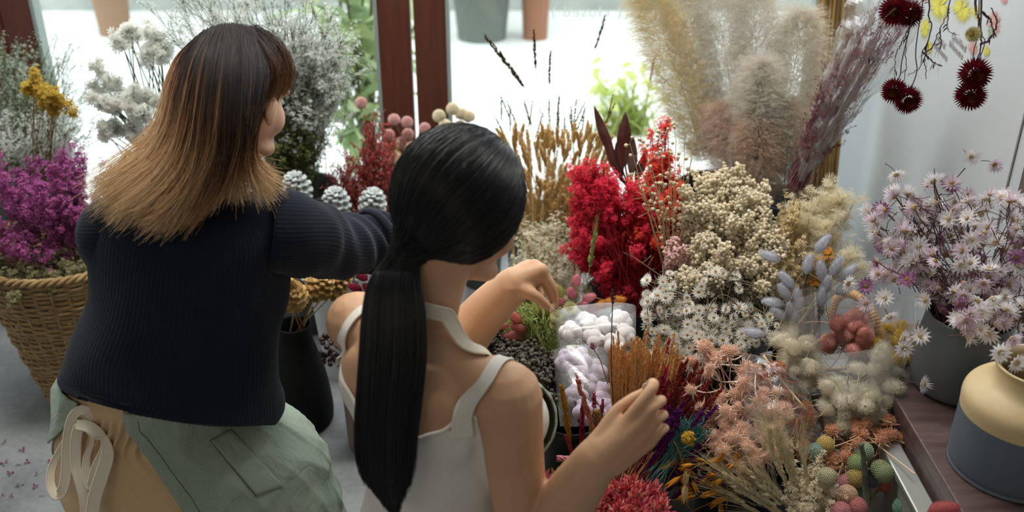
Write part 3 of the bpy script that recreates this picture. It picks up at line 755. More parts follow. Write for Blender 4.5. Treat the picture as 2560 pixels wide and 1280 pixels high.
    # flyaways
    K3 = 160; j = rng.integers(0, K, K3); F = S[j].copy(); F += (rng.normal(size=(K3, 1, 3)) * .012) * (np.linspace(0, 1, n) ** 2)[None, :, None]
    g.tubes(F, .0002, 3, a=A[j])
    # under-cap over the whole skull, far side too
    cap = G(); cap.ell(W((0, -.012, .036)), np.array([.077, .092, .082]), Bh, 40, 24)
    cap.ell(W((0, -.035, -.015)), np.array([.072, .058, .080]), Bh, 32, 20)
    capo = remesh(cap, 'cap', .005, 6)
    gv = np.array([v.co[:] for v in capo.vertices]); gf = [tuple(p.vertices) for p in capo.polygons]
    q4 = np.array([p for p in gf if len(p) == 4]); q3 = np.array([p for p in gf if len(p) == 3])
    g.add(gv, q4, *([q3] if len(q3) else []), a=np.full(len(gv), .02))
    g.build('hair', M_hair, body)
    return body
def PD_many(A):
    u = (A[:, 0] - 1280) / FPX; v = (A[:, 1] - 640) / FPX
    D = np.stack([u, _c - v * _s, -_s - v * _c], 1)
    return CAM + D * A[:, 2:3]
def lerp_curve(S, tt):
    K, n, _ = S.shape; x = np.clip(tt, 0, 1.0) * (n - 1); i = np.minimum(x.astype(int), n - 2); f = (x - i)[:, :, None]
    r = np.arange(K)[:, None]
    return S[r, i] * (1 - f) + S[r, i + 1] * f

# ------------------------------------------------------------------ woman in the white top
def woman_white():
    yaw = math.radians(39); Bt = basis(yaw); R, F = Bt[:, 0], Bt[:, 1]; U = np.array([0, 0, 1.0])
    mid = np.array([-.135, 1.365, 0])
    def L(r, f, z): return mid + R * r + F * f + U * z
    Bh = basis(math.radians(41), math.radians(20)); hc = PD(1158, 532, 1.53)
    g = G(); W = head_blobs(g, hc, Bh, 0.98, .070)
    nb = L(.0, -.012, .80)
    g.chain([nb, nb * .45 + W((0, -.035, -.07)) * .55, W((0, -.03, -.05))], [.052, .050, .052], 22)
    g.chain([L(0, -.02, .72), nb], [.07, .054], 20)
    secs = [sec(L(0, f, z), R, F, a, b) for z, f, a, b in ((.14, -.02, .17, .13), (.22, -.02, .18, .135), (.30, -.02, .172, .125), (.40, -.01, .140, .102), (.48, 0, .130, .095), (.56, .0, .142, .102), (.64, .0, .152, .108), (.70, -.005, .156, .10), (.745, -.012, .148, .078), (.78, -.02, .10, .062))]
    g.loft(secs, 44, 44)
    for s in (-1, 1):
        g.ell(L(s * .088, .095, .60), (.066, .07, .072), Bt, 20, 14)
        g.ell(L(s * .085, -.062, .68), (.06, .03, .075), Bt, 20, 14)               # shoulder blades
        g.chain([L(s * .03, -.02, .80), L(s * .10, -.018, .765), L(s * .15, -.012, .74)], [.035, .034, .042], 16)
    # right arm: shoulder, elbow, raised forearm
    sR = PD(1266, 992, 1.52); eR = PD(1318, 1405, 1.65); wR = PD(1506, 1132, 1.50)
    g.chain([sR, sR * .6 + eR * .4, eR], [.056, .047, .042], 20)
    g.chain([sR + F * .01 - R * .03 + U * .0, sR], [.05, .054], 18)
    fm = PD(1405, 1275, 1.575)
    g.chain([eR, fm, PD(1480, 1165, 1.51), wR], [.041, .046, .036, .0325], 20)
    d = 1.49
    fingers = [
        ([(1504, 1092, d + .006), (1534, 1034, d + .008), (1574, 1000, d + .016), (1610, 978, d + .032)], [24, 16, 14, 10]),            # thumb
        ([(1574, 1046, d - .008), (1606, 1002, d - .014), (1632, 967, d - .006), (1630, 957, d + .018), (1614, 970, d + .042)], [19, 15.5, 15.5, 13, 10]),
        ([(1603, 1052, d - .012), (1636, 1016, d - .014), (1654, 1001, d + .008), (1640, 1000, d + .045)], [18, 14.5, 14, 10.5]),
        ([(1617, 1080, d - .006), (1645, 1048, d - .006), (1660, 1037, d + .014), (1646, 1034, d + .05)], [16.5, 13.5, 13, 10]),
        ([(1627, 1106, d + .004), (1651, 1080, d + .004), (1663, 1070, d + .022), (1649, 1064, d + .05)], [14.5, 12, 11.5, 9])]
    palm = [([(1506, 1132, d + .005), (1548, 1090, d), (1574, 1046, d - .008)], [46, 36, 19]), ([(1512, 1140, d + .005), (1603, 1052, d - .012)], [44, 19]), ([(1520, 1148, d + .008), (1617, 1080, d - .006)], [42, 18]),
            ([(1530, 1156, d + .012), (1627, 1106, d + .004)], [38, 16]), ([(1500, 1110, d + .01), (1530, 1060, d + .012)], [36, 24])]
    hand_tubes(g, fingers, palm)
    # left arm: the elbow is in front of the body, the forearm shows beside the neck
    sL = PD(893, 806, 1.70); eL = PD(1062, 962, 1.86); wL = PD(1286, 712, 1.80)
    g.chain([sL, sL * .5 + eL * .5, eL], [.054, .045, .040], 20); g.chain([sL + R * .05 - F * .01, sL], [.048, .05], 16)
    g.chain([eL, PD(1150, 856, 1.845), PD(1224, 768, 1.82), wL], [.041, .047, .040, .034], 20)
    e = 1.79
    fL = [
        ([(1352, 676, e), (1376, 712, e + .004), (1386, 744, e + .01), (1391, 768, e + .012)], [16, 14, 11.5, 8]),     # index
        ([(1336, 664, e + .012), (1362, 704, e + .03), (1378, 740, e + .03), (1385, 764, e + .028)], [16, 14, 11.5, 8]),
        ([(1324, 662, e + .03), (1346, 700, e + .055), (1350, 730, e + .055), (1352, 748, e + .045)], [15, 13, 11, 8]),
        ([(1312, 668, e + .045), (1330, 704, e + .07), (1334, 728, e + .068), (1336, 742, e + .058)], [14, 11, 10, 7]),
        ([(1300, 722, e - .008), (1334, 738, e - .014), (1358, 757, e - .006), (1378, 773, e + .004)], [22, 16, 13, 9])]
    pL = [([(1286, 712, e + .01), (1352, 678, e)], [42, 22]), ([(1286, 708, e + .014), (1336, 668, e + .012)], [42, 22]), ([(1286, 706, e + .02), (1320, 668, e + .03)], [40, 21]), ([(1286, 706, e + .026), (1310, 670, e + .045)], [38, 19]), ([(1280, 722, e), (1316, 724, e - .004)], [36, 24])]
    hand_tubes(g, fL, pL)
    # folded legs: sitting back on the heels
    for s, kn in ((-1, L(-.12, .25, .07)), (1, L(.10, .25, .07))):
        h = L(s * .09, -.02, .24); g.chain([h, h * .5 + kn * .5, kn], [.095, .08, .058], 18)
        an = L(s * .10, -.10, .05); g.chain([kn, kn * .5 + an * .5, an], [.055, .055, .036], 16); g.chain([an, an - F * .12 - U * .01], [.035, .025], 14)
    me = remesh(g, 'person', 0.0031, 9)
    body = put('person', me, M_skinB)
    tag(body, 'woman with a long black ponytail, bare arms and a white strap top', 'person')
    face_details(body, hc, Bh, M_skinB, 0.98)
    # nails
    M_nail = mat_plain('pale_nail', '#e8c4b2', 0.3)
    for (x, y, dd) in ((1613, 966, d + .028), (1379, 774, e - .002)):
        gn = G(); gn.ell(PD(x, y, dd), (.005, .004, .006), None, 10, 8); gn.build('fingernail', M_nail, body)
    bv = bvh_of(me)
    # white top: radial projection of the torso with a scooped neckline
    def rad_hit(z, th, off):
        # march inwards from outside along the ray to the torso axis; arms stand clear because the reach is limited
        ax = mid + R * 0 + F * 0 + U * z
        dr = R * math.cos(th) + F * math.sin(th)
        hit, no, _, dist = bv.ray_cast(Vector((ax).tolist()), Vector(dr.tolist()), .26)
        lim = np.interp(z, [.14, .30, .44, .58, .66, .74], [1.25, 1.25, 1.15, 1.10, 1.06, 1.0])
        a = np.interp(z, [.14, .22, .30, .40, .48, .56, .64, .70, .745], [.17, .18, .172, .140, .130, .142, .152, .156, .148]); b = np.interp(z, [.14, .22, .30, .40, .48, .56, .64, .70, .745], [.13, .135, .125, .102, .095, .102, .108, .10, .078])
        el = 1 / math.sqrt((math.cos(th) / a) ** 2 + (math.sin(th) / b) ** 2)
        bust = .075 * math.exp(-((z - .60) / .065) ** 2) * (math.exp(-((th - .85) / .38) ** 2) + math.exp(-((th - 2.29) / .38) ** 2)) if th < PI else 0
        rr = el + bust if hit is None else min(dist, (el + bust) * lim + .012)
        return ax + dr * (max(rr, el * .97) + off)
    # neckline height round the body: th 0 = right side, pi/2 = front, pi = left, 3pi/2 = back
    tk = np.array([0, .35, .75, 1.1, 1.57, 2.04, 2.4, 2.8, 3.14, 3.3, 3.45, 3.57, 3.72, 4.1, 4.71, 5.3, 5.68, 5.83, 5.95, 6.1, 6.283])
    zk = np.array([.665, .665, .70, .67, .65, .67, .70, .665, .665, .685, .715, .735, .705, .668, .645, .668, .705, .735, .715, .685, .665])
    k = 200; ths = np.linspace(0, 2 * PI, k, endpoint=False); rows = []
    for j in range(34):
        t = j / 33
        row = []
        for th in ths:
            zt = np.interp(th, tk, zk); z = .16 * (1 - t) + zt * t
            fold = .0025 * math.sin(th * 11 + z * 30) * (1 - t) + .002 * math.sin(z * 60 + th * 3) * (1 - t)
            row.append(rad_hit(z, th, .0045 + fold))
        rows.append(row)
    V = np.array(rows)
    for _ in range(3): V = (V + np.roll(V, 1, 1) + np.roll(V, -1, 1)) / 3
    g = G(); g.grid(V, cv=True); top = g.build('tank_top', M_top, body); m = top.modifiers.new('thickness', 'SOLIDIFY'); m.thickness = .003; m.offset = 1
    hem = V[-1]; g = G(); g.tubes(np.vstack([hem, hem[:1]])[None], .0035, 6); g.build('neckline_binding', M_top, top)
    def onbody(pts, off):
        out = []; ups = []
        for p in pts:
            loc, no, _, _ = bv.find_nearest(Vector(np.asarray(p).tolist())); out.append(np.array((loc + no * off)[:])); ups.append(np.array(no[:]))
        return np.array(out), np.array(ups)
    def strap(pts, width, name, mat, parent, off=.004, n=24):
        q = cr(np.array(pts), n); P, Un = onbody(q, off)
        for _ in range(2): P[1:-1] = (P[:-2] + P[1:-1] * 2 + P[2:]) / 4; Un[1:-1] = Un[:-2] + Un[1:-1] * 2 + Un[2:]
        wv = np.interp(np.linspace(0, 1, n), np.linspace(0, 1, np.size(width)), np.ravel(width)) if np.ndim(width) else width
        return ribbon(P, wv, parent, name, mat, up=nrm(Un), n=60)
    vt = lambda th: V[-1][int(th / (2 * PI) * k) % k]
    strap([vt(5.83) - U * .035, vt(5.83), PD(1196, 962, 1.47), PD(1242, 916, 1.50), L(.115, .065, .735), vt(.75)], [.034, .030, .026, .026, .026, .032], 'strap', M_top, top, .007)
    strap([vt(3.57) - U * .035, vt(3.57) + U * .01, PD(868, 830, 1.64), L(-.118, -.01, .80), L(-.10, .06, .74), vt(2.4)], [.030, .026, .019, .020, .022, .032], 'strap', M_top, top, .007)
    # apron: neck band, bib and waist
    strap([PD(1052, 768, 1.50), PD(1100, 786, 1.50), PD(1150, 818, 1.50), PD(1200, 866, 1.52), L(.085, .05, .76), L(.075, .09, .68)], [.026, .026, .026, .026, .026, .026], 'apron_strap', M_cream, body, .008)
    strap([PD(1052, 768, 1.50), L(-.04, -.04, .82), L(-.075, 0, .79), L(-.08, .06, .74), L(-.075, .09, .68)], .026, 'apron_strap', M_cream, body, .008)
    rowsB = []
    for j in range(30):
        z = .67 - j * .018; half = np.interp(z, [.14, .45, .55, .67], [1.75, 1.45, 1.05, .62])
        rowsB.append([rad_hit(max(z, .15), th % (2 * PI), .016 + (.006 if z < .5 else 0)) - U * max(0, .15 - z) for th in np.linspace(PI / 2 - half, PI / 2 + half, 70)])
    VB = np.array(rowsB)
    for _ in range(4): VB[:, 1:-1] = (VB[:, :-2] + VB[:, 1:-1] + VB[:, 2:]) / 3
    g = G(); g.grid(VB); ap = g.build('apron', M_sage, body); m = ap.modifiers.new('thickness', 'SOLIDIFY'); m.thickness = .003; m.offset = 1
    g = G(); g.tubes(VB[None, :, 1] , .0014, 4); g.tubes(VB[None, :, -2], .0014, 4); g.build('stitching', M_thread, ap)
    # lap of the apron over the thighs
    lap = []
    for t in np.linspace(0, 1, 16):
        row = []
        for s in np.linspace(-1, 1, 40):
            p = L(s * (.19 + .03 * t), .06 + .25 * t, .32 - .12 * t + .012 * math.sin(s * 9 + t * 7))
            p[2] -= .16 * abs(s) ** 5 * 1.0
            row.append(p)
        lap.append(row)
    g = G(); g.grid(np.array(lap)); o = g.build('apron_skirt', M_sage, body); m = o.modifiers.new('thickness', 'SOLIDIFY'); m.thickness = .003
    g = G(); g.loft([sec(L(0, f, z), R, F, a, b) for z, f, a, b in ((.20, -.03, .205, .16), (.28, -.02, .19, .145), (.34, -.015, .17, .125))], 80, 12); g.build('trousers', M_beige, body)

    # ---------------- black hair drawn back to a low ponytail
    M_hair = mat_strand('black_hair', [(0.0, lin('#121214')), (0.6, lin('#17171a')), (1.0, lin('#1f1d1e'))], 0.34, 0.55, 0.5)
    tail = np.array([(1000, 655, 1.475), (986, 700, 1.46), (984, 780, 1.455), (982, 880, 1.455), (974, 980, 1.46), (965, 1080, 1.475), (966, 1180, 1.495), (985, 1285, 1.52)], float)
    hw = np.array([46, 62, 76, 80, 78, 73, 62, 18.])
    Gp = PD(1000, 655, 1.475)
    ctr = hc + Bh @ np.array([0, -.018, .028]); rad = np.array([.092, .109, .106])
    loc = lambda p: (Bh.T @ (np.asarray(p) - ctr).T).T
    gd = nrm(loc(Gp)[None] / rad)[0]
    K = 6500
    # roots: from the hairline round the face over the crown to the nape
    d0 = rdirs(K * 4); ok = ~((d0[:, 1] > .62) & (d0[:, 2] < .45)) & (d0[:, 2] > -.72) & ~((d0[:, 2] < -.45) & (d0[:, 1] > .25))
    d0 = d0[ok][:K]; K = len(d0)
    n1 = 12; t = np.linspace(0, 1, n1)[None, :, None]
    # hair combed back: first towards the back of the head, then down to the band
    om = np.arccos(np.clip((d0 * gd).sum(1), -.999, .999))[:, None, None]
    D = (np.sin((1 - t) * om) * d0[:, None] + np.sin(t * om) * gd) / np.sin(om)
    lift = 1 + .035 * np.sin(PI * t) + rng.normal(size=(K, 1, 1)) * .010
    P1 = ctr + np.einsum('ij,knj->kni', Bh, D * rad * lift)
    # tail strands
    v = rng.uniform(-1, 1, K); dep = rng.uniform(-1, 1, K) * np.sqrt(1 - v ** 2 * .9)
    n2 = 22; q = cr(np.hstack([tail, hw[:, None]]), n2)
    A = np.zeros((K, n2, 3)); prof = q[None, :, 3]
    A[:, :, 0] = q[None, :, 0] + v[:, None] * prof + rng.normal(size=(K, 1)) * np.linspace(1, 5, n2)[None]
    ln = 1 - .10 * rng.uniform(0, 1, K) ** 2 - .10 * np.abs(v) ** 2
    A[:, :, 1] = q[None, :, 1]; A[:, :, 2] = q[None, :, 2] + dep[:, None] * prof * pix(1.5) * .42
    P2 = PD_many(A.reshape(-1, 3)).reshape(K, n2, 3)
    P2 = lerp_curve(P2, np.linspace(0, 1, n2)[None] * ln[:, None])
    P = np.concatenate([P1[:, :-1], P2[:, 1:]], axis=1)
    P[:, n1 - 2:n1 + 2] = (P[:, n1 - 3:n1 + 1] + P[:, n1 - 2:n1 + 2] + P[:, n1 - 1:n1 + 3]) / 3
    nn = P.shape[1]; g = G(); g.tubes(P, np.broadcast_to(.00055 * np.concatenate([np.ones(nn - 6), np.linspace(1, .5, 6)]), (K, nn)), 3, a=np.broadcast_to(np.linspace(.1, .8, nn), (K, nn)))
    # loose wisps by the cheek and round the crown
    wsp = []
    for ws in wsp:
        B_ = np.array([ws] * 16, float); B_[:, :, 0] += rng.normal(size=(16, 1)) * 6 + rng.normal(size=(16, 4)) * 2; B_[:, :, 2] += rng.normal(size=(16, 1)) * .004
        S = np.array([PD_many(B_[:, j]) for j in range(4)]); S = cr(S.reshape(4, -1), 10).reshape(10, 16, 3).transpose(1, 0, 2); g.tubes(S, .0003, 3, a=np.full((16, 10), .3))
    cap = G(); cap.ell(ctr, rad * .985, Bh, 40, 26)
    cv = np.concatenate(cap.v); lc = (Bh.T @ (cv - ctr).T).T / rad
    # open the cap over the face
    Fs = [f for f in cap.f]; keep = ~((lc[:, 1] > .60) & (lc[:, 2] < .45)); keep &= lc[:, 2] > -.80
    for f in Fs:
        kf = keep[f].all(1); g.add(np.zeros((0, 3)), f[kf] * 0 + 0) if False else None
    b0 = g.n; g.add(cv, *[f[keep[f].all(1)] for f in Fs], a=np.full(len(cv), .2))
    g.build('hair', M_hair, body)
    band = G(); th = np.linspace(0, 2 * PI, 40); ca = PD(996, 668, 1.47); e1 = nrm(PD(1050, 640, 1.47) - ca); e2 = nrm(np.cross(nrm(PD(985, 720, 1.46) - ca), e1))
    return body
person_a = woman_navy()
person_b = woman_white()
# ------------------------------------------------------------------ flower builders
def vase(name, label, c, prof, mat, group=None, cat='vase', k=48, inner=0.004):
    """open vessel turned from its outer profile (r, z from the foot up)"""
    c = np.asarray(c, float); p = [(0.001, prof[0][1])] + list(prof)
    q = cr(np.array(prof), len(prof) * 6); q = np.vstack([[0.001, prof[0][1]], q])
    ins = [(max(r - inner, .002), z) for r, z in q[::-1] if z > prof[0][1] + .012]
    full = np.vstack([q, ins, [[0.001, prof[0][1] + .012]]])
    o = G().lathe(full, c, k).build(name, mat, None)
    return tag(o, label, cat, group)
def bunch(name, label, base, blobs, K, M_stem, M_flo, T, size, cat='dried flowers', nb=5, nf=8, stem_r=.0012, base_r=.02, br=.05, fs=.012, bend=.12, up=.5, group=None, shell=.3, leaf=None, part='blossom', tlo=.5, size_var=.35, smooth=False, sides=3):
    """many stems out of one vessel, each branching into florets too many to count"""
    base = np.asarray(base, float); t0 = empty(name, base, label, cat, group)
    w = np.array([b[2] if len(b) > 2 else 1 for b in blobs], float); w /= w.sum(); n = np.maximum((w * K).astype(int), 1)
    tips = np.vstack([in_ell(k, b[0], b[1], shell) for k, b in zip(n, blobs)]); K = len(tips)
    bs = base + np.stack([rng.normal(size=K) * base_r, rng.normal(size=K) * base_r, rng.uniform(-.04, 0, K)], 1)
    S = stems(bs, tips, bend, 9)
    g = G(); g.tubes(S, np.linspace(1, .6, 9)[None] * stem_r, sides)
    i = np.repeat(np.arange(K), nb); tt = rng.uniform(tlo, 1.0, len(i)); j = np.minimum((tt * 8).astype(int), 7); f = (tt * 8 - j)[:, None]
    p0 = S[i, j] * (1 - f) + S[i, j + 1] * f; dr = nrm(S[i, j + 1] - S[i, j])
    out = nrm(dr * .9 + rdirs(len(i)) * .75 + np.array([0, 0, .25])); L = br * rng.uniform(.5, 1.2, len(i)) * (1.25 - .5 * tt)
    e = p0 + out * L[:, None]; mid = (p0 + e) / 2 + dr * (L * .12)[:, None]
    g.tubes(np.stack([p0, mid, e], 1), np.array([.7, .6, .4])[None] * stem_r, 3)
    st = g.build('stem', M_stem, t0); st['kind'] = 'stuff'
    if nf:
        ii = np.repeat(np.arange(len(i)), nf); tb = rng.uniform(.35, 1.08, len(ii))[:, None]
        C = p0[ii] * (1 - tb) + e[ii] * tb + rdirs(len(ii)) * (fs * rng.uniform(.2, 1, len(ii)))[:, None]
        D = nrm(C - (p0[ii] * (1 - tb) + e[ii] * tb) + out[ii] * fs * .5 + np.array([0, 0, up * fs]))
        g = G(); g.stamp(T, rot_to(D), C, size * rng.uniform(1 - size_var, 1 + size_var, len(ii)))
        fl = g.build(part, M_flo, t0, smooth=smooth); fl['kind'] = 'stuff'
    if leaf:
        M_l, LT, ls, cnt = leaf
        i2 = rng.integers(0, K, cnt); j2 = rng.integers(2, 9, cnt); g = G(); g.stamp(LT, rot_to(rdirs(cnt, .6)), S[i2, j2], ls * rng.uniform(.6, 1.2, cnt)); lf = g.build('leaf', M_l, t0); lf['kind'] = 'stuff'
    return t0
def E(px, py, Y, wpx, hpx, dep=None, wt=1.0):
    """an ellipsoid seen as wpx x hpx (half sizes) around a pixel at distance Y"""
    c = PY(px, py, Y); d = proj(c)[2]; k = pix(d); return (c, (wpx * k, dep if dep else wpx * k * .7, hpx * k * 1.05), wt)

class Proto:
    """one flower kind: variants (head and stem parts under an Empty) that are copied into place"""
    def __init__(s, name, cat, variants): s.name = name; s.cat = cat; s.var = variants; s.used = 0
    def at(s, loc, d, label, group=None, sc=1.0, spin=None, v=None):
        v = s.var[(s.used if v is None else v) % len(s.var)]; s.used += 1
        M4 = frame(loc, d, rng.uniform(0, 6.28) if spin is None else spin, sc)
        o = bpy.data.objects.new(s.name, None); o.empty_display_size = .01; COL.objects.link(o); o.matrix_basis = M4
        tag(o, label, s.cat, group)
        for nm, me, sub in v:
            c = bpy.data.objects.new(nm, me); COL.objects.link(c); c.parent = o
            for n2, m2 in sub:
                c2 = bpy.data.objects.new(n2, m2); COL.objects.link(c2); c2.parent = c
        return o
def part_mesh(g, name, mat, smooth=True):
    me = g.mesh(name, smooth); me.materials.append(mat); return (name, me, [])
def stem_part(mat, L=.25, r=.0011, bend=.03, k=4):
    g = G(); a = rng.uniform(0, 6.28); t = np.linspace(0, 1, 8)
    P = np.stack([bend * t ** 2 * math.cos(a), bend * t ** 2 * math.sin(a), -L * t], 1)
    g.tubes(P[None], np.linspace(.8, 1.1, 8)[None] * r, k); return part_mesh(g, 'stem', mat)
def fuzz(g, prof, n, hair, r=.00022, tilt=.8, droop=0.0, seg=3):
    """hairs standing off a body of revolution prof = [(r,z)] about z"""
    p = cr(np.array(prof, float), 40); z = p[:, 1]; rr = np.maximum(p[:, 0], 1e-5)
    wts = rr + .15 * rr.max(); i = rng.choice(40, n, p=wts / wts.sum()); a = rng.uniform(0, 6.283, n)
    b = np.stack([rr[i] * np.cos(a), rr[i] * np.sin(a), z[i]], 1); o = np.stack([np.cos(a), np.sin(a), np.full(n, tilt)], 1) + rng.normal(size=(n, 3)) * .3
    o = nrm(o); L = hair * rng.uniform(.6, 1.2, n); t = np.linspace(0, 1, seg)[None, :, None]
    P = b[:, None] + o[:, None] * L[:, None, None] * t - np.array([0, 0, 1.0]) * (droop * L)[:, None, None] * t ** 2
    g.tubes(P, np.linspace(1, .3, seg)[None] * r, 3); return g

# ---- bunny tails
def bunny(col, col2, L=.034, r=.0095, hair=.010, n=700, stem='#b9a67a', stemL=.22):
    m = mat_petal('bunny_tail_' + col[1:], [col, col2], .55); ms = mat_plain('bunny_stem_' + col[1:], stem, .7)
    vs = []
    for q in range(2):
        g = G(); prof = [(.002, 0), (r * .85, L * .2), (r * .95, L * .45), (r * .72, L * .78), (.0015, L)]
        pr = cr(np.array(prof), 12); g.lathe(np.vstack([pr])[::-1], (0, 0, 0), 12); fuzz(g, prof, max(n, 700), hair * .62, .00026, 1.5)
        vs.append([part_mesh(g, 'tail', m), stem_part(ms, stemL, .0008, .03)])
    return Proto('bunny_tail_grass', 'flower', vs)
# ---- craspedia balls
def billy(col, stem='#8f8a55', r=.0165):
    m = mat_petal('billy_' + col[1:], [col, col], .1); vs = []
    g = G(); n = 260; i = np.arange(n) + .5; ph = np.arccos(1 - 2 * i / n); th = PI * (1 + 5 ** .5) * i
    D = np.stack([np.cos(th) * np.sin(ph), np.sin(th) * np.sin(ph), np.cos(ph)], 1)
    g.stamp(T_ball(2), np.eye(3)[None], np.zeros((1, 3)), r * .95); g.stamp(BALL0, rot_to(D), D * r * .97, .0013)
    return Proto('billy_button', 'flower', [[part_mesh(g, 'head', m), stem_part(mat_plain('billy_stem_' + col[1:], stem, .7), .24, .0017, .02, 6)]])
# ---- globe amaranth
def globe(cols, r=.012, stem='#a08a58', stemL=.3):
    m = mat_petal('globe_' + cols[0][1:], cols, .3); n = 150; i = np.arange(n) + .5; ph = np.arccos(1 - 1.85 * i / n); th = PI * (1 + 5 ** .5) * i
    D = np.stack([np.cos(th) * np.sin(ph), np.sin(th) * np.sin(ph), np.cos(ph)], 1); g = G()
    g.stamp(BALL1, np.eye(3)[None], np.zeros((1, 3)), r * .8); g.stamp(T_spindle(1, .3, 4), rot_to(nrm(D + [0, 0, .5])), D * r * .75, r * .5)
    return Proto('globe_amaranth', 'flower', [[part_mesh(g, 'head', m, False), stem_part(mat_plain('globe_stem_' + cols[0][1:], stem, .7), stemL, .001, .04)] for _ in range(3)])
# ---- seed-head grasses: a spindle thick with little spikelets
def seedhead(name, cols, L=.06, r=.0045, n=130, sp=.006, stem='#b08a45', stemL=.3, bend=.02, lean=.5, hair=0, hl=.01, transl=.25, cat='grass', stem_r=.0009, curve=.006):
    m = mat_petal(name + '_' + cols[0][1:], cols, transl); ms = mat_plain(name + '_stem_' + cols[0][1:], stem, .7); vs = []
    for q in range(3):
        a = rng.uniform(0, 6.28); t = rng.uniform(0, 1, n); w = np.sin(np.clip(t * .92 + .06, 0, 1) * PI) ** .6
        th = rng.uniform(0, 6.28, n); cx = curve * t ** 2
        D = np.stack([np.cos(th), np.sin(th), np.full(n, lean / max(1 - lean, .05))], 1)
        C = np.stack([cx * math.cos(a) + np.cos(th) * r * w * .6, cx * math.sin(a) + np.sin(th) * r * w * .6, t * L], 1)
        g = G(); g.stamp(T_spindle(1, .22, 4), rot_to(D), C, sp * rng.uniform(.7, 1.2, n))
        P = np.stack([curve * np.linspace(0, 1, 6) ** 2 * math.cos(a), curve * np.linspace(0, 1, 6) ** 2 * math.sin(a), np.linspace(0, L * .95, 6)], 1); g.tubes(P[None], r * .45 * np.array([.6, 1, 1, .9, .7, .3])[None], 5)
        if hair: fuzz(g, [(r * .5, 0), (r * .6, L * .5), (r * .3, L)], hair, hl, .00018, 1.4)
        vs.append([part_mesh(g, 'seed_head', m, False), stem_part(ms, stemL, stem_r, bend)])
    return Proto(name, cat, vs)
# ---- pine cones on sticks
def cone(c1, c2, stick='#6b4f2c', r=.026, stemL=.30):
    m = mat_petal('cone_' + c1[1:], [c1, c2, c1], 0.02); mt = mat_plain('cone_stick_' + c1[1:], stick, .7); n = 52; g = G()
    i = np.arange(n); t = (i + .5) / n; th = i * 2.399963; V, F = [], []
    S = [(-.12, 0, 0), (.12, 0, 0), (-.30, .66, .02), (.30, .66, .02), (-.17, 1.0, .20), (.17, 1.0, .20), (-.12, .03, -.10), (.12, .03, -.10), (-.27, .68, -.10), (.27, .68, -.10), (-.17, 1.02, .08), (.17, 1.02, .08)]
    T = (np.array(S) * 1.0, [np.array([(0, 1, 3, 2), (2, 3, 5, 4), (6, 8, 9, 7), (8, 10, 11, 9), (4, 5, 11, 10), (0, 2, 8, 6), (2, 4, 10, 8), (1, 7, 9, 3), (3, 9, 11, 5)])])
    el = (t ** .9) * 1.15 - .25; o = np.stack([np.cos(th) * np.cos(el), np.sin(th) * np.cos(el), np.sin(el)], 1); x = np.stack([-np.sin(th), np.cos(th), 0 * th], 1); z = np.cross(x, o)
    M = np.stack([x, o, z], 2); sc = r * (.75 * np.sin(np.clip(.25 + t * .75, 0, 1) * PI) ** .5 + .18)
    C = np.stack([0 * t, 0 * t, t * r * 1.55], 1); g.stamp(T, M, C, sc); g.ell((0, 0, r * .6), (r * .3, r * .3, r * .8), None, 10, 8)
    return Proto('pine_cone_pick', 'pine cone', [[part_mesh(g, 'cone', m, False), stem_part(mt, stemL, .0022, .02, 5)]])
# ---- papery daisies
def T_daisy(rows=((16, 1.0, .10, .30), (14, .8, .10, .75), (10, .55, .1, 1.3)), w=.13):
    Ts = []
    for k, (n, L, i0, el) in enumerate(rows):
        T = T_star(n, w, 0.0, i0); V = T[0].copy(); rr = np.hypot(V[:, 0], V[:, 1]); V[:, 2] += rr * math.tan(min(el, 1.35)) * .55; V[:, :2] *= L * math.cos(el * .6); V[:, 2] *= L
        Ts.append(T_rot((V, T[1]), 'Z', .3 * k))
    return T_merge(*Ts)
def daisy(name, cols, r, centre, stem, stemL=.1, bend=.03, rows=None, label=None, stem_r=.0008, tr=.35):
    m = mat_petal(name + '_' + cols[0][1:], cols, tr); mc = mat_petal(name + '_eye_' + centre[1:], [centre, centre], .05); ms = mat_plain(name + '_stem_' + stem[1:], stem, .75); vs = []
    for q in range(3):
        g = G(); T = T_daisy(rows) if rows else T_daisy(); g.stamp(T, np.eye(3)[None], np.zeros((1, 3)), r)
        c = G(); D = rdirs(40, 1.2); c.stamp(BALL0, rot_to(D), D * r * .22 + [0, 0, r * .08], r * .06); c.ell((0, 0, r * .06), (r * .26, r * .26, r * .2), None, 12, 8)
        h = part_mesh(g, 'petals', m, False); cc = part_mesh(c, 'flower_eye', mc); h[2].append(('flower_eye', cc[1]))
        vs.append([h, stem_part(ms, stemL, stem_r, bend)])
    return Proto(name, 'flower', vs)
def scatter_on(n, blobs, shell=.75):
    w = np.array([b[2] for b in blobs]); w = w / w.sum(); k = rng.choice(len(blobs), n, p=w); out = []
    for i in k: out.append(in_ell(1, blobs[i][0], blobs[i][1], shell)[0])
    return np.array(out)
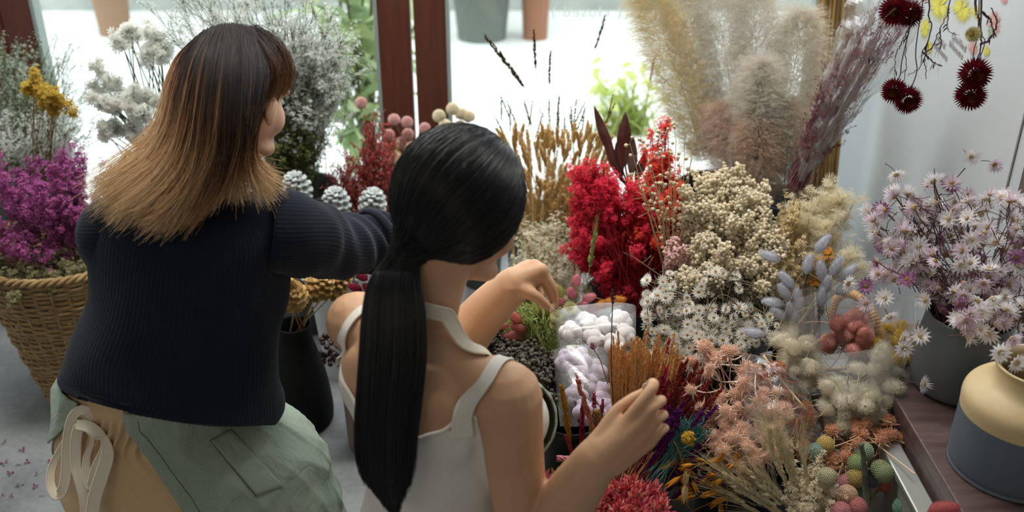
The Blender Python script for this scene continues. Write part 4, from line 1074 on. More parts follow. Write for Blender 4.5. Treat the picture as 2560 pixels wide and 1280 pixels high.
# ------------------------------------------------------------------ left side: basket, statice, caspia
M_wick = mat_plain('willow_wicker', '#8d7148', 0.6, noise='#a98c5e', nscale=40)
def basket():
    c = np.array([-1.18, 2.36, 0]); t = empty('wicker_basket', c, 'tall tapered wicker basket holding the magenta statice', 'basket')
    H = .45; rb, rt = .125, .222; n = 60; Kc = 34; th = np.linspace(0, 2 * PI, Kc * 6 + 1)[:-1]; g = G(); ang = np.arange(6) * 2 * PI / 6
    for i in range(n):
        z = .006 + i * H / n; r = rb + (rt - rb) * (z / H) ** .9 + .004 * math.sin(i * .7); off = .0042 * np.cos(th * Kc / 2 + PI * (i % 2)); zz = z + .0012 * np.sin(th * 5 + i * 1.7)
        ctr = np.stack([(r + off) * np.cos(th), (r + off) * np.sin(th), zz], 1) + c
        rd = np.stack([np.cos(th), np.sin(th), 0 * th], 1)
        g.grid(ctr[:, None] + .0041 * (rd[:, None] * np.cos(ang)[None, :, None] + np.array([0, 0, 1.0]) * np.sin(ang)[None, :, None]), cu=True, cv=True)
    w = g.build('woven_wall', M_wick, t)
    s = G(); a = (np.arange(Kc) + .5) * 2 * PI / Kc; zt = np.linspace(0, H, 8)
    P = np.stack([np.cos(a)[:, None] * (rb + (rt - rb) * (zt / H) ** .9), np.sin(a)[:, None] * (rb + (rt - rb) * (zt / H) ** .9), zt[None] + 0 * a[:, None]], 2) + c
    s.tubes(P, .0042, 6); s.build('stakes', M_wick, w)
    r = G(); tt = np.linspace(0, 2 * PI, 241)
    for k in range(3):
        ph = tt * 22 + k * 2 * PI / 3; P = np.stack([(rt + .007 * np.cos(ph)) * np.cos(tt), (rt + .007 * np.cos(ph)) * np.sin(tt), H + .004 + .007 * np.sin(ph)], 1) + c; r.tubes(P[None], .0055, 6)
    r.build('rim', M_wick, t); b = G(); b.lathe([(.001, .012), (rb, .012), (rb, .004), (.001, .004)][::-1], c, 32); b.build('base', M_wick, t)
    return c + [0, 0, H]
bk = basket()
M_st_olive = mat_plain('stem_olive', '#4f5332', .8); M_st_dark = mat_plain('stem_dark', '#3c3a24', .8); M_st_tan = mat_plain('stem_straw', '#ab8f5c', .75); M_st_green = mat_plain('stem_green', '#55683c', .75); M_st_brown = mat_plain('stem_brown', '#5b3f31', .8)
M_mag = mat_petal('magenta_statice', ['#84376c', '#ae5792', '#c87cb0', '#94447e'], .4)
bunch('magenta_statice', 'magenta statice filling the wicker basket', bk - [0, 0, .1], [E(70, 520, 2.30, 160, 125, .16, 3), E(190, 470, 2.36, 70, 105, .12, 1), E(90, 420, 2.40, 150, 60, .1, 1.2)], 80, M_st_dark, M_mag, STAR5, .0062, nb=9, nf=14, base_r=.07, br=.045, fs=.012, shell=.35)
M_dull = mat_petal('dull_green_statice', ['#6d6c4a', '#8f8b66', '#57583b', '#a19a78'], .2)
bunch('dried_statice', 'faded olive statice tucked under the magenta at the basket rim', bk - [0, 0, .1], [E(60, 690, 2.20, 150, 36, .10, 2), E(180, 690, 2.2, 50, 40, .08, 1)], 46, M_st_dark, M_dull, STAR5, .0062, nb=6, nf=9, base_r=.09, br=.04, fs=.012, shell=.2)
# tall vases standing behind, mostly hidden
M_gvase = mat_plain('dark_grey_ceramic', '#3f4446', .55, noise='#484d4f', nscale=6); M_black = mat_plain('black_matt_ceramic', '#101012', .75, spec=.2); M_zinc = mat_plain('zinc_bucket', '#7f8583', .45, .6)
def bucket(x, y, r, h, label, mat=None, name='bucket'):
    return vase(name, label, (x, y, 0), [(r * .72, 0), (r * .74, .012), (r * .9, h * .55), (r, h - .012), (r * 1.05, h)], mat or M_gvase, None, 'bucket')
bucket(-1.50, 2.86, .12, .42, 'grey bucket behind the wicker basket holding the tall white sea lavender')
bucket(-1.03, 2.80, .10, .45, 'grey bucket holding the white statice behind the woman in navy')
bucket(-.64, 2.72, .12, .46, 'grey bucket holding the big silvery sea lavender bouquet')
M_wtiny = mat_petal('sea_lavender_white', ['#dfe2da', '#f2f3ee', '#c9cfc0'], .6)
M_silver = mat_petal('sea_lavender_silver', ['#bfc4bb', '#dcdfd9', '#eceeea', '#a3aa9b'], .6)
bunch('white_sea_lavender', 'low white sea lavender just above the magenta statice', (-1.46, 2.70, .40), [E(90, 315, 2.62, 130, 55, .12, 2), E(215, 330, 2.6, 50, 40, .1, .6)], 60, M_st_olive, M_wtiny, STAR5, .0042, nb=7, nf=9, base_r=.05, br=.05, fs=.014, shell=.2)
bunch('tall_sea_lavender', 'tall airy grey green sea lavender at the far left of the window', (-1.50, 2.86, .38), [E(60, 190, 2.80, 95, 120, .14, 2), E(170, 170, 2.85, 60, 95, .12, 1), E(10, 130, 2.9, 60, 60, .1, .6), E(40, 240, 2.78, 80, 50, .1, 1)], 110, M_st_green, mat_petal('sea_lavender_greygreen', ['#a3ae98', '#c9d1bf', '#e2e6dd', '#8d9a80'], .6), STAR5, .004, nb=7, nf=6, base_r=.04, br=.07, fs=.012, shell=.0, tlo=.45)
M_must = mat_petal('mustard_statice', ['#c9aa44', '#e0c566', '#b89a40'], .5)
for (a, b, lab) in (((55, 185), (100, 260), 'upper left mustard yellow statice sprig'), ((120, 225), (135, 270), 'lower right mustard yellow statice sprig')):
    cpt = PY(a[0], a[1], 2.50)
    bunch('mustard_statice', lab + ' among the white sea lavender', (-1.36, 2.62, .40), [E(a[0] + 20, a[1] + 8, 2.50, 48, 22, .03, 1), E(b[0] + 25, b[1] - 8, 2.50, 40, 24, .03, 1)], 14, mat_plain('mustard_stem', '#8a6a3a', .8), M_must, STAR5, .0065, nb=6, nf=12, base_r=.015, br=.02, fs=.011, shell=.2, tlo=.9)
M_wst = mat_petal('white_statice', ['#f4f5ee', '#fdfdf8', '#f6f7f0'], .75)
Tpuff = T_merge(T_star(7, .30, .55, .05), T_scale(T_star(5, .3, .9, .05), (.6, .6, .8)))
bunch('white_statice', 'white statice with thick green stems left of the long brown hair', (-1.03, 2.80, .42), [E(345, 100, 2.60, 55, 42, .06, 1.3), E(385, 130, 2.6, 35, 40, .05, .6), E(255, 225, 2.58, 38, 46, .05, 1), E(330, 265, 2.56, 66, 52, .06, 1.6), E(300, 325, 2.55, 52, 34, .05, 1.1), E(245, 165, 2.6, 20, 16, .03, .3)], 56, M_st_green, M_wst, STAR6, .0105, nb=6, nf=13, base_r=.03, br=.035, fs=.012, shell=.3, stem_r=.0024, tlo=.9, sides=5)
bunch('silver_sea_lavender', 'huge silvery sea lavender bouquet behind the head of the woman in navy', (-.64, 2.68, .42), [E(560, 40, 2.62, 190, 90, .16, 2.4), E(760, 90, 2.62, 145, 130, .16, 3.2), E(640, 190, 2.60, 170, 110, .15, 1.6), E(780, 230, 2.58, 95, 110, .13, 2.0), E(820, 150, 2.6, 80, 110, .12, 1.2)], 210, M_st_olive, M_silver, STAR5, .0050, nb=9, nf=13, base_r=.035, br=.075, fs=.014, shell=.0, tlo=.5)
bunch('olive_foliage', 'dark olive lower sprays of the sea lavender beside the face', (-.62, 2.62, .42), [E(725, 340, 2.56, 62, 90, .09, 2), E(690, 420, 2.54, 45, 45, .07, 1), E(770, 330, 2.56, 50, 70, .08, 1)], 120, M_st_olive, mat_petal('olive_bits', ['#474d2a', '#6a7042', '#8d9163', '#5a5f38'], .3), STAR5, .0052, nb=7, nf=9, base_r=.03, br=.045, fs=.012, shell=.0)
# red broom grass by the post
bucket(-.405, 2.74, .10, .34, 'grey bucket behind the navy sleeve holding the dusty red broom grass')
M_redb = mat_petal('dusty_red_broom', ['#c25a5c', '#d97f78', '#e8a49a', '#c4605c'], .55)
bunch('red_broom_grass', 'dusty red broom grass standing left of the door post', (-.405, 2.74, .28), [E(905, 430, 2.70, 82, 75, .10, 2), E(945, 350, 2.72, 50, 80, .08, 1.4), E(850, 470, 2.68, 38, 60, .06, .6)], 190, mat_plain('red_broom_stem', '#8f3a35', .8), M_redb, T_spindle(1, .3, 4), .0065, nb=10, nf=4, base_r=.06, br=.028, fs=.004, bend=.02, shell=.0, tlo=.35)
# globe amaranths round the post
Pg = globe(['#eac0bc', '#f3d4ce', '#dca8a4'], .0165); Cg = globe(['#f6ead0', '#fbf6e6', '#ecdcb4'], .0175)
bucket(-.27, 2.98, .08, .34, 'grey bucket holding the pink globe amaranths in front of the door post'); bucket(-.10, 2.98, .08, .36, 'grey bucket holding the cream globe amaranths in front of the door post')
gb = np.array([-.27, 2.98, .28])
for x, y in ((903, 258), (985, 300), (1018, 306), (1062, 322), (1003, 358), (1030, 368), (1066, 374), (972, 338), (1048, 392), (958, 372), (1020, 336)):
    p = PY(x, y, 2.92 + rng.uniform(-.05, .05)); Pg.at(p, nrm(p - gb + rng.normal(size=3) * .03), 'pink globe amaranth in front of the door post', 'pink globe amaranths by the post')
gb = np.array([-.10, 2.98, .30])
for x, y in ((1098, 290), (1132, 273), (1154, 285), (1172, 292), (1113, 314), (1130, 326), (1150, 318), (1168, 326), (1120, 346), (1145, 342), (1100, 332), (1160, 352), (1090, 352), (1178, 342), (1000, 432), (990, 396), (1008, 410), (1042, 412)):
    p = PY(x, y, 2.92 + rng.uniform(-.06, .06)); Cg.at(p, nrm(p - gb + rng.normal(size=3) * .03), 'cream globe amaranth in the cluster right of the door post' if x > 1080 else 'cream globe amaranth low beside the dusty red broom', 'cream globe amaranths' if x > 1080 else 'low cream globe amaranths')
bunch('tan_filler', 'tan dried filler twigs under the globe amaranths', (-.2, 2.95, .30), [E(1010, 400, 2.88, 60, 50, .07, 1), E(1130, 350, 2.90, 55, 30, .06, 1)], 40, M_st_tan, mat_petal('tan_bits', ['#b59763', '#d5bd8c', '#9a7c4c'], .3), STAR5, .0065, nb=6, nf=4, base_r=.03, br=.03, fs=.01)

# pine cones on sticks
Sc = cone('#9aa2a1', '#c9cfcd', '#6d6655', .034, .17); Gc = cone('#9a7848', '#d0ab74', '#7d5a2e', .040, .20)
vb_ = PZ(762, 1052, 0); vase('black_bottle_vase', 'tall black bottle vase on the floor holding gilded pine cones', vb_, [(.066, 0), (.078, .012), (.080, .06), (.070, .15), (.054, .22), (.043, .27), (.045, .305)], M_black)
vt_ = vb_ + [0, 0, .27]
for x, y, Y, lean in ((735, 752, 2.12, (-.2, -.5)), (792, 726, 2.16, (.1, -.6)), (826, 722, 2.19, (.3, -.4)), (712, 716, 2.2, (-.3, -.2))):
    p = PY(x, y, Y); Gc.at(p, nrm(p - vt_ + np.array([lean[0], lean[1], .0]) * .05), 'gilded pine cone on a stick in the black bottle vase', 'gilded pine cones')
for x, y, Y in ((742, 700, 2.26), (866, 697, 2.24), (815, 690, 2.3)):
    p = PY(x, y, Y); Sc.at(p, nrm(p - vt_), 'silvered pine cone on a stick in the black bottle vase', 'silvered pine cones in the black vase')
for x, y, lab in ((752, 486, 'silvered pine cone above the navy shoulder'), (846, 524, 'silvered pine cone above the middle of the navy sleeve'), (930, 526, 'silvered pine cone at the rolled cuff of the navy sleeve')):
    p = PY(x, y, 2.45); Sc.at(p, nrm(np.array([rng.normal() * .15, -.35, 1])), lab, None, 1.2)
bucket(-.47, 2.45, .10, .36, 'white bucket under the navy sleeve holding silvered pine cones', mat_plain('white_enamel', '#d5d7d5', .35))
# other pots on the floor between the two women
vase('white_pot', 'white ceramic pot on the floor behind the gilded pine cones', (-.50, 2.62, 0), [(.07, 0), (.085, .02), (.09, .2), (.085, .26), (.088, .28)], mat_plain('white_ceramic', '#dcdedd', .3))
vase('rose_grey_pot', 'rose grey pot on the floor left of the bare shoulder', (-.36, 2.10, 0), [(.06, 0), (.066, .012), (.07, .15), (.07, .25), (.074, .26)], mat_plain('rose_grey_clay', '#7c6864', .6))
M_berry = mat_plain('dark_brown_berry', '#2e1a13', .35)
for i in range(44):
    a = in_ell(1, PY(836, 872, 2.06), (.040, .03, .05), .5)[0]; g = G(); g.stamp(BALL1, np.eye(3)[None], a[None], .0066 * rng.uniform(.8, 1.2)); o = g.build('dark_berry', M_berry); tag(o, 'dark brown berry in the cluster beside the black bottle vase', 'berry', 'dark brown berries')
g = G(); g.tubes(stems((-.36, 2.1, .2), in_ell(9, PY(836, 872, 2.06), (.035, .03, .05)), .1), .0016, 4); tag(g.build('berry_twig', M_st_brown), 'brown twig carrying the dark berries beside the black vase', 'twig')
PinkB = bunny('#a63a55', '#c8607a', .036, .009, .007)
pb = np.array([-.30, 2.1, .25])
for x, y, dx in ((918, 700, -.5), (948, 708, .1), (905, 728, -.8), (930, 735, -.3), (955, 728, .2)):
    p = PY(x, y, 1.98); PinkB.at(p, nrm([dx, -.2, .6]), 'deep pink bunny tail grass beside the bare left shoulder', 'deep pink bunny tails')

# petals fallen on the concrete
M_pm = mat_petal('fallen_magenta', ['#6d2a4f', '#8b3a66'], .2); M_pp = mat_petal('fallen_pale', ['#b7a9a2', '#8d7d78'], .2)
for i, (x, y) in enumerate(((122, 1094), (56, 1125), (10, 1158), (45, 1160), (25, 1183), (92, 1185), (48, 1214), (88, 1216), (8, 1237), (170, 1257), (68, 1155), (28, 1240), (105, 1236), (130, 1152), (12, 1105))):
    p = PZ(x, y, .004); g = G(); g.stamp(T_star(3, .35, .3, .02), rot_to(nrm(np.array([[rng.normal() * .4, rng.normal() * .4, 1]]))), p[None], .010 * rng.uniform(.6, 1.3))
    o = g.build('fallen_petal', M_pm if i % 3 else M_pp, smooth=False); tag(o, 'small magenta floret fallen on the concrete floor' if i % 3 else 'small pale dry floret fallen on the concrete floor', 'petal', 'magenta florets on the floor' if i % 3 else 'pale florets on the floor')
# ------------------------------------------------------------------ centre: golden grass, red broom, rice flower, pampas
M_st_gold = mat_plain('stem_gold', '#b58a45', .7); M_st_red = mat_plain('stem_crimson', '#9a1826', .7); M_st_cream = mat_plain('stem_cream', '#cdb58c', .7)
bucket(.10, 2.64, .12, .40, 'grey bucket at the window holding the golden foxtail grass')
Gold = seedhead('golden_foxtail', ['#f2d69a', '#f9e6ba', '#e6c480', '#fbefcc'], .056, .0048, 170, .0062, '#dcbc80', .32, .02, .7, curve=.007, transl=.5, hair=120, hl=.011, stem_r=.0007)
gb = np.array([.10, 2.64, .22])
for i in range(285):
    x = rng.uniform(1236, 1512); y = rng.uniform(350, 560) if i > 110 else rng.uniform(470, 600)
    if x < 1330 and y > 520: x += 60
    p = PY(x, y, 2.56 + rng.uniform(-.10, .12)); lean = np.array([(x - 1375) / 260 * .55, rng.uniform(-.5, .2), 1.0]) + rng.normal(size=3) * .12
    Gold.at(p, nrm(lean), 'golden foxtail grass head in the thick stand between the black ponytail and the red flowers', 'golden foxtail grasses')
Thin = seedhead('thin_green_grass', ['#6d7343', '#8a8450', '#585a34'], .07, .0022, 50, .006, '#6d6a40', .40, .04, .8, stem_r=.0008)
for i in range(22):
    x = rng.uniform(1250, 1520); y = rng.uniform(300, 350); p = PY(x, y, 2.66 + rng.uniform(-.05, .1)); Thin.at(p, nrm([rng.normal() * .3 + (x - 1385) / 500, 0, 1]), 'thin green grass spike standing above the golden foxtails', 'thin green grass spikes')
Dark = seedhead('dark_seed_spike', ['#3f3a22', '#5d5330', '#2e2b1b'], .085, .0030, 90, .006, '#5c5636', .42, .03, .8, stem_r=.0007)
for (x0, y0, x1, y1, lab) in ((1310, 218, 1222, 90, 'leftmost dark grass spike against the bright pane, leaning left'), (1340, 173, 1331, 76, 'dark grass spike against the bright pane below the terracotta planter'), (1374, 214, 1371, 130, 'short upright dark grass spike in the middle of the bright pane'), (1487, 122, 1517, 42, 'dark grass spike leaning right under the window lettering'), (1393, 322, 1393, 242, 'lowest upright dark grass spike just above the golden foxtails'), (1625, 205, 1634, 142, 'small dark grass spike against the left pampas plume')):
    a = PY(x0, y0, 2.70); b = PY(x1, y1, 2.70); L = np.linalg.norm(b - a); Dark.at(a, nrm(b - a), lab, None, L / .085)
# dark leaves
def leaf_mesh(L, w, curl=.15, fold=.12):
    n = 14; t = np.linspace(0, 1, n); ww = w * np.sin(np.clip(t * .96 + .02, 0, 1) * PI) ** .75 * (1.1 - .4 * np.abs(t - .45)); x = np.linspace(-1, 1, 7)
    V = np.stack([ww[:, None] * x[None], curl * L * (t ** 2)[:, None] + fold * ww[:, None] * np.abs(x)[None] * 2, L * t[:, None] + 0 * x[None]], -1)
    return V
t = empty('leaf_branch', PY(1580, 560, 2.36), 'branch of long brown grey leaves standing behind the red broom', 'branch')
M_lf = mat_plain('mauve_brown_leaf', '#5e423b', .5, noise='#8b7d76', nscale=14)
bs = PY(1572, 480, 2.36); g = G()
for (x, y, w, dx) in ((1490, 258, .016, -.1), (1512, 330, .013, .2), (1556, 274, .017, .15), (1542, 300, .012, -.2), (1588, 340, .014, .3), (1536, 352, .012, 0), (1614, 372, .013, .4)):
    tip = PY(x, y, 2.36 + dx * .1); root = bs * .55 + tip * .45 + np.array([0, 0, -.03]); dd = tip - root; L = np.linalg.norm(dd)
    lm = G(); z_ = nrm(dd); y_ = nrm(CAM - root); x_ = nrm(np.cross(y_, z_) + rng.normal(size=3) * .25); y_ = np.cross(z_, x_); M = np.stack([x_, y_, z_], 1); lm.grid(leaf_mesh(L, w * .95) @ M.T + root); o = lm.build('leaf', M_lf, t); mo = o.modifiers.new('t', 'SOLIDIFY'); mo.thickness = .0008
    g.tubes(cr([bs - [0, 0, .1], bs, root], 8)[None], .0025, 5)
st = g.build('stem', M_st_brown, t)

# red broom bloom
bucket(.30, 2.26, .11, .36, 'grey bucket holding the bright red broom in the middle of the flowers')
rb = np.array([.30, 2.26, .28])
M_crim = mat_petal('crimson_broom', ['#dd2a48', '#ee4a60', '#c51c3c', '#f06a7c'], .45); M_verm = mat_petal('vermilion_broom', ['#e2473a', '#f06a54', '#d03830'], .45)
bunch('red_broom', 'bright crimson red broom bunch left of the thin cream pod stems', rb, [E(1478, 520, 2.22, 70, 105, .09, 2.2), E(1450, 620, 2.20, 42, 40, .06, .6), E(1545, 640, 2.18, 80, 100, .08, 1.6), E(1430, 430, 2.26, 22, 30, .03, .25), E(1530, 460, 2.24, 40, 60, .06, .6), E(1500, 440, 2.22, 60, 40, .06, .8), E(1600, 520, 2.2, 50, 80, .06, 1)], 165, M_st_red, M_crim, STAR5, .0050, nb=9, nf=16, base_r=.035, br=.032, fs=.014, bend=.06, shell=.1, tlo=.6)
bunch('red_broom', 'vermilion red broom bunch behind the thin cream pod stems', rb + [.05, 0, 0], [E(1655, 325, 2.26, 28, 26, .03, .4), E(1640, 400, 2.26, 40, 40, .05, .7), E(1650, 480, 2.22, 60, 70, .07, 1.4), E(1620, 570, 2.20, 60, 55, .07, 1.2), E(1690, 500, 2.24, 30, 60, .05, .6), E(1600, 470, 2.24, 40, 40, .05, .6)], 105, M_st_red, M_verm, STAR5, .0052, nb=9, nf=15, base_r=.03, br=.030, fs=.013, bend=.05, shell=.1, tlo=.65)
g = G(); K = 150; tips = np.array([PY(rng.uniform(1500, 1690), rng.uniform(560, 640), 2.18 + rng.uniform(-.06, .06)) for _ in range(K)]); b0 = np.array([PY(rng.uniform(1535, 1650), rng.uniform(770, 800), 2.16 + rng.uniform(-.05, .05)) for _ in range(K)])
g.tubes(stems(b0, tips, .02, 6), .0014, 4); o = g.build('red_stems', M_st_red); tag(o, 'dense deep red stems below the red broom heads', 'stems', None, 'stuff')
# thin cream pods
t = empty('flax_pods', PY(1690, 700, 2.08), 'thin cream stems with small round pods in front of the red broom', 'dried flowers')
tips = np.array([PY(x, y, 2.08 + rng.uniform(-.04, .04)) for x, y in ((1575, 360), (1590, 390), (1610, 370), (1630, 420), (1655, 350), (1668, 330), (1690, 350), (1672, 420), (1700, 420), (1712, 330), (1640, 460), (1615, 440), (1725, 470), (1690, 480), (1590, 430), (1736, 330), (1660, 500), (1708, 520), (1646, 540), (1680, 560), (1600, 470), (1728, 400), (1580, 640), (1610, 700))])
S = stems(PY(1688, 730, 2.08) + rng.normal(size=(len(tips), 3)) * .012, tips, .03, 10); g = G(); g.tubes(S, np.linspace(1.2, .6, 10)[None] * .0012, 4); pods = []
for k in range(len(tips)):
    for q in range(7):
        u = rng.integers(5, 10); p = S[k, u]; e_ = p + nrm(rng.normal(size=3) + [0, 0, 1.0]) * rng.uniform(.01, .03); g.tubes(np.array([[p, (p + e_) / 2, e_]]), .0006, 3); pods.append(e_)
st = g.build('stem', M_st_cream, t); st['kind'] = 'stuff'
pods = np.array(pods); M_pod = mat_petal('cream_pod', ['#d9c7a2', '#c9b48a', '#e6d9ba'], .2)
for p in pods[:90]: g = G(); g.stamp(BALL1, np.eye(3)[None], p[None], .0040 * rng.uniform(.8, 1.25)); g.build('pod', M_pod, t)
# baby's breath
M_bb = mat_petal('babys_breath_cream', ['#e6e1c8', '#f2efde', '#d6d0ae'], .55)
bucket(.02, 2.30, .10, .30, 'grey bucket behind the reaching hand holding the cream gypsophila')
bunch('gypsophila', 'cream gypsophila behind the reaching hand', (.04, 2.32, .26), [E(1370, 640, 2.28, 95, 85, .11, 2), E(1340, 590, 2.34, 60, 40, .08, .6), E(1420, 700, 2.22, 50, 50, .07, .7)], 80, M_st_tan, M_bb, STAR6, .0050, nb=8, nf=8, base_r=.035, br=.05, fs=.012, shell=.05)
# green bearded ear
def bearded(name, cols, L=.075, r=.005, awn=.07, n=46, awns=60, stem='#9a9a55', stemL=.3, tilt=.25, ar=.00028):
    m = mat_petal(name + '_' + cols[0][1:], cols, .35); ms = mat_plain(name + '_stem_' + cols[0][1:], stem, .7); vs = []
    for q in range(3):
        g = G(); i = np.arange(n); t = i / n; th = i * PI + rng.normal(size=n) * .35; D = np.stack([np.cos(th) * .5, np.sin(th) * .5, np.ones(n)], 1)
        w = np.sin(np.clip(t * .85 + .12, 0, 1) * PI) ** .5; C = np.stack([np.cos(th) * r * w * .8, np.sin(th) * r * w * .8, t * L], 1); g.stamp(T_spindle(1, .2, 5), rot_to(D), C, .013)
        j = rng.integers(0, n, awns); d = nrm(D[j] * [1, 1, 1 / tilt] + rng.normal(size=(awns, 3)) * .25); u = np.linspace(0, 1, 5)[None, :, None]; A = C[j][:, None] + d[:, None] * u * (awn * rng.uniform(.6, 1.15, awns))[:, None, None] + np.array([0, 0, .006]) * 1.0
        A[:, :, :2] *= 1 + u * .25
        g.tubes(A, np.linspace(1, .35, 5)[None] * ar, 3); vs.append([part_mesh(g, 'ear', m, False), stem_part(ms, stemL, .0012, .02)])
    return Proto(name, 'grass', vs)
GreenEar = bearded('bearded_grass', ['#8ea05a', '#b0b878', '#cbc48c'], .08, .006, .06)
GreenEar.at(PY(1474, 670, 1.96), nrm([.12, .1, 1]), 'single green bearded grass ear in front of the crimson broom')
# rice flower and friends
bucket(.50, 2.10, .13, .36, 'grey bucket holding the cream rice flower')
M_rice = mat_petal('rice_flower', ['#f0e4c8', '#faf3e0', '#e6d6b4', '#f4ead2'], .4)
cb = np.array([.50, 2.10, .28])
bunch('rice_flower', 'big cream rice flower bunch right of the red broom', cb, [E(1845, 535, 2.10, 85, 60, .09, 2), E(1770, 470, 2.16, 40, 34, .05, .6), E(1815, 440, 2.2, 50, 24, .05, .6), E(1880, 480, 2.14, 60, 30, .06, .7), E(1790, 560, 2.04, 55, 44, .06, .9), E(1820, 640, 1.98, 90, 36, .07, 1.4), E(1780, 690, 1.96, 70, 34, .06, .9), E(1880, 690, 1.97, 60, 44, .06, .9), E(1905, 610, 2.02, 45, 40, .05, .7), E(1720, 520, 2.08, 22, 40, .03, .35), E(1735, 700, 1.94, 40, 34, .04, .5)], 120, M_st_tan, M_rice, BALL0, .0040, nb=7, nf=22, base_r=.05, br=.028, fs=.017, bend=.08, shell=.5, tlo=.85, smooth=True)
bunch('rice_flower', 'small blush pink rice flower tuft below the red broom', (.37, 2.02, .30), [E(1692, 632, 2.02, 28, 34, .03, 1)], 22, M_st_tan, mat_petal('blush_rice', ['#e3b8ae', '#efd2c8', '#d79d97'], .3), BALL0, .0038, nb=6, nf=16, base_r=.01, br=.018, fs=.011, shell=.2, tlo=.9, smooth=True)
bucket(.70, 2.24, .10, .34, 'grey bucket holding the feathery cream grass near the white wall')
M_feath = mat_petal('feathery_cream', ['#f0e6ca', '#f7f0dc', '#e6dab6', '#f4ead0'], .55)
Tfe = T_star(9, .05, .5, .0)
bunch('feathery_grass', 'feathery pale cream flowers in front of the white wall', (.70, 2.22, .26), [E(2050, 540, 2.18, 80, 90, .09, 2.2), E(2085, 640, 2.1, 75, 40, .08, 1.1), E(2100, 480, 2.22, 40, 40, .05, .5)], 70, M_st_tan, M_feath, Tfe, .0115, nb=9, nf=11, base_r=.035, br=.04, fs=.018, shell=.1)
bunch('straw_spires', 'slender straw coloured spires between the rice flower and the feathery cream flowers', (.60, 2.16, .28), [E(1985, 500, 2.14, 24, 62, .04, 1.4), E(1960, 600, 2.08, 46, 60, .06, 1.4), E(2000, 660, 2.04, 50, 40, .06, .8)], 60, M_st_tan, mat_petal('straw_spires', ['#dcc494', '#ead8b0', '#cbb07c'], .4), STAR5, .0055, nb=9, nf=4, base_r=.03, br=.022, fs=.008, bend=.04, shell=.05, tlo=.4)
bunch('orange_statice', 'small orange dried flowers peeping out below the feathery cream flowers', (.68, 2.10, .30), [E(2078, 625, 2.06, 20, 26, .03, 1)], 12, M_st_tan, mat_petal('orange_bits', ['#c98632', '#dca04a'], .3), STAR5, .006, nb=4, nf=4, base_r=.01, br=.02, fs=.01, shell=.0)

# pampas plumes
def plume(px0, py0, px1, py1, Y0, Y1, wpx, cols, label, dens=9000, hair=.05, lean=.0):
    b = PY(px0, py0, Y0); e_ = PY(px1, py1, Y1); d = proj((b + e_) / 2)[2]; w = wpx * pix(d)
    t0 = empty('pampas_plume', b, label, 'pampas grass', 'pampas plumes at the window')
    m = mat_petal('pampas_' + cols[0][1:], [cols[0], cols[1], cols[2]], .62)
    mid = (b + e_) / 2 + np.array([lean, -.02, .02]); R = cr([b, mid, e_], 40); g = G(); g.tubes(R[None], np.linspace(.0016, .0006, 40)[None], 5)
    g2 = G(); n = dens; u = rng.uniform(0, 1, n) ** .9; i = np.minimum((u * 38).astype(int), 38); f = (u * 38 - i)[:, None]; c = R[i] * (1 - f) + R[i + 1] * f; T = nrm(R[i + 1] - R[i])
    prof = np.sin(np.clip(u * .93 + .05, 0, 1) * PI) ** .65 * w
    s = nrm(np.cross(T, rdirs(n))); rr = prof * np.sqrt(rng.uniform(0, 1, n)); cl = c + s * rr[:, None] * .85
    dirs = nrm(T * .8 + s * .7 + rng.normal(size=(n, 3)) * .55); L = hair * rng.uniform(.5, 1.2, n); q = np.linspace(0, 1, 5)[None, :, None]
    P = cl[:, None] + dirs[:, None] * L[:, None, None] * q + s[:, None] * (L * .25)[:, None, None] * q ** 2 - np.array([0, 0, 1.0]) * (L * .3)[:, None, None] * q ** 2
    g2.tubes(P, np.linspace(1, .3, 5)[None] * .00034, 3, a=np.clip(u[:, None] * .8 + .1 + 0 * q[0, :, 0][None], 0, 1))
    # side hairs make it downy
    k = rng.integers(0, n, n); jx = rng.integers(1, 5, n); o = P[k, jx]; dd = nrm(dirs[k] * .6 + rdirs(n)); Lh = hair * .28 * rng.uniform(.5, 1.2, n); q3 = np.linspace(0, 1, 3)[None, :, None]
    g2.tubes(o[:, None] + dd[:, None] * Lh[:, None, None] * q3, np.linspace(1, .4, 3)[None] * .0003, 3, a=np.clip(u[k][:, None] * .8 + .15 + 0 * q3[0, :, 0][None], 0, 1))
    g2.build('plume', m, t0); g.build('stem', M_st_cream, t0)
bucket(.62, 2.72, .13, .46, 'grey bucket at the window holding the pampas plumes')
cw = ['#f2eada', '#f8f3e8', '#fcf9f2']; cy = ['#ecd9a6', '#f3e6bf', '#f8f0d8']; cg = ['#ece2d0', '#f3ecde', '#f8f4ea']; cp = ['#f4dcc8', '#f8e6d8', '#fcf1e9']; cb_ = ['#f0d4bc', '#f5e0cc', '#faece0']
plume(1762, 400, 1590, -90, 2.62, 2.76, 66, cy, 'leftmost pampas plume, yellowish, leaning left across the window')
plume(1790, 380, 1665, -110, 2.70, 2.84, 60, cg, 'beige pampas plume just right of the yellowish one')
plume(1850, 420, 1770, -110, 2.64, 2.78, 78, cw, 'tall white pampas plume in the middle of the group')
plume(1890, 420, 1880, -90, 2.60, 2.70, 74, cw, 'tall white pampas plume right of the middle one')
plume(1930, 430, 2010, 20, 2.58, 2.62, 80, cg, 'rightmost grey white pampas plume beside the wrapped mauve grass')
plume(1890, 400, 1905, 150, 2.52, 2.54, 46, cw, 'short white pampas plume in front of the tall ones')
plume(1850, 490, 1790, 260, 2.56, 2.60, 62, cp, 'low pink pampas plume on the left of the group', 7000, .042)
plume(1890, 490, 1885, 290, 2.50, 2.50, 52, cb_, 'low brownish pink pampas plume at the centre', 6500, .04)
plume(1960, 470, 1965, 250, 2.52, 2.52, 55, ['#e6d8c0', '#efe4d2', '#f5eee0'], 'low beige pampas plume in front of the rightmost one', 6500, .042)

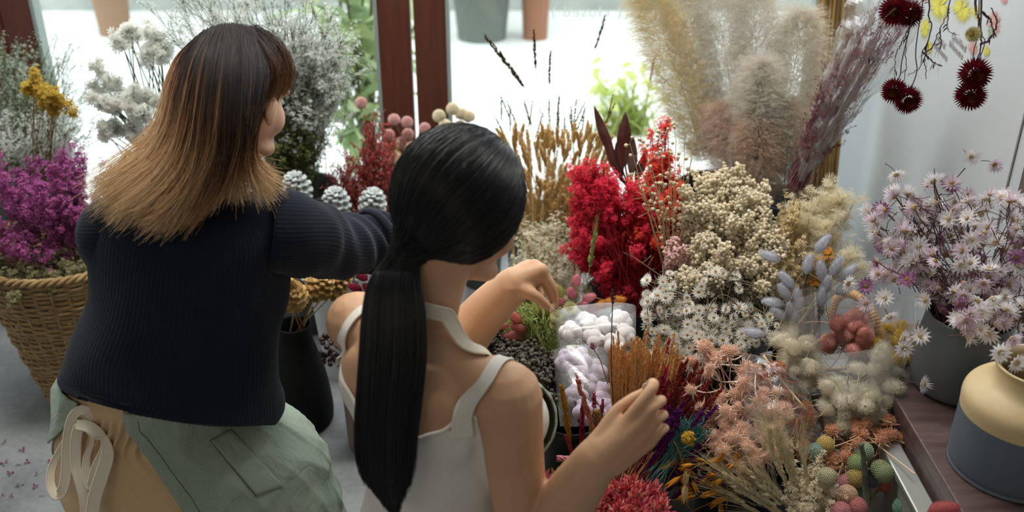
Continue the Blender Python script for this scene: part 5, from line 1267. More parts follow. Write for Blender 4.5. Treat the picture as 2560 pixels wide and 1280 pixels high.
# mauve grass in cellophane, straw reeds behind
M_mauve = mat_petal('mauve_seed_haze', ['#a8707e', '#c09099', '#935f6e', '#cbaaae'], .45)
wb = PY(1992, 450, 2.40)
bunch('mauve_grass', 'mauve hazy grass bunch wrapped in cellophane beside the pampas', wb, [E(2170, 90, 2.32, 62, 80, .07, 2), E(2110, 200, 2.36, 55, 80, .06, 2), E(2060, 310, 2.38, 40, 70, .05, 1.6), E(2240, 20, 2.3, 60, 60, .06, 1)], 150, mat_plain('mauve_stem', '#8a5b62', .7), M_mauve, T_spindle(1, .18, 4), .0065, nb=10, nf=8, base_r=.012, br=.04, fs=.006, bend=.02, shell=.0, tlo=.25)
M_cello = mat_film('cellophane', (1, 1, 1, 1), .10, .07, .22)
def sheet(name, pts, label, n=(40, 40), crease=.006, seed=0, mat=None, thick=.0):
    """a creased clear sheet through a small grid of 3-D points"""
    r = np.random.default_rng(seed); A = np.array(pts, float); m_, k_, _ = A.shape
    B_ = np.array([cr(A[i], n[1]) for i in range(m_)]); C = np.array([cr(B_[:, j], n[0]) for j in range(n[1])]).transpose(1, 0, 2)
    u = np.linspace(0, 1, n[0])[:, None]; v = np.linspace(0, 1, n[1])[None]; w_ = np.zeros((n[0], n[1]))
    for q in range(9):
        a = r.uniform(0, PI); ph = r.uniform(0, 1); s_ = (u * math.cos(a) + v * math.sin(a)) * r.uniform(3, 9) + ph; w_ += np.abs((s_ % 1) - .5) - .25
    du = np.gradient(C, axis=0); dv = np.gradient(C, axis=1); nn_ = nrm(np.cross(du, dv)); C = C + nn_ * (w_ * crease * .5)[:, :, None]
    g = G(); g.grid(C); o = g.build(name, mat or M_cello, None, smooth=False); return tag(o, label, 'wrapper')
sheet('cellophane_wrap', [[PY(2133, -30, 2.34), PY(2200, -10, 2.22), PY(2262, 20, 2.20), PY(2300, 70, 2.22)], [PY(2080, 120, 2.37), PY(2135, 150, 2.28), PY(2190, 180, 2.25), PY(2242, 170, 2.30)], [PY(2022, 290, 2.40), PY(2060, 310, 2.33), PY(2090, 330, 2.32), PY(2130, 300, 2.36)], [PY(1985, 440, 2.41), PY(1995, 450, 2.37), PY(2008, 450, 2.37), PY(2022, 430, 2.40)]], 'clear crinkled cellophane wrapped round the mauve grass', (60, 46), .016, 3, mat_film('shiny_cellophane', (1, 1, 1, 1), .22, .14, .28))
t = empty('reed_bundle', PY(2075, 470, 2.86), 'bundle of straw coloured reeds standing in the corner by the window', 'reeds')
M_reed = mat_plain('dry_reed', '#b08f58', .6, noise='#8f6f40', nscale=6)
for i in range(56):
    x = rng.uniform(-34, 44); a = PY(2062 + x * .8, 520, 2.80 + rng.uniform(-.06, .06)); b = PY(2096 + x * 1.15 + rng.normal() * 6, -60, 2.90 + rng.uniform(-.05, .05)); b[0] = min(b[0], 1.085); a[2] -= .3; a[0] = min(a[0], 1.07)
    g = G(); g.tubes(np.array([[a, a * .6 + b * .4 + rng.normal(size=3) * .004, b]]), .0032 * rng.uniform(.7, 1.3), 5); g.build('reed', M_reed, t)
bucket(.86, 2.88, .10, .36, 'grey bucket in the corner holding the straw reeds')
# ------------------------------------------------------------------ right: bench, vases, hanging flowers, poster
ZB = .52
bx0, bx1, by0, by1 = .728, 1.06, .55, 1.84
t = empty('side_bench', (.88, 1.2, 0), 'dark wooden bench along the white wall carrying the grey vases', 'bench')
o = G().box((bx0, by0, ZB - .028), (bx1, by1, ZB)).build('bench_top', M_wood_dark, t, smooth=False); bevel(o, .003)
for x in (bx0 + .03, bx1 - .05):
    for y in (by0 + .03, by1 - .07): G().box((x, y, 0), (x + .04, y + .04, ZB - .028)).build('leg', M_wood_dark, t, smooth=False)
o = G().box((bx0 + .001, by0 + .02, ZB - .10), (bx0 + .02, by1 - .02, ZB - .028)).build('apron_rail', M_wood_dark, t, smooth=False)
# pale metal-edged board standing in front of the bench
t = empty('metal_tray', (.64, 1.1, 0), 'pale grey board with a metal top edge standing against the bench', 'board')
M_alu = mat_plain('brushed_aluminium', '#b9bbb6', .35, .7); M_pale = mat_plain('pale_grey_board', '#8f8c83', .6)
G().box((.690, .55, 0), (.704, 1.535, ZB - .065)).build('panel', M_pale, t, smooth=False)
o = G().box((.684, .55, ZB - .065), (.722, 1.54, ZB - .050)).build('edge_strip', M_alu, t, smooth=False); bevel(o, .003)
# vases on the bench
M_slate = mat_plain('slate_blue_glaze', '#55606a', .5, noise='#5d6872', nscale=9); M_char = mat_plain('charcoal_vase_glaze', '#565b5d', .6, noise='#606567', nscale=7); M_sand = mat_plain('sand_glaze', '#c9b285', .55, noise='#d0ba8e', nscale=12)
v1c = np.array([.858, 1.605, ZB]); v1 = vase('charcoal_vase', 'big charcoal vase on the bench full of white everlasting daisies', v1c, [(.072, 0), (.084, .012), (.088, .05), (.086, .10), (.080, .145), (.078, .16)], M_char)
v2c = PZ(2525, 1165, ZB)
t = empty('two_tone_vase', v2c, 'two tone vase with sand coloured shoulder and slate blue body at the bench end', 'vase')
prof = [(.001, .0), (.093, 0), (.101, .010), (.103, .03), (.102, .112)]; G().lathe(cr(np.array(prof), 30), v2c, 64).build('body', M_slate, t)
p2 = np.vstack([cr(np.array([(.102, .112), (.1025, .136), (.097, .150), (.084, .162), (.070, .170), (.063, .180), (.061, .194), (.066, .206)]), 40), [(.061, .206), (.056, .19), (.064, .165), (.09, .145)]]); G().lathe(p2, v2c, 64).build('shoulder', M_sand, t)
v3c = np.array([.79, 1.0, ZB]); vase('pale_vase', 'pale lilac grey vase cut off at the lower right corner', v3c, [(.05, 0), (.06, .012), (.062, .2), (.055, .27), (.056, .29)], mat_plain('pale_lilac_glaze', '#b5a8a6', .5))

# everlasting daisies in the charcoal vase
Dz = [daisy('everlasting_daisy', ['#f0ecec', '#f8f5f4', '#e6dde2'], .021, '#c9b184', '#6a4a44', .03, .012, ((13, 1.0, .1, .35), (12, .85, .1, .8), (8, .5, .1, 1.3))), daisy('everlasting_daisy', ['#dcc6d2', '#eadee4', '#c8a8bc'], .020, '#b79a6a', '#5f3f3f', .03, .012, ((13, 1.0, .1, .55), (12, .85, .1, .95), (8, .5, .1, 1.35))), daisy('everlasting_daisy', ['#9a5f8e', '#b983ab', '#855079'], .019, '#a98a5a', '#5f3f3f', .03, .012, ((13, 1.0, .1, .45), (12, .8, .1, .9)))]
vb = v1c + [0, 0, .14]
dz = [E(2380, 620, 1.68, 130, 110, .13, 3), E(2250, 560, 1.72, 70, 75, .09, 1.2), E(2480, 600, 1.66, 80, 130, .12, 2), E(2230, 660, 1.66, 60, 50, .07, .7), E(2420, 760, 1.56, 110, 50, .09, 1.3), E(2500, 740, 1.60, 70, 60, .1, 1), E(2330, 500, 1.74, 90, 50, .08, .8)]
pts = scatter_on(290, dz, .3); tw = []
for p in pts:
    k = 0 if rng.random() < .52 else (1 if rng.random() < .8 else 2); d = nrm((p - vb) * [1, 1, .6] + rng.normal(size=3) * .10)
    nod = nrm(d + np.array([0, -.25, -.35]) + rng.normal(size=3) * .45)
    Dz[k].at(p, nod if rng.random() < .7 else d, ('white', 'pale pink', 'purple')[k] + ' everlasting daisy in the cloud above the charcoal vase', ('white', 'pale pink', 'purple')[k] + ' everlasting daisies', .8 + .45 * rng.random())
for (x, y, Y, k, lab) in ((2428, 392, 1.78, 0, 'topmost cream everlasting daisy against the white wall'), (2485, 410, 1.76, 1, 'small purple pink everlasting daisy at the top right'), (2240, 435, 1.74, 0, 'lone pale everlasting daisy at the upper left of the cloud'), (2165, 715, 1.62, 2, 'purple everlasting daisy hanging above the wicker handle'), (2118, 708, 1.62, 0, 'white everlasting daisy left of the hanging purple one'), (2212, 745, 1.60, 0, 'small white everlasting daisy beside the wicker handle'), (2165, 760, 1.6, 1, 'pink white everlasting bud over the wicker handle'), (2222, 790, 1.58, 0, 'white everlasting daisy right of the wicker handle'), (2255, 845, 1.55, 0, 'white everlasting daisy in front of the yellow bunny tails'), (2300, 840, 1.55, 0, 'white everlasting daisy at the left rim of the charcoal vase'), (2305, 960, 1.52, 0, 'white everlasting daisy hanging low in front of the charcoal vase'), (2260, 870, 1.54, 0, 'lowest white daisy over the yellow bunny tails'), (2420, 845, 1.50, 0, 'white everlasting daisy hanging at the middle of the charcoal vase'), (2395, 760, 1.52, 2, 'lilac everlasting daisy low above the charcoal vase rim'), (2500, 880, 1.38, 0, 'white everlasting daisy above the two tone vase'), (2540, 905, 1.36, 0, 'large white everlasting daisy right above the two tone vase'), (2530, 845, 1.38, 1, 'pinkish daisy above the two tone vase'), (2480, 745, 1.45, 0, 'big white papery daisy at the right edge')):
    p = PY(x, y, Y); Dz[k].at(p, nrm([rng.normal() * .4, -.6, rng.normal() * .4 - .1]), lab, None, 1.0)
ends = np.vstack([pts[rng.choice(len(pts), 120)]]); S = stems(vb + rng.normal(size=(120, 3)) * [.03, .03, .02], ends, .08, 10, .0, .2); S[:, 1:-1] += rng.normal(size=(120, 8, 3)) * .004
g = G(); g.tubes(S, .0011, 3); i = rng.integers(0, 120, 240); j = rng.integers(4, 9, 240); e_ = S[i, j] + nrm(rng.normal(size=(240, 3)) + [0, 0, .6]) * .05; g.tubes(np.stack([S[i, j], (S[i, j] + e_) / 2 + rng.normal(size=(240, 3)) * .006, e_], 1), .0008, 3)
o = g.build('daisy_stems', mat_plain('purple_brown_twig', '#5c3d3c', .8)); tag(o, 'tangle of purple brown daisy stems above the charcoal vase', 'stems', None, 'stuff')

# strawflowers hanging head down from above
Tst = []
for (n_, L_, el) in ((24, .95, -.75), (26, 1.0, -.3), (28, 1.0, .1), (26, .95, .5), (22, .82, .9), (16, .62, 1.25)):
    T = T_star(n_, .085, 0.0, .3); V = T[0].copy(); r_ = np.hypot(V[:, 0], V[:, 1]); V[:, 2] = r_ * math.sin(el) * L_ + .1 * r_ ** 3; V[:, :2] *= L_ * math.cos(el * .8); Tst.append((V, T[1]))
Tstraw = T_merge(*Tst); Tback = (Tst[0][0] * [.95, .95, -1.2] - [0, 0, .05], Tst[0][1])
def straw(cols, eye, r):
    m = mat_petal('strawflower_' + cols[0][1:], cols, .25); me_ = mat_petal('strawflower_eye_' + eye[1:], [eye, eye], .1); g = G(); g.stamp(Tstraw, np.eye(3)[None], np.zeros((1, 3)), r); g.stamp(Tback, np.eye(3)[None], np.zeros((1, 3)), r)
    c = G(); D = rdirs(60, 1.0); c.stamp(BALL0, rot_to(D), D * r * .25 + [0, 0, r * .35], r * .05); c.ell((0, 0, r * .2), (r * .28, r * .28, r * .3), None, 12, 8)
    h = part_mesh(g, 'petals', m, False); h[2].append(('flower_eye', part_mesh(c, 'flower_eye', me_)[1])); return Proto('strawflower', 'flower', [[h]])
Sw = straw(['#5a0f1e', '#7a1a2a', '#451019', '#8a2f2a'], '#6a3a1a', .027); Sc_ = straw(['#b9aa78', '#cfc394', '#a99863'], '#b79a50', .016)
hang = [(2238, 26, 1.82, (-.6, -.8, -.1), 'dark red strawflower at the top edge, left of the pair', 1.15), (2272, 34, 1.82, (.5, -.8, -.1), 'dark red strawflower at the top edge, right of the pair', 1.1), (2236, 226, 1.80, (-.5, -.8, -.3), 'dark red strawflower of the lower hanging pair, upper left one', 1.0), (2268, 248, 1.80, (.2, -.9, -.5), 'dark red strawflower of the lower hanging pair, lower right one', 1.15), (2436, 184, 1.78, (.2, -.9, -.1), 'upper dark red strawflower on the right hanging stem', 1.25), (2426, 236, 1.78, (-.1, -.9, -.4), 'lower dark red strawflower on the right hanging stem', 1.2)]
top = {}
M_htw = mat_plain('purple_grey_twig', '#66525c', .7)
for i, (x, y, Y, d, lab, sc_) in enumerate(hang):
    p = PY(x, y, Y); o = Sw.at(p, nrm(d), lab, None, sc_)
    a = PY(x, y - 6, Y + .01); b = PY((2310, 2300, 2262, 2292, 2452, 2446)[i], (-160, -150, 120, 100, 60, 60)[i], Y + .01); c = PY((2330, 2330, 2350, 2345, 2455, 2450)[i], -210, Y + .02)
    g = G(); g.tubes(cr([a, (a + b) / 2 + rng.normal(size=3) * .006, b, c], 26)[None], .0010, 6); o2 = g.build('stem', M_htw, o)
p = PY(2434, 86, 1.76); o = Sc_.at(p, nrm([-.8, -.4, .1]), 'small cream strawflower bud on the right hanging stem'); g = G(); g.tubes(cr([p, PY(2452, 60, 1.77), PY(2458, -200, 1.78)], 16)[None], .0012, 5); g.build('stem', M_htw, o)
def hang_twig(paths, label, r=.0011):
    t = empty('hanging_twig', PY(paths[0][0][0], paths[0][0][1], 1.80), label, 'twig'); g = G(); l = G()
    for pth in paths:
        P = cr([PY(x, y, 1.80 + .01 * math.sin(k * 2)) for k, (x, y) in enumerate(pth)], 40); P[4:-1] += rng.normal(size=(35, 3)) * .0009; g.tubes(P[None], np.linspace(1.4, .6, 40)[None] * r, 6)
        for k in range(3):
            q = P[rng.integers(14, 39)]; dd = nrm(np.array([rng.normal() * .6, rng.normal() * .4, -1])); lm = leaf_mesh(.017 * rng.uniform(.6, 1.3), .0012, .5); M = np.array(frame(q, dd, rng.uniform(0, 6)))[:3, :3]; l.grid(lm @ M.T + q)
    s = g.build('stem', M_htw, t); l.build('dry_leaf', mat_plain('withered_leaf', '#4b3b3a', .8), t)
hang_twig([[(2330, -200), (2322, 30), (2328, 60), (2318, 110), (2305, 130), (2298, 170), (2270, 190)], [(2318, 110), (2312, 140), (2316, 198)], [(2305, 130), (2340, 160), (2356, 165)]], 'forked purple grey twig hanging between the two strawflower groups')
hang_twig([[(2400, -200), (2376, 6), (2350, 70), (2328, 120), (2316, 130), (2335, 112), (2345, 108)], [(2372, 20), (2368, 60), (2372, 80)], [(2350, 70), (2352, 110), (2348, 125)]], 'thin slanting twig crossing in front of the yellow poster flowers', .0009)
hang_twig([[(2440, -200), (2438, 5), (2445, 40), (2452, 80), (2452, 120), (2446, 160)], [(2455, 30), (2475, 50), (2486, 95)], [(2452, 110), (2472, 100), (2492, 60), (2478, 20)]], 'main woody twig of the right hanging strawflowers', .0018)
hang_twig([[(2290, -200), (2280, 40), (2272, 70), (2265, 110), (2262, 190), (2250, 215)], [(2272, 70), (2240, 140), (2236, 200)], [(2240, 20), (2210, 50), (2200, 90), (2162, 160)]], 'bent twig between the upper and lower left strawflowers', .0009)

# printed poster on the wall: pressed yellow blooms and handwriting
t = empty('hanging_poster', (XR - .002, 2.16, 1.30), 'white poster with printed yellow blooms and thin handwriting on the right wall', 'poster')
def wall(px, py, off=.0):
    k = _dir(px, py); return CAM + k * ((XR - off) / k[0])
M_paper = mat_plain('poster_paper', '#c9cdce', .75); M_yel = mat_petal('printed_yellow', ['#d8cf5a', '#e2d978', '#cfc24c'], .0); M_pk = mat_petal('printed_pink', ['#d79a94', '#e0b2a8'], .0); M_ink = mat_plain('brown_ink', '#7d6a66', .8); M_gr = mat_petal('printed_green', ['#8fae93', '#a7bfa5'], .0)
a = wall(2330, 230, .001); cY0, cY1 = 2.02, 2.66
G().box((XR - .0012, 2.06, 1.15), (XR - .0002, 2.62, 1.75)).build('sheet', M_paper, t, smooth=False)
def bloom(px, py, rpx, asp, mat, n=150):
    c = wall(px, py, .0016); d = proj(c)[2]; r = rpx * pix(d); g = G()
    th = rng.uniform(0, 6.283, n); L = r * rng.uniform(.55, 1.05, n)
    for k in range(n):
        v = np.array([0, math.cos(th[k]) * asp, math.sin(th[k])]); s_ = nrm(np.array([0, -v[2], v[1]])); off = np.array([-.00001 * k, 0, 0]) * .3
        g.add([c + off, c + off + v * L[k] * .5 + s_ * r * .03, c + off + v * L[k], c + off + v * L[k] * .5 - s_ * r * .03], [(0, 1, 2, 3)])
    g.build('printed_bloom', mat, t, smooth=False)
for x, y, r_, a_, m_ in ((2348, 15, 46, 1.7, M_yel), (2404, 22, 40, 1.7, M_yel), (2312, 70, 34, 1.2, M_yel), (2322, 118, 22, 1.3, M_yel), (2440, 30, 22, 1.5, M_yel), (2484, 60, 38, 1.2, M_pk), (2432, 120, 22, 1.5, M_pk), (2510, -2, 16, 1.5, M_pk), (2466, 128, 18, 1.4, M_yel), (2478, 75, 24, 1.0, M_gr)): bloom(x, y, r_, a_, m_)
def handwriting(txt, px, py, size, slope):
    me = text_mesh(txt, size, .0002); c = wall(px, py, .0018)
    o = put('handwriting', me, M_ink, t); sh = Matrix.Rotation(slope, 4, 'X')
    o.matrix_parent_inverse = Matrix.Identity(4)
    W_ = Matrix.Translation(c.tolist()) @ sh @ Matrix(((0, 0, -1, 0), (-1, 0, 0, 0), (0, 1, 0, 0), (0, 0, 0, 1)))
    o.matrix_basis = Matrix.Translation(t.location).inverted() @ W_
    return o
handwriting('Quilled', 2395, 112, .025, math.radians(8)); handwriting('blooms', 2388, 132, .025, math.radians(8)); handwriting('Wild', 2350, 112, .025, math.radians(8)); handwriting('blooms', 2350, 136, .025, math.radians(8))
# ------------------------------------------------------------------ added dark crate, and buckets among the flowers in front
M_blk = mat_plain('crate_gap_black', '#17181a', .6); M_dkb = mat_plain('anthracite_bucket', '#232527', .5)
t = empty('dark_gap_crate', (.36, 1.62, 0), 'added low black crate on the floor darkening the gaps under the front flowers', 'crate')  # black crate added so gaps below the flowers look dark
for i, (lo, hi) in enumerate((((.28, 1.30, .0), (.682, 1.95, .02)), ((.28, 1.30, .02), (.682, 1.315, .20)), ((.28, 1.935, .02), (.682, 1.95, .20)), ((.28, 1.315, .02), (.295, 1.935, .20)), ((.667, 1.315, .02), (.682, 1.935, .20)))):
    G().box(lo, hi).build('crate_floor' if i == 0 else 'crate_side', M_blk, t, smooth=False)
def tub(px, py, z, r, h, label):
    c = PZ(px, py, z); return vase('flower_tub', label, (c[0], c[1], .022 if c[0] > .3 else 0.0), [(r * .8, 0), (r * .82, .01), (r * .95, h * .5), (r, h)], M_dkb, None, 'tub'), np.array([c[0], c[1], .02 + h])
_, b_wht = tub(1770, 900, .36, .075, .30, 'anthracite tub in the crate holding the white winged everlastings')
_, b_cor = tub(1850, 1120, .36, .080, .28, 'anthracite tub in the crate holding the coral sea holly')
_, b_fan = tub(1545, 1262, .34, .070, .28, 'anthracite tub in front of the crate holding the fan of dyed grasses')
_, b_cot = tub(1430, 1000, .34, .075, .30, 'anthracite tub beside the bare shoulder under the bagged cotton')
_, b_fil = tub(1330, 900, .36, .075, .30, 'anthracite tub behind the bare shoulder with the grey seed clusters')
_, b_bil = tub(2120, 1262, .34, .075, .26, 'anthracite tub in the crate holding the billy buttons')

# white winged everlastings (small white daisies with brown eyes)
Am = daisy('winged_everlasting', ['#f2efe6', '#fbf9f4', '#e8e4d8'], .0135, '#a8803f', '#7d735a', .06, .02, ((13, 1.0, .12, .15), (11, .85, .12, .6), (9, .6, .08, 1.1)), None, .0009, .4)
wb_ = [E(1660, 800, 1.84, 60, 75, .07, 1.6), E(1720, 730, 1.90, 80, 50, .07, 1.3), E(1730, 830, 1.80, 90, 50, .08, 1.8), E(1830, 810, 1.84, 90, 40, .07, 1.4), E(1640, 870, 1.76, 45, 40, .05, .8), E(1890, 810, 1.84, 55, 40, .06, .9), E(1800, 870, 1.78, 90, 28, .06, .9), E(1660, 930, 1.7, 40, 24, .04, .3), E(1800, 700, 1.92, 60, 34, .06, .4), E(1640, 740, 1.88, 40, 50, .06, .6), E(1690, 900, 1.72, 70, 30, .05, .6)]
P_ = scatter_on(290, wb_, .45)
for p in P_:
    d = nrm((p - b_wht) * [1.2, 1.2, .5] + np.array([0, -.10, .03]) + rng.normal(size=3) * .09); Am.at(p, d, 'small white winged everlasting with a brown eye in the tangled mound at the centre', 'white winged everlastings', .75 + .5 * rng.random())
i = rng.choice(len(P_), 110); cc = np.array([.40, 1.86, .36]); S = stems(cc + rng.normal(size=(110, 3)) * [.05, .04, .03], P_[i], .55, 12, .0, .5)
g = G(); g.tubes(S, .0012, 4); o = g.build('winged_stems', mat_plain('grey_brown_stem', '#857a62', .8, noise='#5e563f', nscale=30)); tag(o, 'tangle of curling grey brown stems under the white winged everlastings', 'stems', None, 'stuff')
g = G(); n = 60; c = np.array([PY(rng.uniform(1740, 1900), rng.uniform(690, 800), 1.92 + rng.uniform(-.03, .05)) for _ in range(n)]); d = nrm(np.stack([rng.uniform(.6, 1.2, n), rng.normal(size=n) * .3, rng.uniform(-.8, .2, n)], 1)); u = np.linspace(-.5, .5, 6)[None, :, None]; g.tubes(c[:, None] + d[:, None] * u * .10 - np.array([0, 0, 1]) * u ** 2 * .08, .0022, 4)
tag(g.build('tied_stems', mat_plain('dark_olive_stem', '#4a4430', .8)), 'dark olive tied stems showing in the middle of the white winged everlastings', 'stems', None, 'stuff')

# coral sea holly
def holly(cols, r=.0085):
    m = mat_petal('sea_holly_' + cols[0][1:], cols, .25); ms = mat_plain('sea_holly_stem_' + cols[0][1:], cols[1], .7); vs = []
    for q in range(3):
        g = G(); n = 90; i = np.arange(n) + .5; ph = np.arccos(1 - 1.7 * i / n); th = PI * (1 + 5 ** .5) * i; D = np.stack([np.cos(th) * np.sin(ph), np.sin(th) * np.sin(ph), np.cos(ph) * 1.15], 1); g.stamp(BALL1, np.eye(3)[None], np.array([[0, 0, r * .8]]), r * .8); g.stamp(T_spindle(1, .12, 3), rot_to(nrm(D)), D * r * .7 + [0, 0, r * .8], r * .75)
        b = G(); k = 8; a = np.arange(k) * 2 * PI / k + rng.normal(size=k) * .15; el = rng.uniform(-.1, .5, k); D = np.stack([np.cos(a) * np.cos(el), np.sin(a) * np.cos(el), np.sin(el)], 1); b.stamp(T_spindle(1, .07, 4, ((0, .6), (.3, 1), (.7, .6), (1, .05))), rot_to(D), np.zeros((k, 3)), r * rng.uniform(2.0, 2.9, k))
        vs.append([part_mesh(g, 'head', m, False), part_mesh(b, 'bracts', m, False), stem_part(ms, .11, .0011, .03)])
    return Proto('sea_holly', 'flower', vs)
Ho = holly(['#f8d2b8', '#fce4d4', '#f0bc9c']); Ho2 = holly(['#cc7c50', '#de9468', '#b9683f']); Ho3 = holly(['#e0a884', '#ecc0a2', '#cf9068'])
P_ = scatter_on(105, [E(1760, 900, 1.62, 40, 26, .04, .6), E(1830, 940, 1.60, 85, 48, .06, 1.8), E(1880, 1020, 1.54, 80, 55, .07, 1.8), E(1800, 1060, 1.50, 55, 50, .05, 1), E(1870, 1110, 1.48, 95, 50, .06, 1.6), E(1790, 1110, 1.48, 50, 36, .04, .7), E(1930, 1060, 1.52, 50, 50, .06, .7)], .3)
for p in P_: Ho.at(p, nrm((p - b_cor) * [1, 1, .6] + [0, -.08, .05] + rng.normal(size=3) * .08), 'spiky coral sea holly head in the big coral mound', 'coral sea holly', .85 + .5 * rng.random())
for x, y, lab in ((1733, 975, 'lone coral sea holly head beside the purple grasses'), (1712, 1130, 'lowest left coral sea holly head over the purple grasses')): Ho.at(PY(x, y, 1.52), nrm([-.6, -.4, .5]), lab)
i = rng.choice(len(P_), 70); g = G(); g.tubes(stems(b_cor + rng.normal(size=(70, 3)) * [.03, .03, .02], P_[i], .12, 7), .0012, 4); tag(g.build('sea_holly_stems', mat_plain('coral_stem', '#c98b74', .7)), 'coral stems below the coral sea holly heads', 'stems', None, 'stuff')
P_ = scatter_on(34, [E(1985, 1040, 1.60, 55, 50, .05, 1.6), E(1960, 1110, 1.54, 60, 40, .05, 1), E(1930, 960, 1.62, 40, 34, .04, .6)], .2)
for p in P_: Ho2.at(p, nrm((p - b_cor) + rng.normal(size=3) * .1), 'burnt orange sea holly head inside the cellophane right of the coral mound', 'burnt orange sea holly', .8 + .5 * rng.random())
P_ = scatter_on(30, [E(2120, 1110, 1.50, 60, 40, .05, 1.4), E(2180, 1090, 1.50, 40, 26, .04, 1), E(2100, 1160, 1.46, 40, 30, .04, .6), E(2240, 1090, 1.5, 24, 24, .03, .3)], .2)
for p in P_: Ho3.at(p, nrm((p - b_bil) + rng.normal(size=3) * .1), 'apricot sea holly head behind the billy buttons', 'apricot sea holly', .8 + .4 * rng.random())
sheet('cellophane_wrap', [[PY(1850, 880, 1.62), PY(1930, 900, 1.52), PY(2010, 960, 1.54), PY(2050, 1060, 1.60)], [PY(1860, 960, 1.56), PY(1940, 980, 1.46), PY(2020, 1040, 1.49), PY(2062, 1120, 1.56)], [PY(1850, 1100, 1.48), PY(1930, 1110, 1.41), PY(2000, 1130, 1.44), PY(2060, 1180, 1.50)]], 'clear cellophane cone round the burnt orange sea holly', (46, 46), .012, 8)

# bags of bunny tails
M_bag = mat_film('clear_bag_film', (1, 1, 1, 1), .10, .12, .25)
def bag(name, bl, br, tr, tl, Yb, Yt, dep, label, seed):
    """a soft clear pouch: two creased walls closed at the foot and sides, open at the top"""
    r = np.random.default_rng(seed); g = G(); A = np.array([PY(*bl, Yb), PY(*br, Yb)]); B_ = np.array([PY(*tl, Yt), PY(*tr, Yt)]); n, k = 40, 36
    ph = np.linspace(0, 2 * PI, 2 * k, endpoint=False); rows = []; CR = [(r.uniform(.02, .06), r.choice([1, 1.5, 2, 2.5]), r.uniform(-5, 5), r.uniform(0, 6)) for _ in range(5)]
    for t_ in np.linspace(0, 1, n):
        l = A[0] * (1 - t_) + B_[0] * t_; rr = A[1] * (1 - t_) + B_[1] * t_; c = (l + rr) / 2; w_ = (rr - l) / 2; dd = dep * (math.sin(min(t_ * 2.2, 1) * PI / 2) ** .6) * (1 - .55 * t_) + .004
        nn_ = nrm(np.cross(w_, B_.mean(0) - A.mean(0))); cre = sum(a_ * np.abs(np.sin(ph * k_ + t_ * q_ + h_)) for a_, k_, q_, h_ in CR)
        rows.append(c + np.cos(ph)[:, None] * w_ + (np.sign(np.sin(ph)) * np.abs(np.sin(ph)) ** .8 * (1 + cre * 2 - .1))[:, None] * nn_ * dd)
    V = np.array(rows); g.grid(V, cv=True); g.add([V[0].mean(0)]); m_ = 2 * k; j = np.arange(m_); g.f.append(np.stack([g.n - 1 - n * m_ + j, g.n - 1 - n * m_ + (j + 1) % m_, np.full(m_, g.n - 1)], -1))
    return tag(g.build(name, M_bag, None, smooth=False), label, 'bag')
def fill(P, blobs, n, label, group, sc_=1.0, up=.4):
    for p in scatter_on(n, blobs, .1): P.at(p, nrm(rdirs(1, up)[0] + np.array([0, -.3, 0])), label, group, sc_ * rng.uniform(.85, 1.2))
BC = bunny('#f7eed6', '#fdf9ee', .036, .0115, .012, 480, '#b9a67a', .05); BG = bunny('#e0e1e8', '#f0f0f4', .044, .0085, .010, 600, '#b5a582', .16); BP = bunny('#f4b6aa', '#f9cfc6', .034, .0105, .010, 420, '#c08a70', .05); BY = bunny('#f3d468', '#f8e290', .034, .0105, .010, 420, '#b99a4a', .05)
fill(BC, [E(1992, 905, 1.70, 46, 58, .045, 1)], 38, 'cream bunny tail inside the left clear bag', 'cream bunny tails in the left bag', 1.1)
fill(BP, [E(2125, 845, 1.76, 44, 40, .04, 1)], 30, 'coral pink bunny tail inside the middle clear bag', 'coral pink bunny tails in the bag', 1.1)
fill(BY, [E(2235, 880, 1.72, 40, 60, .04, 1)], 30, 'yellow bunny tail in the bag beside the charcoal vase', 'yellow bunny tails in the bag', 1.1)
fill(BC, [E(2135, 1015, 1.58, 64, 36, .045, 1.5), E(2190, 940, 1.64, 40, 50, .04, .7)], 60, 'cream bunny tail inside the large front clear bag', 'cream bunny tails in the front bag', 1.15)
bag('clear_bag', (1925, 985), (2048, 985), (2040, 720), (1985, 740), 1.70, 1.76, .055, 'clear bag of cream bunny tails on the left, below the grey ones', 1)
bag('clear_bag', (2062, 900), (2188, 890), (2184, 690), (2080, 700), 1.76, 1.82, .05, 'clear bag of coral pink bunny tails under the wicker handle', 2)
bag('clear_bag', (2060, 1070), (2215, 1050), (2280, 860), (2050, 890), 1.58, 1.66, .06, 'large clear bag of cream bunny tails at the front', 3)
bag('clear_bag', (2190, 960), (2278, 950), (2290, 740), (2190, 760), 1.72, 1.78, .045, 'clear bag of yellow bunny tails beside the charcoal vase', 4)
gb = np.array([.48, 1.80, .45])
for k, (x, y, dx, dy) in enumerate(((1950, 650, -.6, .1), (2040, 632, .2, .3), (2015, 685, 0, .3), (2056, 700, -.2, .6), (2078, 690, .2, .6), (2098, 700, .5, .5), (2060, 735, 0, .2), (2088, 735, .3, .1), (1982, 718, -.7, .7), (1975, 750, -.5, .6), (1995, 770, -.2, .8), (1960, 762, -1, .1), (1968, 800, -.8, .5), (1985, 800, -.3, .6), (1912, 838, -1, .1), (1902, 905, -.3, -.9), (1930, 880, -.4, -.6), (2050, 765, 0, .5))):
    BG.at(PY(x, y, 1.80 - (y - 640) / 260 * .08), nrm([dx, -.05, dy + .15]), 'grey bunny tail hanging out left of the bags' if y > 820 else 'soft grey bunny tail on the tuft above the clear bags', 'hanging grey bunny tails' if y > 820 else 'grey bunny tails', 1.05)
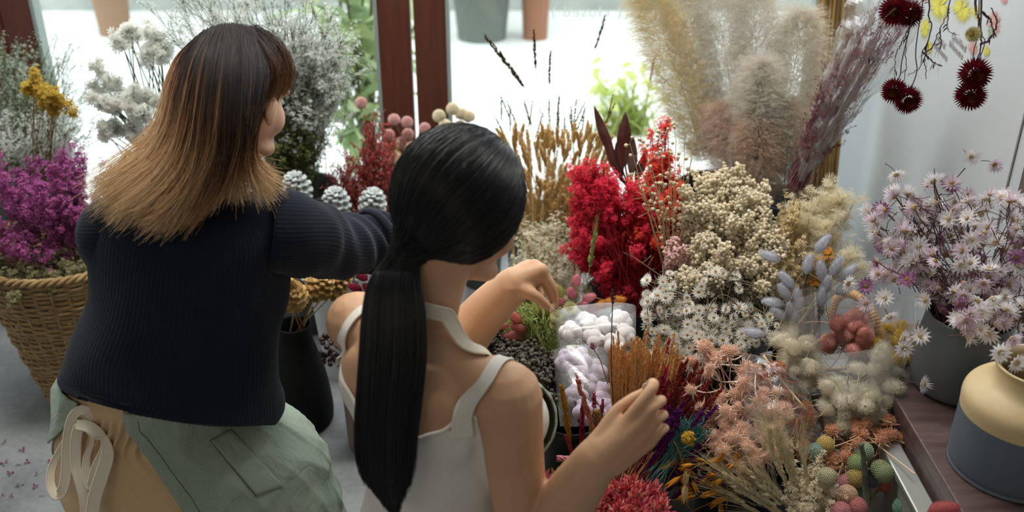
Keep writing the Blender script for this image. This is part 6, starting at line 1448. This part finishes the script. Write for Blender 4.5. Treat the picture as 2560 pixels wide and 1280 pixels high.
# the wicker basket behind the bags, only its hoop handle rises into view
t = empty('handle_basket', (.62, 1.86, .20), 'low wicker basket with a hoop handle behind the clear bags', 'basket')
M_hand = mat_plain('peeled_cane', '#b48a55', .55, noise='#c49b66', nscale=30)
hp = cr([PY(2075, 790, 1.86), PY(2095, 745, 1.86), PY(2130, 735, 1.84), PY(2172, 768, 1.80), PY(2196, 820, 1.77), PY(2206, 890, 1.75)], 200); g = G()
g.tubes(hp[None], np.array([.0095 * (1 + .07 * math.sin(k * 1.1)) for k in range(200)])[None], 12); g.build('handle', M_hand, t)
g = G(); c0 = (hp[0] + hp[-1]) / 2 * [1, 1, 0]; th = np.linspace(0, 2 * PI, 120, endpoint=False)
for q in range(22):
    rr = .10 + .025 * q / 21; ring = np.stack([c0[0] + (rr + .003 * np.cos(th * 12 + PI * (q % 2))) * np.cos(th), c0[1] + (rr + .003 * np.cos(th * 12 + PI * (q % 2))) * np.sin(th) * .8, .205 + q * .0075 + 0 * th], 1); ring = np.vstack([ring, ring[:2]]); g.tubes(ring[None], .0038, 5)
g.build('woven_wall', M_wick, t)
g = G(); g.tubes(cr([PY(1908, 888, 1.66), PY(1960, 960, 1.62), PY(2012, 1020, 1.57)], 8)[None], .0024, 6, close=True); tag(g.build('straw_stalk', mat_plain('pale_straw', '#d2bf95', .6)), 'single pale straw stalk lying in front of the left bunny tail bag', 'stalk')

# bagged cotton
M_cot = mat_plain('cotton_white', '#e6dedd', .95, noise='#efeaea', nscale=60, bump=.6, bscale=350, sheen=.5); M_cotl = mat_plain('cotton_lilac', '#bfb0c6', .95, noise='#cdc1d3', nscale=60, bump=.6, bscale=350, sheen=.5); M_husk = mat_plain('cotton_husk', '#55403a', .7, noise='#6f5a50', nscale=30)
def boll(name, mat, r):
    vs = []
    for q in range(2):
        g = G()
        for k in range(4):
            a = k * PI / 2 + rng.normal() * .15; g.ell((math.cos(a) * r * .45, math.sin(a) * r * .45, r * .42), (r * .56, r * .56, r * .64), None, 18, 12)
        g.ell((0, 0, r * .75), (r * .5, r * .5, r * .45), None, 16, 10); b = remesh(g, 'lint', r * .06, 5); b.materials.append(mat)
        h = G()
        for k in range(4): a = (k + .5) * PI / 2; M = np.array(frame((0, 0, 0), (math.cos(a), math.sin(a), .75), 0))[:3, :3]; h.grid(leaf_mesh(r * 1.25, r * .28, -.25) @ M.T + [0, 0, -r * .15])
        vs.append([('lint', b, []), part_mesh(h, 'husk', M_husk)])
    return Proto('cotton_boll', 'cotton', vs)
CW = boll('w', M_cot, .026); CL = boll('l', M_cotl, .024)
for x, y, Y, lab in ((1432, 838, 1.74, 'leftmost'), (1462, 815, 1.77, 'upper left'), (1506, 826, 1.77, 'upper middle'), (1546, 810, 1.78, 'upper right'), (1556, 845, 1.74, 'rightmost'), (1530, 870, 1.71, 'lower right'), (1480, 858, 1.73, 'middle')):
    CW.at(PY(x, y, Y), nrm([rng.normal() * .5, -.15, 1]), lab + ' white cotton boll in the upper clear bag')
for x, y, Y in ((1420, 905, 1.68), (1458, 900, 1.69), (1490, 930, 1.68), (1440, 945, 1.65), (1478, 965, 1.65), (1510, 985, 1.64), (1445, 990, 1.61), (1490, 1010, 1.60), (1450, 1030, 1.57), (1506, 1028, 1.58), (1478, 1042, 1.56)):
    CL.at(PY(x, y, Y), nrm([rng.normal() * .5, -.6, .7]), 'lilac tinted cotton boll in the lower clear bag', 'lilac cotton bolls', 1.05)
bag('clear_bag', (1400, 905), (1590, 880), (1590, 770), (1385, 790), 1.70, 1.80, .055, 'clear crinkled bag of white cotton bolls', 5)
bag('clear_bag', (1400, 1065), (1525, 1060), (1520, 880), (1380, 880), 1.57, 1.70, .05, 'clear crinkled bag of lilac cotton bolls', 6)
# bunny tails and strawflowers round the reaching hand
BR = bunny('#e69a8c', '#f0b8ac', .040, .0085, .006, 420, '#a98a55', .14); BK = bunny('#eaa4ae', '#f2c2c8', .034, .0095, .006, 420, '#b9a070', .14); BO = bunny('#d8933c', '#e6ae60', .045, .012, .006, 420, '#b08040', .14); BYG = bunny('#c9c07a', '#dcd79e', .034, .0095, .007, 420, '#a9a468', .14)
fb = np.array([.11, 1.78, .40])
for x, y, dx, dy in ((1268, 815, -1, .3), (1300, 805, -.5, .8), (1318, 822, -.7, .4), (1270, 842, -1, 0), (1285, 858, -1, -.2), (1322, 850, -.5, -.2), (1306, 838, -.8, .2), (1345, 886, -.3, -.4)): BR.at(PY(x, y, 1.80), nrm([dx, -.4, dy]), 'brick red bunny tail left of the bagged cotton', 'brick red bunny tails', 1.15)
for x, y, dx, dy in ((1400, 722, -1, .4), (1438, 715, .1, 1), (1433, 745, -.2, .8), (1456, 752, .8, .6), (1448, 768, .2, .3), (1462, 772, .6, .1), (1410, 760, -.5, .6), (1450, 785, .3, -.3)): BK.at(PY(x, y, 1.86), nrm([dx, -.3, dy]), 'rose pink bunny tail beside the fingers of the reaching hand', 'rose pink bunny tails', 1.0)
for x, y, dx, dy in ((1482, 790, .5, .9), (1500, 775, .7, .7), (1475, 800, .3, .6), (1512, 765, .9, .5)): BO.at(PY(x, y, 1.86), nrm([dx, -.2, dy]), 'caramel bunny tail behind the bagged cotton', 'caramel bunny tails', 1.1)
for x, y, dx, dy in ((1372, 790, -.4, .8), (1356, 842, -.6, .3), (1376, 868, -.4, .1), (1352, 790, -.5, .8), (1404, 742, -.3, .9)): BYG.at(PY(x, y, 1.82), nrm([dx, -.3, dy]), 'pale yellow bunny tail left of the bagged cotton', 'pale yellow bunny tails', 1.0)
SY = straw(['#cfca8a', '#e2dfb4', '#d8d39c'], '#b9a850', .017)
for x, y, lab in ((1392, 790, 'pale yellow green strawflower just below the reaching fingertips'), (1425, 772, 'wide cream yellow strawflower right of the fingertips'), (1385, 812, 'small blush strawflower under the pale yellow one')): SY.at(PY(x, y, 1.80), nrm([.1, -.7, .7]), lab, None, 1.0 if 'small' not in lab else .7)
bunch('lime_grass', 'soft lime green grass under the reaching forearm', fb, [E(1285, 790, 1.84, 50, 30, .05, 1), E(1340, 780, 1.82, 45, 36, .05, 1)], 120, mat_plain('lime_stem', '#a9b368', .7), mat_petal('lime_bits', ['#c6d088', '#dde4b0', '#a9ba6a'], .5), T_spindle(1, .15, 3), .010, nb=6, nf=3, base_r=.03, br=.03, fs=.004, bend=.05, shell=.0, tlo=.3)
M_seed = mat_petal('grey_seed', ['#4a463e', '#6a665c', '#37332c', '#7d7a70'], .05)
bunch('grey_seed_heads', 'dark grey brown seed clusters behind the bare right shoulder', b_fil - [0, 0, .02], [E(1300, 920, 1.70, 70, 60, .07, 2), E(1360, 960, 1.66, 40, 40, .05, 1), E(1220, 850, 1.78, 40, 36, .05, 1)], 60, M_st_brown, M_seed, BALL0, .0046, nb=6, nf=18, base_r=.03, br=.03, fs=.018, shell=.2, smooth=True, tlo=.8)

# the fan of dyed grasses behind the raised hand
fb = b_fan.copy()
Am_ = {}
def spike(cols, L, r=.0055, n=260, sp=.0065, lean=.7): return seedhead('dyed_amaranth', cols, L, r, n, sp, cols[-1], .16, .01, lean, curve=.012, transl=.15, cat='grass', stem_r=.0012)
OR = seedhead('rust_orange_grass', ['#efb874', '#f5ca94', '#df9f56', '#f1bf80'], .17, .0016, 150, .0065, '#b07a3a', .12, .006, .85, curve=.006, stem_r=.0010)
for k in range(150):
    x = rng.uniform(1532, 1668); y = rng.uniform(985, 1040) + abs(x - 1600) * .1; p = PY(x, y, 1.58 + rng.uniform(-.05, .06)); dd_ = nrm([(x - 1575) / 420, .15 + rng.normal() * .04, 1]); OR.at(p - dd_ * .05, dd_, 'rust orange grass stem in the upright sheaf behind the raised hand', 'rust orange grasses', rng.uniform(.8, 1.1))
RC = spike(['#a82c44', '#c24460', '#8f2438', '#7a2a35'], .13); RP = spike(['#6a2a74', '#8a4094', '#52205c', '#5a2a5a'], .12); RB = spike(['#8f3430', '#aa4a42', '#742622', '#8a4a3c'], .14); RPk = spike(['#b5405f', '#cc6a80', '#9a2f4a', '#b56a70'], .12)
def fan(P, n, x0, x1, y0, y1, Y, label, group, sc_=1.0):
    for k in range(n):
        x = rng.uniform(x0, x1); y = rng.uniform(y0, y1); p = PY(x, y, Y + rng.uniform(-.05, .05)); dd_ = nrm(p - fb + rng.normal(size=3) * .03); q_ = sc_ * rng.uniform(.85, 1.15); P.at(p - dd_ * .12 * q_, dd_, label, group, q_)
fan(RB, 24, 1640, 1780, 920, 1060, 1.56, 'burgundy amaranth spike fanning right of the raised hand', 'burgundy amaranth spikes'); fan(RC, 16, 1620, 1740, 940, 1120, 1.52, 'crimson amaranth spike fanning right of the raised hand', 'crimson amaranth spikes')
fan(RP, 26, 1660, 1790, 1000, 1170, 1.48, 'deep purple amaranth spike between the raised hand and the coral sea holly', 'deep purple amaranth spikes'); fan(RPk, 14, 1480, 1540, 960, 1100, 1.55, 'hot pink amaranth spike left of the rust orange sheaf', 'hot pink amaranth spikes', .9); fan(RC, 8, 1560, 1700, 860, 930, 1.62, 'tall crimson amaranth spike rising above the rust orange sheaf', 'tall crimson amaranth spikes', .8)
fan(RP, 5, 1590, 1650, 920, 960, 1.58, 'purple amaranth spike rising behind the raised fingertips', 'purple spikes behind the fingertips', .7)
RS = spike(['#b5434a', '#c9666a', '#8f2f38', '#a85a50'], .085, .006)
for (x, y, dx, P, lab, s_) in ((1360, 1210, .0, RPk, 'x', 1),): pass
for (x, y, Y, d, P, lab, s_) in ((1424, 1110, 1.50, (-.1, 0, 1), seedhead('yellow_millet', ['#c9932e', '#dbae50', '#b37f22'], .13, .006, 240, .007, '#a9883f', .14, .01, .7), 'upright mustard yellow millet head in front of the lilac cotton', 1.0), (1455, 1130, 1.48, (-.05, 0, 1), RC, 'thin upright crimson spike below the lilac cotton', .9), (1432, 1150, 1.46, (-.15, 0, 1), RS, 'short brick pink spike left of the crimson one', .7), (1482, 1125, 1.47, (.1, 0, 1), seedhead('tan_foxtail', ['#a88652', '#c0a06a', '#8f6f3f'], .085, .012, 360, .008, '#a08050', .12, .01, .6), 'fat tan foxtail head beside the raised forearm', 1.0), (1488, 1080, 1.46, (-.35, 0, 1), seedhead('coral_oat', ['#c97a64', '#dc9a84', '#b4634f'], .12, .004, 70, .012, '#b97a60', .12, .02, .8), 'slender coral seed stem arching over the lilac cotton', 1.0)):
    P.at(PY(x, y, Y), nrm(d), lab, None, s_)
for pts, lab, col in (([(1536, 1050, 1.50), (1528, 920, 1.52), (1530, 800, 1.54), (1533, 722, 1.55)], 'tall thin purple stem with a seed tip in front of the bagged cotton', '#4d2438'), ([(1520, 960, 1.52), (1500, 900, 1.53), (1478, 862, 1.54)], 'short thin mauve stem crossing the lower cotton bag', '#8a5a6a')):
    t = empty('thin_purple_stem', PY(*pts[0]), lab, 'stem'); m_ = mat_plain('thin_stem_' + col[1:], col, .6); P = cr([PY(*p) for p in pts], 24); g = G(); g.tubes(P[None], .0010, 5); g.build('stem', m_, t); g = G(); k = 30; u = rng.uniform(.86, 1, k); idx = (u * 23).astype(int); g.stamp(T_spindle(1, .25, 4), rot_to(nrm(np.tile(P[-1] - P[-4], (k, 1)) + rng.normal(size=(k, 3)) * .006)), P[idx], .008); g.build('seed_tip', m_, t)
# pink braided stem lying behind the forearm, teal grass, yellow cluster
g = G(); u = np.linspace(0, 1, 40)
a, b = PY(1392, 1146, 1.42), PY(1500, 1152, 1.42)
for k in range(5): P = a * (1 - u)[:, None] + b * u[:, None] + np.stack([0 * u, .004 * np.cos(u * 9 + k * 1.26), .004 * np.sin(u * 9 + k * 1.26)], 1); g.tubes(P[None], .0022, 5)
tag(g.build('pink_raffia', mat_plain('pink_raffia', '#c97a86', .6)), 'twist of pink raffia lying behind the raised forearm', 'raffia')
bunch('teal_grass', 'teal dyed grass tuft between the purple spikes and the coral sea holly', PY(1640, 1180, 1.42), [E(1725, 1080, 1.46, 36, 22, .02, 1)], 34, mat_plain('teal_stem', '#4a7f7a', .6), mat_petal('teal_bits', ['#4a8683', '#6aa39c', '#38706c'], .2), T_spindle(1, .08, 3), .016, nb=4, nf=3, base_r=.01, br=.02, fs=.003, bend=.05, shell=.0)
bunch('yellow_statice', 'small golden yellow flower cluster on the teal grass', PY(1700, 1130, 1.44), [E(1722, 1097, 1.44, 12, 12, .01, 1)], 10, M_st_gold, mat_petal('golden_bits', ['#d0a238', '#e0bb5a'], .2), STAR5, .005, nb=4, nf=8, base_r=.003, br=.01, fs=.006, shell=.0, tlo=.9)
# orange oats
Oat = Proto('orange_oat', 'grass', [])
def oat(cols):
    m = mat_petal('oat_' + cols[0][1:], cols, .25); ms = mat_plain('oat_stem_' + cols[0][1:], '#a87a35', .7); g = G(); g.stamp(T_spindle(1, .13, 6, ((0, .3), (.25, 1), (.6, .7), (1, .05))), rot_to(nrm(np.array([[.12, 0, 1], [-.12, .05, 1], [.0, -.14, 1.]]))), np.zeros((3, 3)), .030); return [part_mesh(g, 'spikelet', m), stem_part(ms, .07, .0007, .02)]
Oat.var = [oat(['#c88a2c', '#d8a04a', '#b87720']) for _ in range(2)]
for k in range(34): x = rng.uniform(1690, 1850); y = rng.uniform(1150, 1260); Oat.at(PY(x, y, 1.42 + rng.uniform(-.03, .04)), nrm([rng.normal() * .9, -.4, rng.normal() * .5 + .1]), 'ochre oat spikelet below the purple spikes', 'ochre oats', rng.uniform(.8, 1.2))
for x, y, d, lab in ((1712, 1212, (0, -.2, 1), 'pale buff oat spikelet pointing up beside the ochre oats'), (1713, 1212, (0, -.2, -1), 'pale buff oat spikelet pointing down beside the ochre oats')): Oat.var = [oat(['#d8b878', '#e2c88f'])]; Oat.at(PY(x, y, 1.38), nrm(d), lab, None, 1.2)
# the red and pink flowers at the bottom edge
M_pkred = mat_petal('pink_red_feather', ['#dd5563', '#ee8890', '#c94054', '#f2aea8', '#e86c54'], .3)
_, b_pk = tub(1600, 1430, .34, .07, .26, 'anthracite tub at the bottom edge holding the pink red feathery flowers')
bunch('pink_red_feathers', 'feathery pink red flowers along the bottom edge under the raised forearm', b_pk, [E(1550, 1268, 1.36, 80, 34, .05, 2), E(1630, 1250, 1.38, 36, 26, .04, .6)], 60, mat_plain('pinkred_stem', '#a8454a', .7), M_pkred, T_spindle(1, .2, 4), .012, nb=7, nf=8, base_r=.02, br=.025, fs=.008, shell=.1, tlo=.8)
bunch('pink_red_feathers', 'feathery red flowers tucked between the apron bib and the raised forearm', PY(1390, 1330, 1.40), [E(1385, 1235, 1.42, 46, 30, .04, 1.4), E(1350, 1265, 1.42, 30, 20, .03, .6)], 40, mat_plain('red_stem2', '#9a3a40', .7), M_pkred, T_spindle(1, .16, 4), .014, nb=6, nf=7, base_r=.02, br=.02, fs=.008, shell=.1, tlo=.8)
t = empty('wilted_flower', PY(1400, 1200, 1.40), 'wilted ochre yellow drooping flower beside the apron bib', 'flower')
for k in range(12): g = G(); d_ = nrm([rng.normal() * .5, -.3 + rng.normal() * .3, -1]); q = PY(1398 + rng.normal() * 8, 1172 + rng.normal() * 4, 1.40); M = np.array(frame(q, d_, rng.uniform(0, 6)))[:3, :3]; g.grid(leaf_mesh(.035 * rng.uniform(.7, 1.2), .004, .3) @ M.T + q); g.build('petal', mat_petal('ochre_petal', ['#c9933a', '#d8b060'], .3), t)
# bearded cream barley, cream tiny flowers
Bar = bearded('bearded_barley', ['#ecdfb8', '#f5ecd0', '#dccc9c'], .085, .0085, .085, 60, 80, '#a99a5a', .2, .3, .0003)
bb_ = PY(2060, 1420, 1.30)
for x, y, dx, dz_ in ((1990, 1300, -.75, .75), (1960, 1260, -.7, .8), (1935, 1290, -.9, .6), (1975, 1210, -.45, 1), (1960, 1180, -.35, 1.1), (1915, 1260, -.9, .75), (2010, 1220, -.3, 1)): Bar.at(PY(x, y, 1.40), nrm([dx, .05, dz_]), 'cream bearded barley ear at the lower right of the coral sea holly', 'cream bearded barley', 1.1)
bunch('cream_filler', 'tiny cream white filler flowers left of the billy buttons', PY(2040, 1340, 1.38), [E(2030, 1210, 1.42, 52, 62, .05, 2), E(2000, 1250, 1.38, 30, 40, .04, .8), E(2060, 1250, 1.38, 30, 40, .04, .6)], 60, M_st_tan, mat_petal('cream_filler', ['#ece0c0', '#f5eeda', '#dccaa2'], .45), STAR5, .0052, nb=7, nf=7, base_r=.02, br=.028, fs=.009, shell=.1, tlo=.4)
# billy buttons
for x, y, Y, col, lab, s_ in ((2063, 1112, 1.47, '#d0ae54', 'straw yellow billy button, the highest one', 1.0), (2040, 1130, 1.46, '#7fa79a', 'pale teal billy button left of the yellow one', 1.0), (2160, 1129, 1.46, '#8fa98a', 'grey green billy button behind the dark twig', 1.05), (2143, 1160, 1.44, '#7f9a5a', 'moss green billy button left of the dark twig', 1.05), (2200, 1172, 1.43, '#7d8f5c', 'olive billy button half hidden behind its twin', 1.0), (2210, 1182, 1.42, '#86986a', 'olive green billy button at the right front of the pair', 1.05), (2138, 1196, 1.42, '#a98d45', 'ochre billy button left of the dark twig', 1.05), (2182, 1196, 1.44, '#3f4a63', 'navy blue billy button behind the dark twig', 1.0), (2212, 1207, 1.44, '#a8433a', 'red billy button under the olive pair', 1.05), (2068, 1194, 1.39, '#b9b78f', 'pale sage billy button among the cream filler flowers', 1.05), (2114, 1208, 1.42, '#b96a74', 'dusky pink billy button behind the blush one', 1.0), (2118, 1238, 1.38, '#d8a98a', 'blush peach billy button in the pink group', 1.1), (2138, 1244, 1.42, '#5c8f78', 'sea green billy button behind the blush one', 1.0), (2106, 1258, 1.38, '#d38a8a', 'rose billy button left in the pink group', 1.0), (2142, 1268, 1.36, '#cf6f74', 'raspberry pink billy button right in the pink group', 1.1), (2102, 1278, 1.35, '#d07a84', 'lowest pink billy button at the bottom edge', 1.0), (2258, 1268, 1.38, '#5f9a80', 'turquoise billy button alone beside the pale board', 1.1)):
    col = '#' + ''.join('%02x' % int(int(col[i:i + 2], 16) * .68 + k_ * .32) for i, k_ in ((1, 205), (3, 198), (5, 180)))
    p = PY(x, y, Y); billy(col, '#8f8a55' if 'red billy' not in lab else '#9a4238').at(p, nrm((p - b_bil) * [1, 1, 1.2] + rng.normal(size=3) * .02), lab, None, s_)
t = empty('dark_twig', PY(2168, 1330, 1.36), 'dark grey green twig standing in front of the billy buttons', 'twig'); P = cr([PY(2172, 1330, 1.34), PY(2165, 1230, 1.37), PY(2160, 1165, 1.38), PY(2154, 1108, 1.39)], 30); P[1:-1] += rng.normal(size=(28, 3)) * .0006; g = G(); g.tubes(P[None], np.linspace(.0062, .0042, 30)[None], 10, close=True); g.build('stem', mat_plain('grey_green_bark', '#4d5045', .7, noise='#676a5c', nscale=60), t)
bunny('#c56a6a', '#d98a88', .05, .014, .006).at(PY(2318, 1282, 1.22), nrm([1, -.1, .35]), 'large dusty pink bunny tail at the bottom edge beside the bench', None, 1.0)
# long bare stems of the dyed sheaf running down under the forearm
for nm_, col, n_, x0, x1, y0, y1, lab in (('tan_straw', '#c99a62', 26, 1570, 1680, 1040, 1130, 'bare tan straw of the dyed sheaf under the raised forearm'), ('burgundy_straw', '#8f3436', 30, 1600, 1740, 1000, 1160, 'bare burgundy straw of the dyed sheaf under the raised forearm')):
    m_ = mat_plain(nm_, col, .6)
    for k in range(n_):
        a = PY(rng.uniform(1500, 1560), rng.uniform(1285, 1310), 1.42 + rng.uniform(-.03, .03)); b = PY(rng.uniform(x0, x1), rng.uniform(y0, y1), 1.50 + rng.uniform(-.04, .04))
        g = G(); g.tubes(cr([a, (a + b) / 2 + rng.normal(size=3) * .004, b], 8)[None], .0011 * rng.uniform(.8, 1.3), 5); tag(g.build(nm_, m_), lab, 'stem', nm_.replace('_', ' ') + 's of the dyed sheaf')
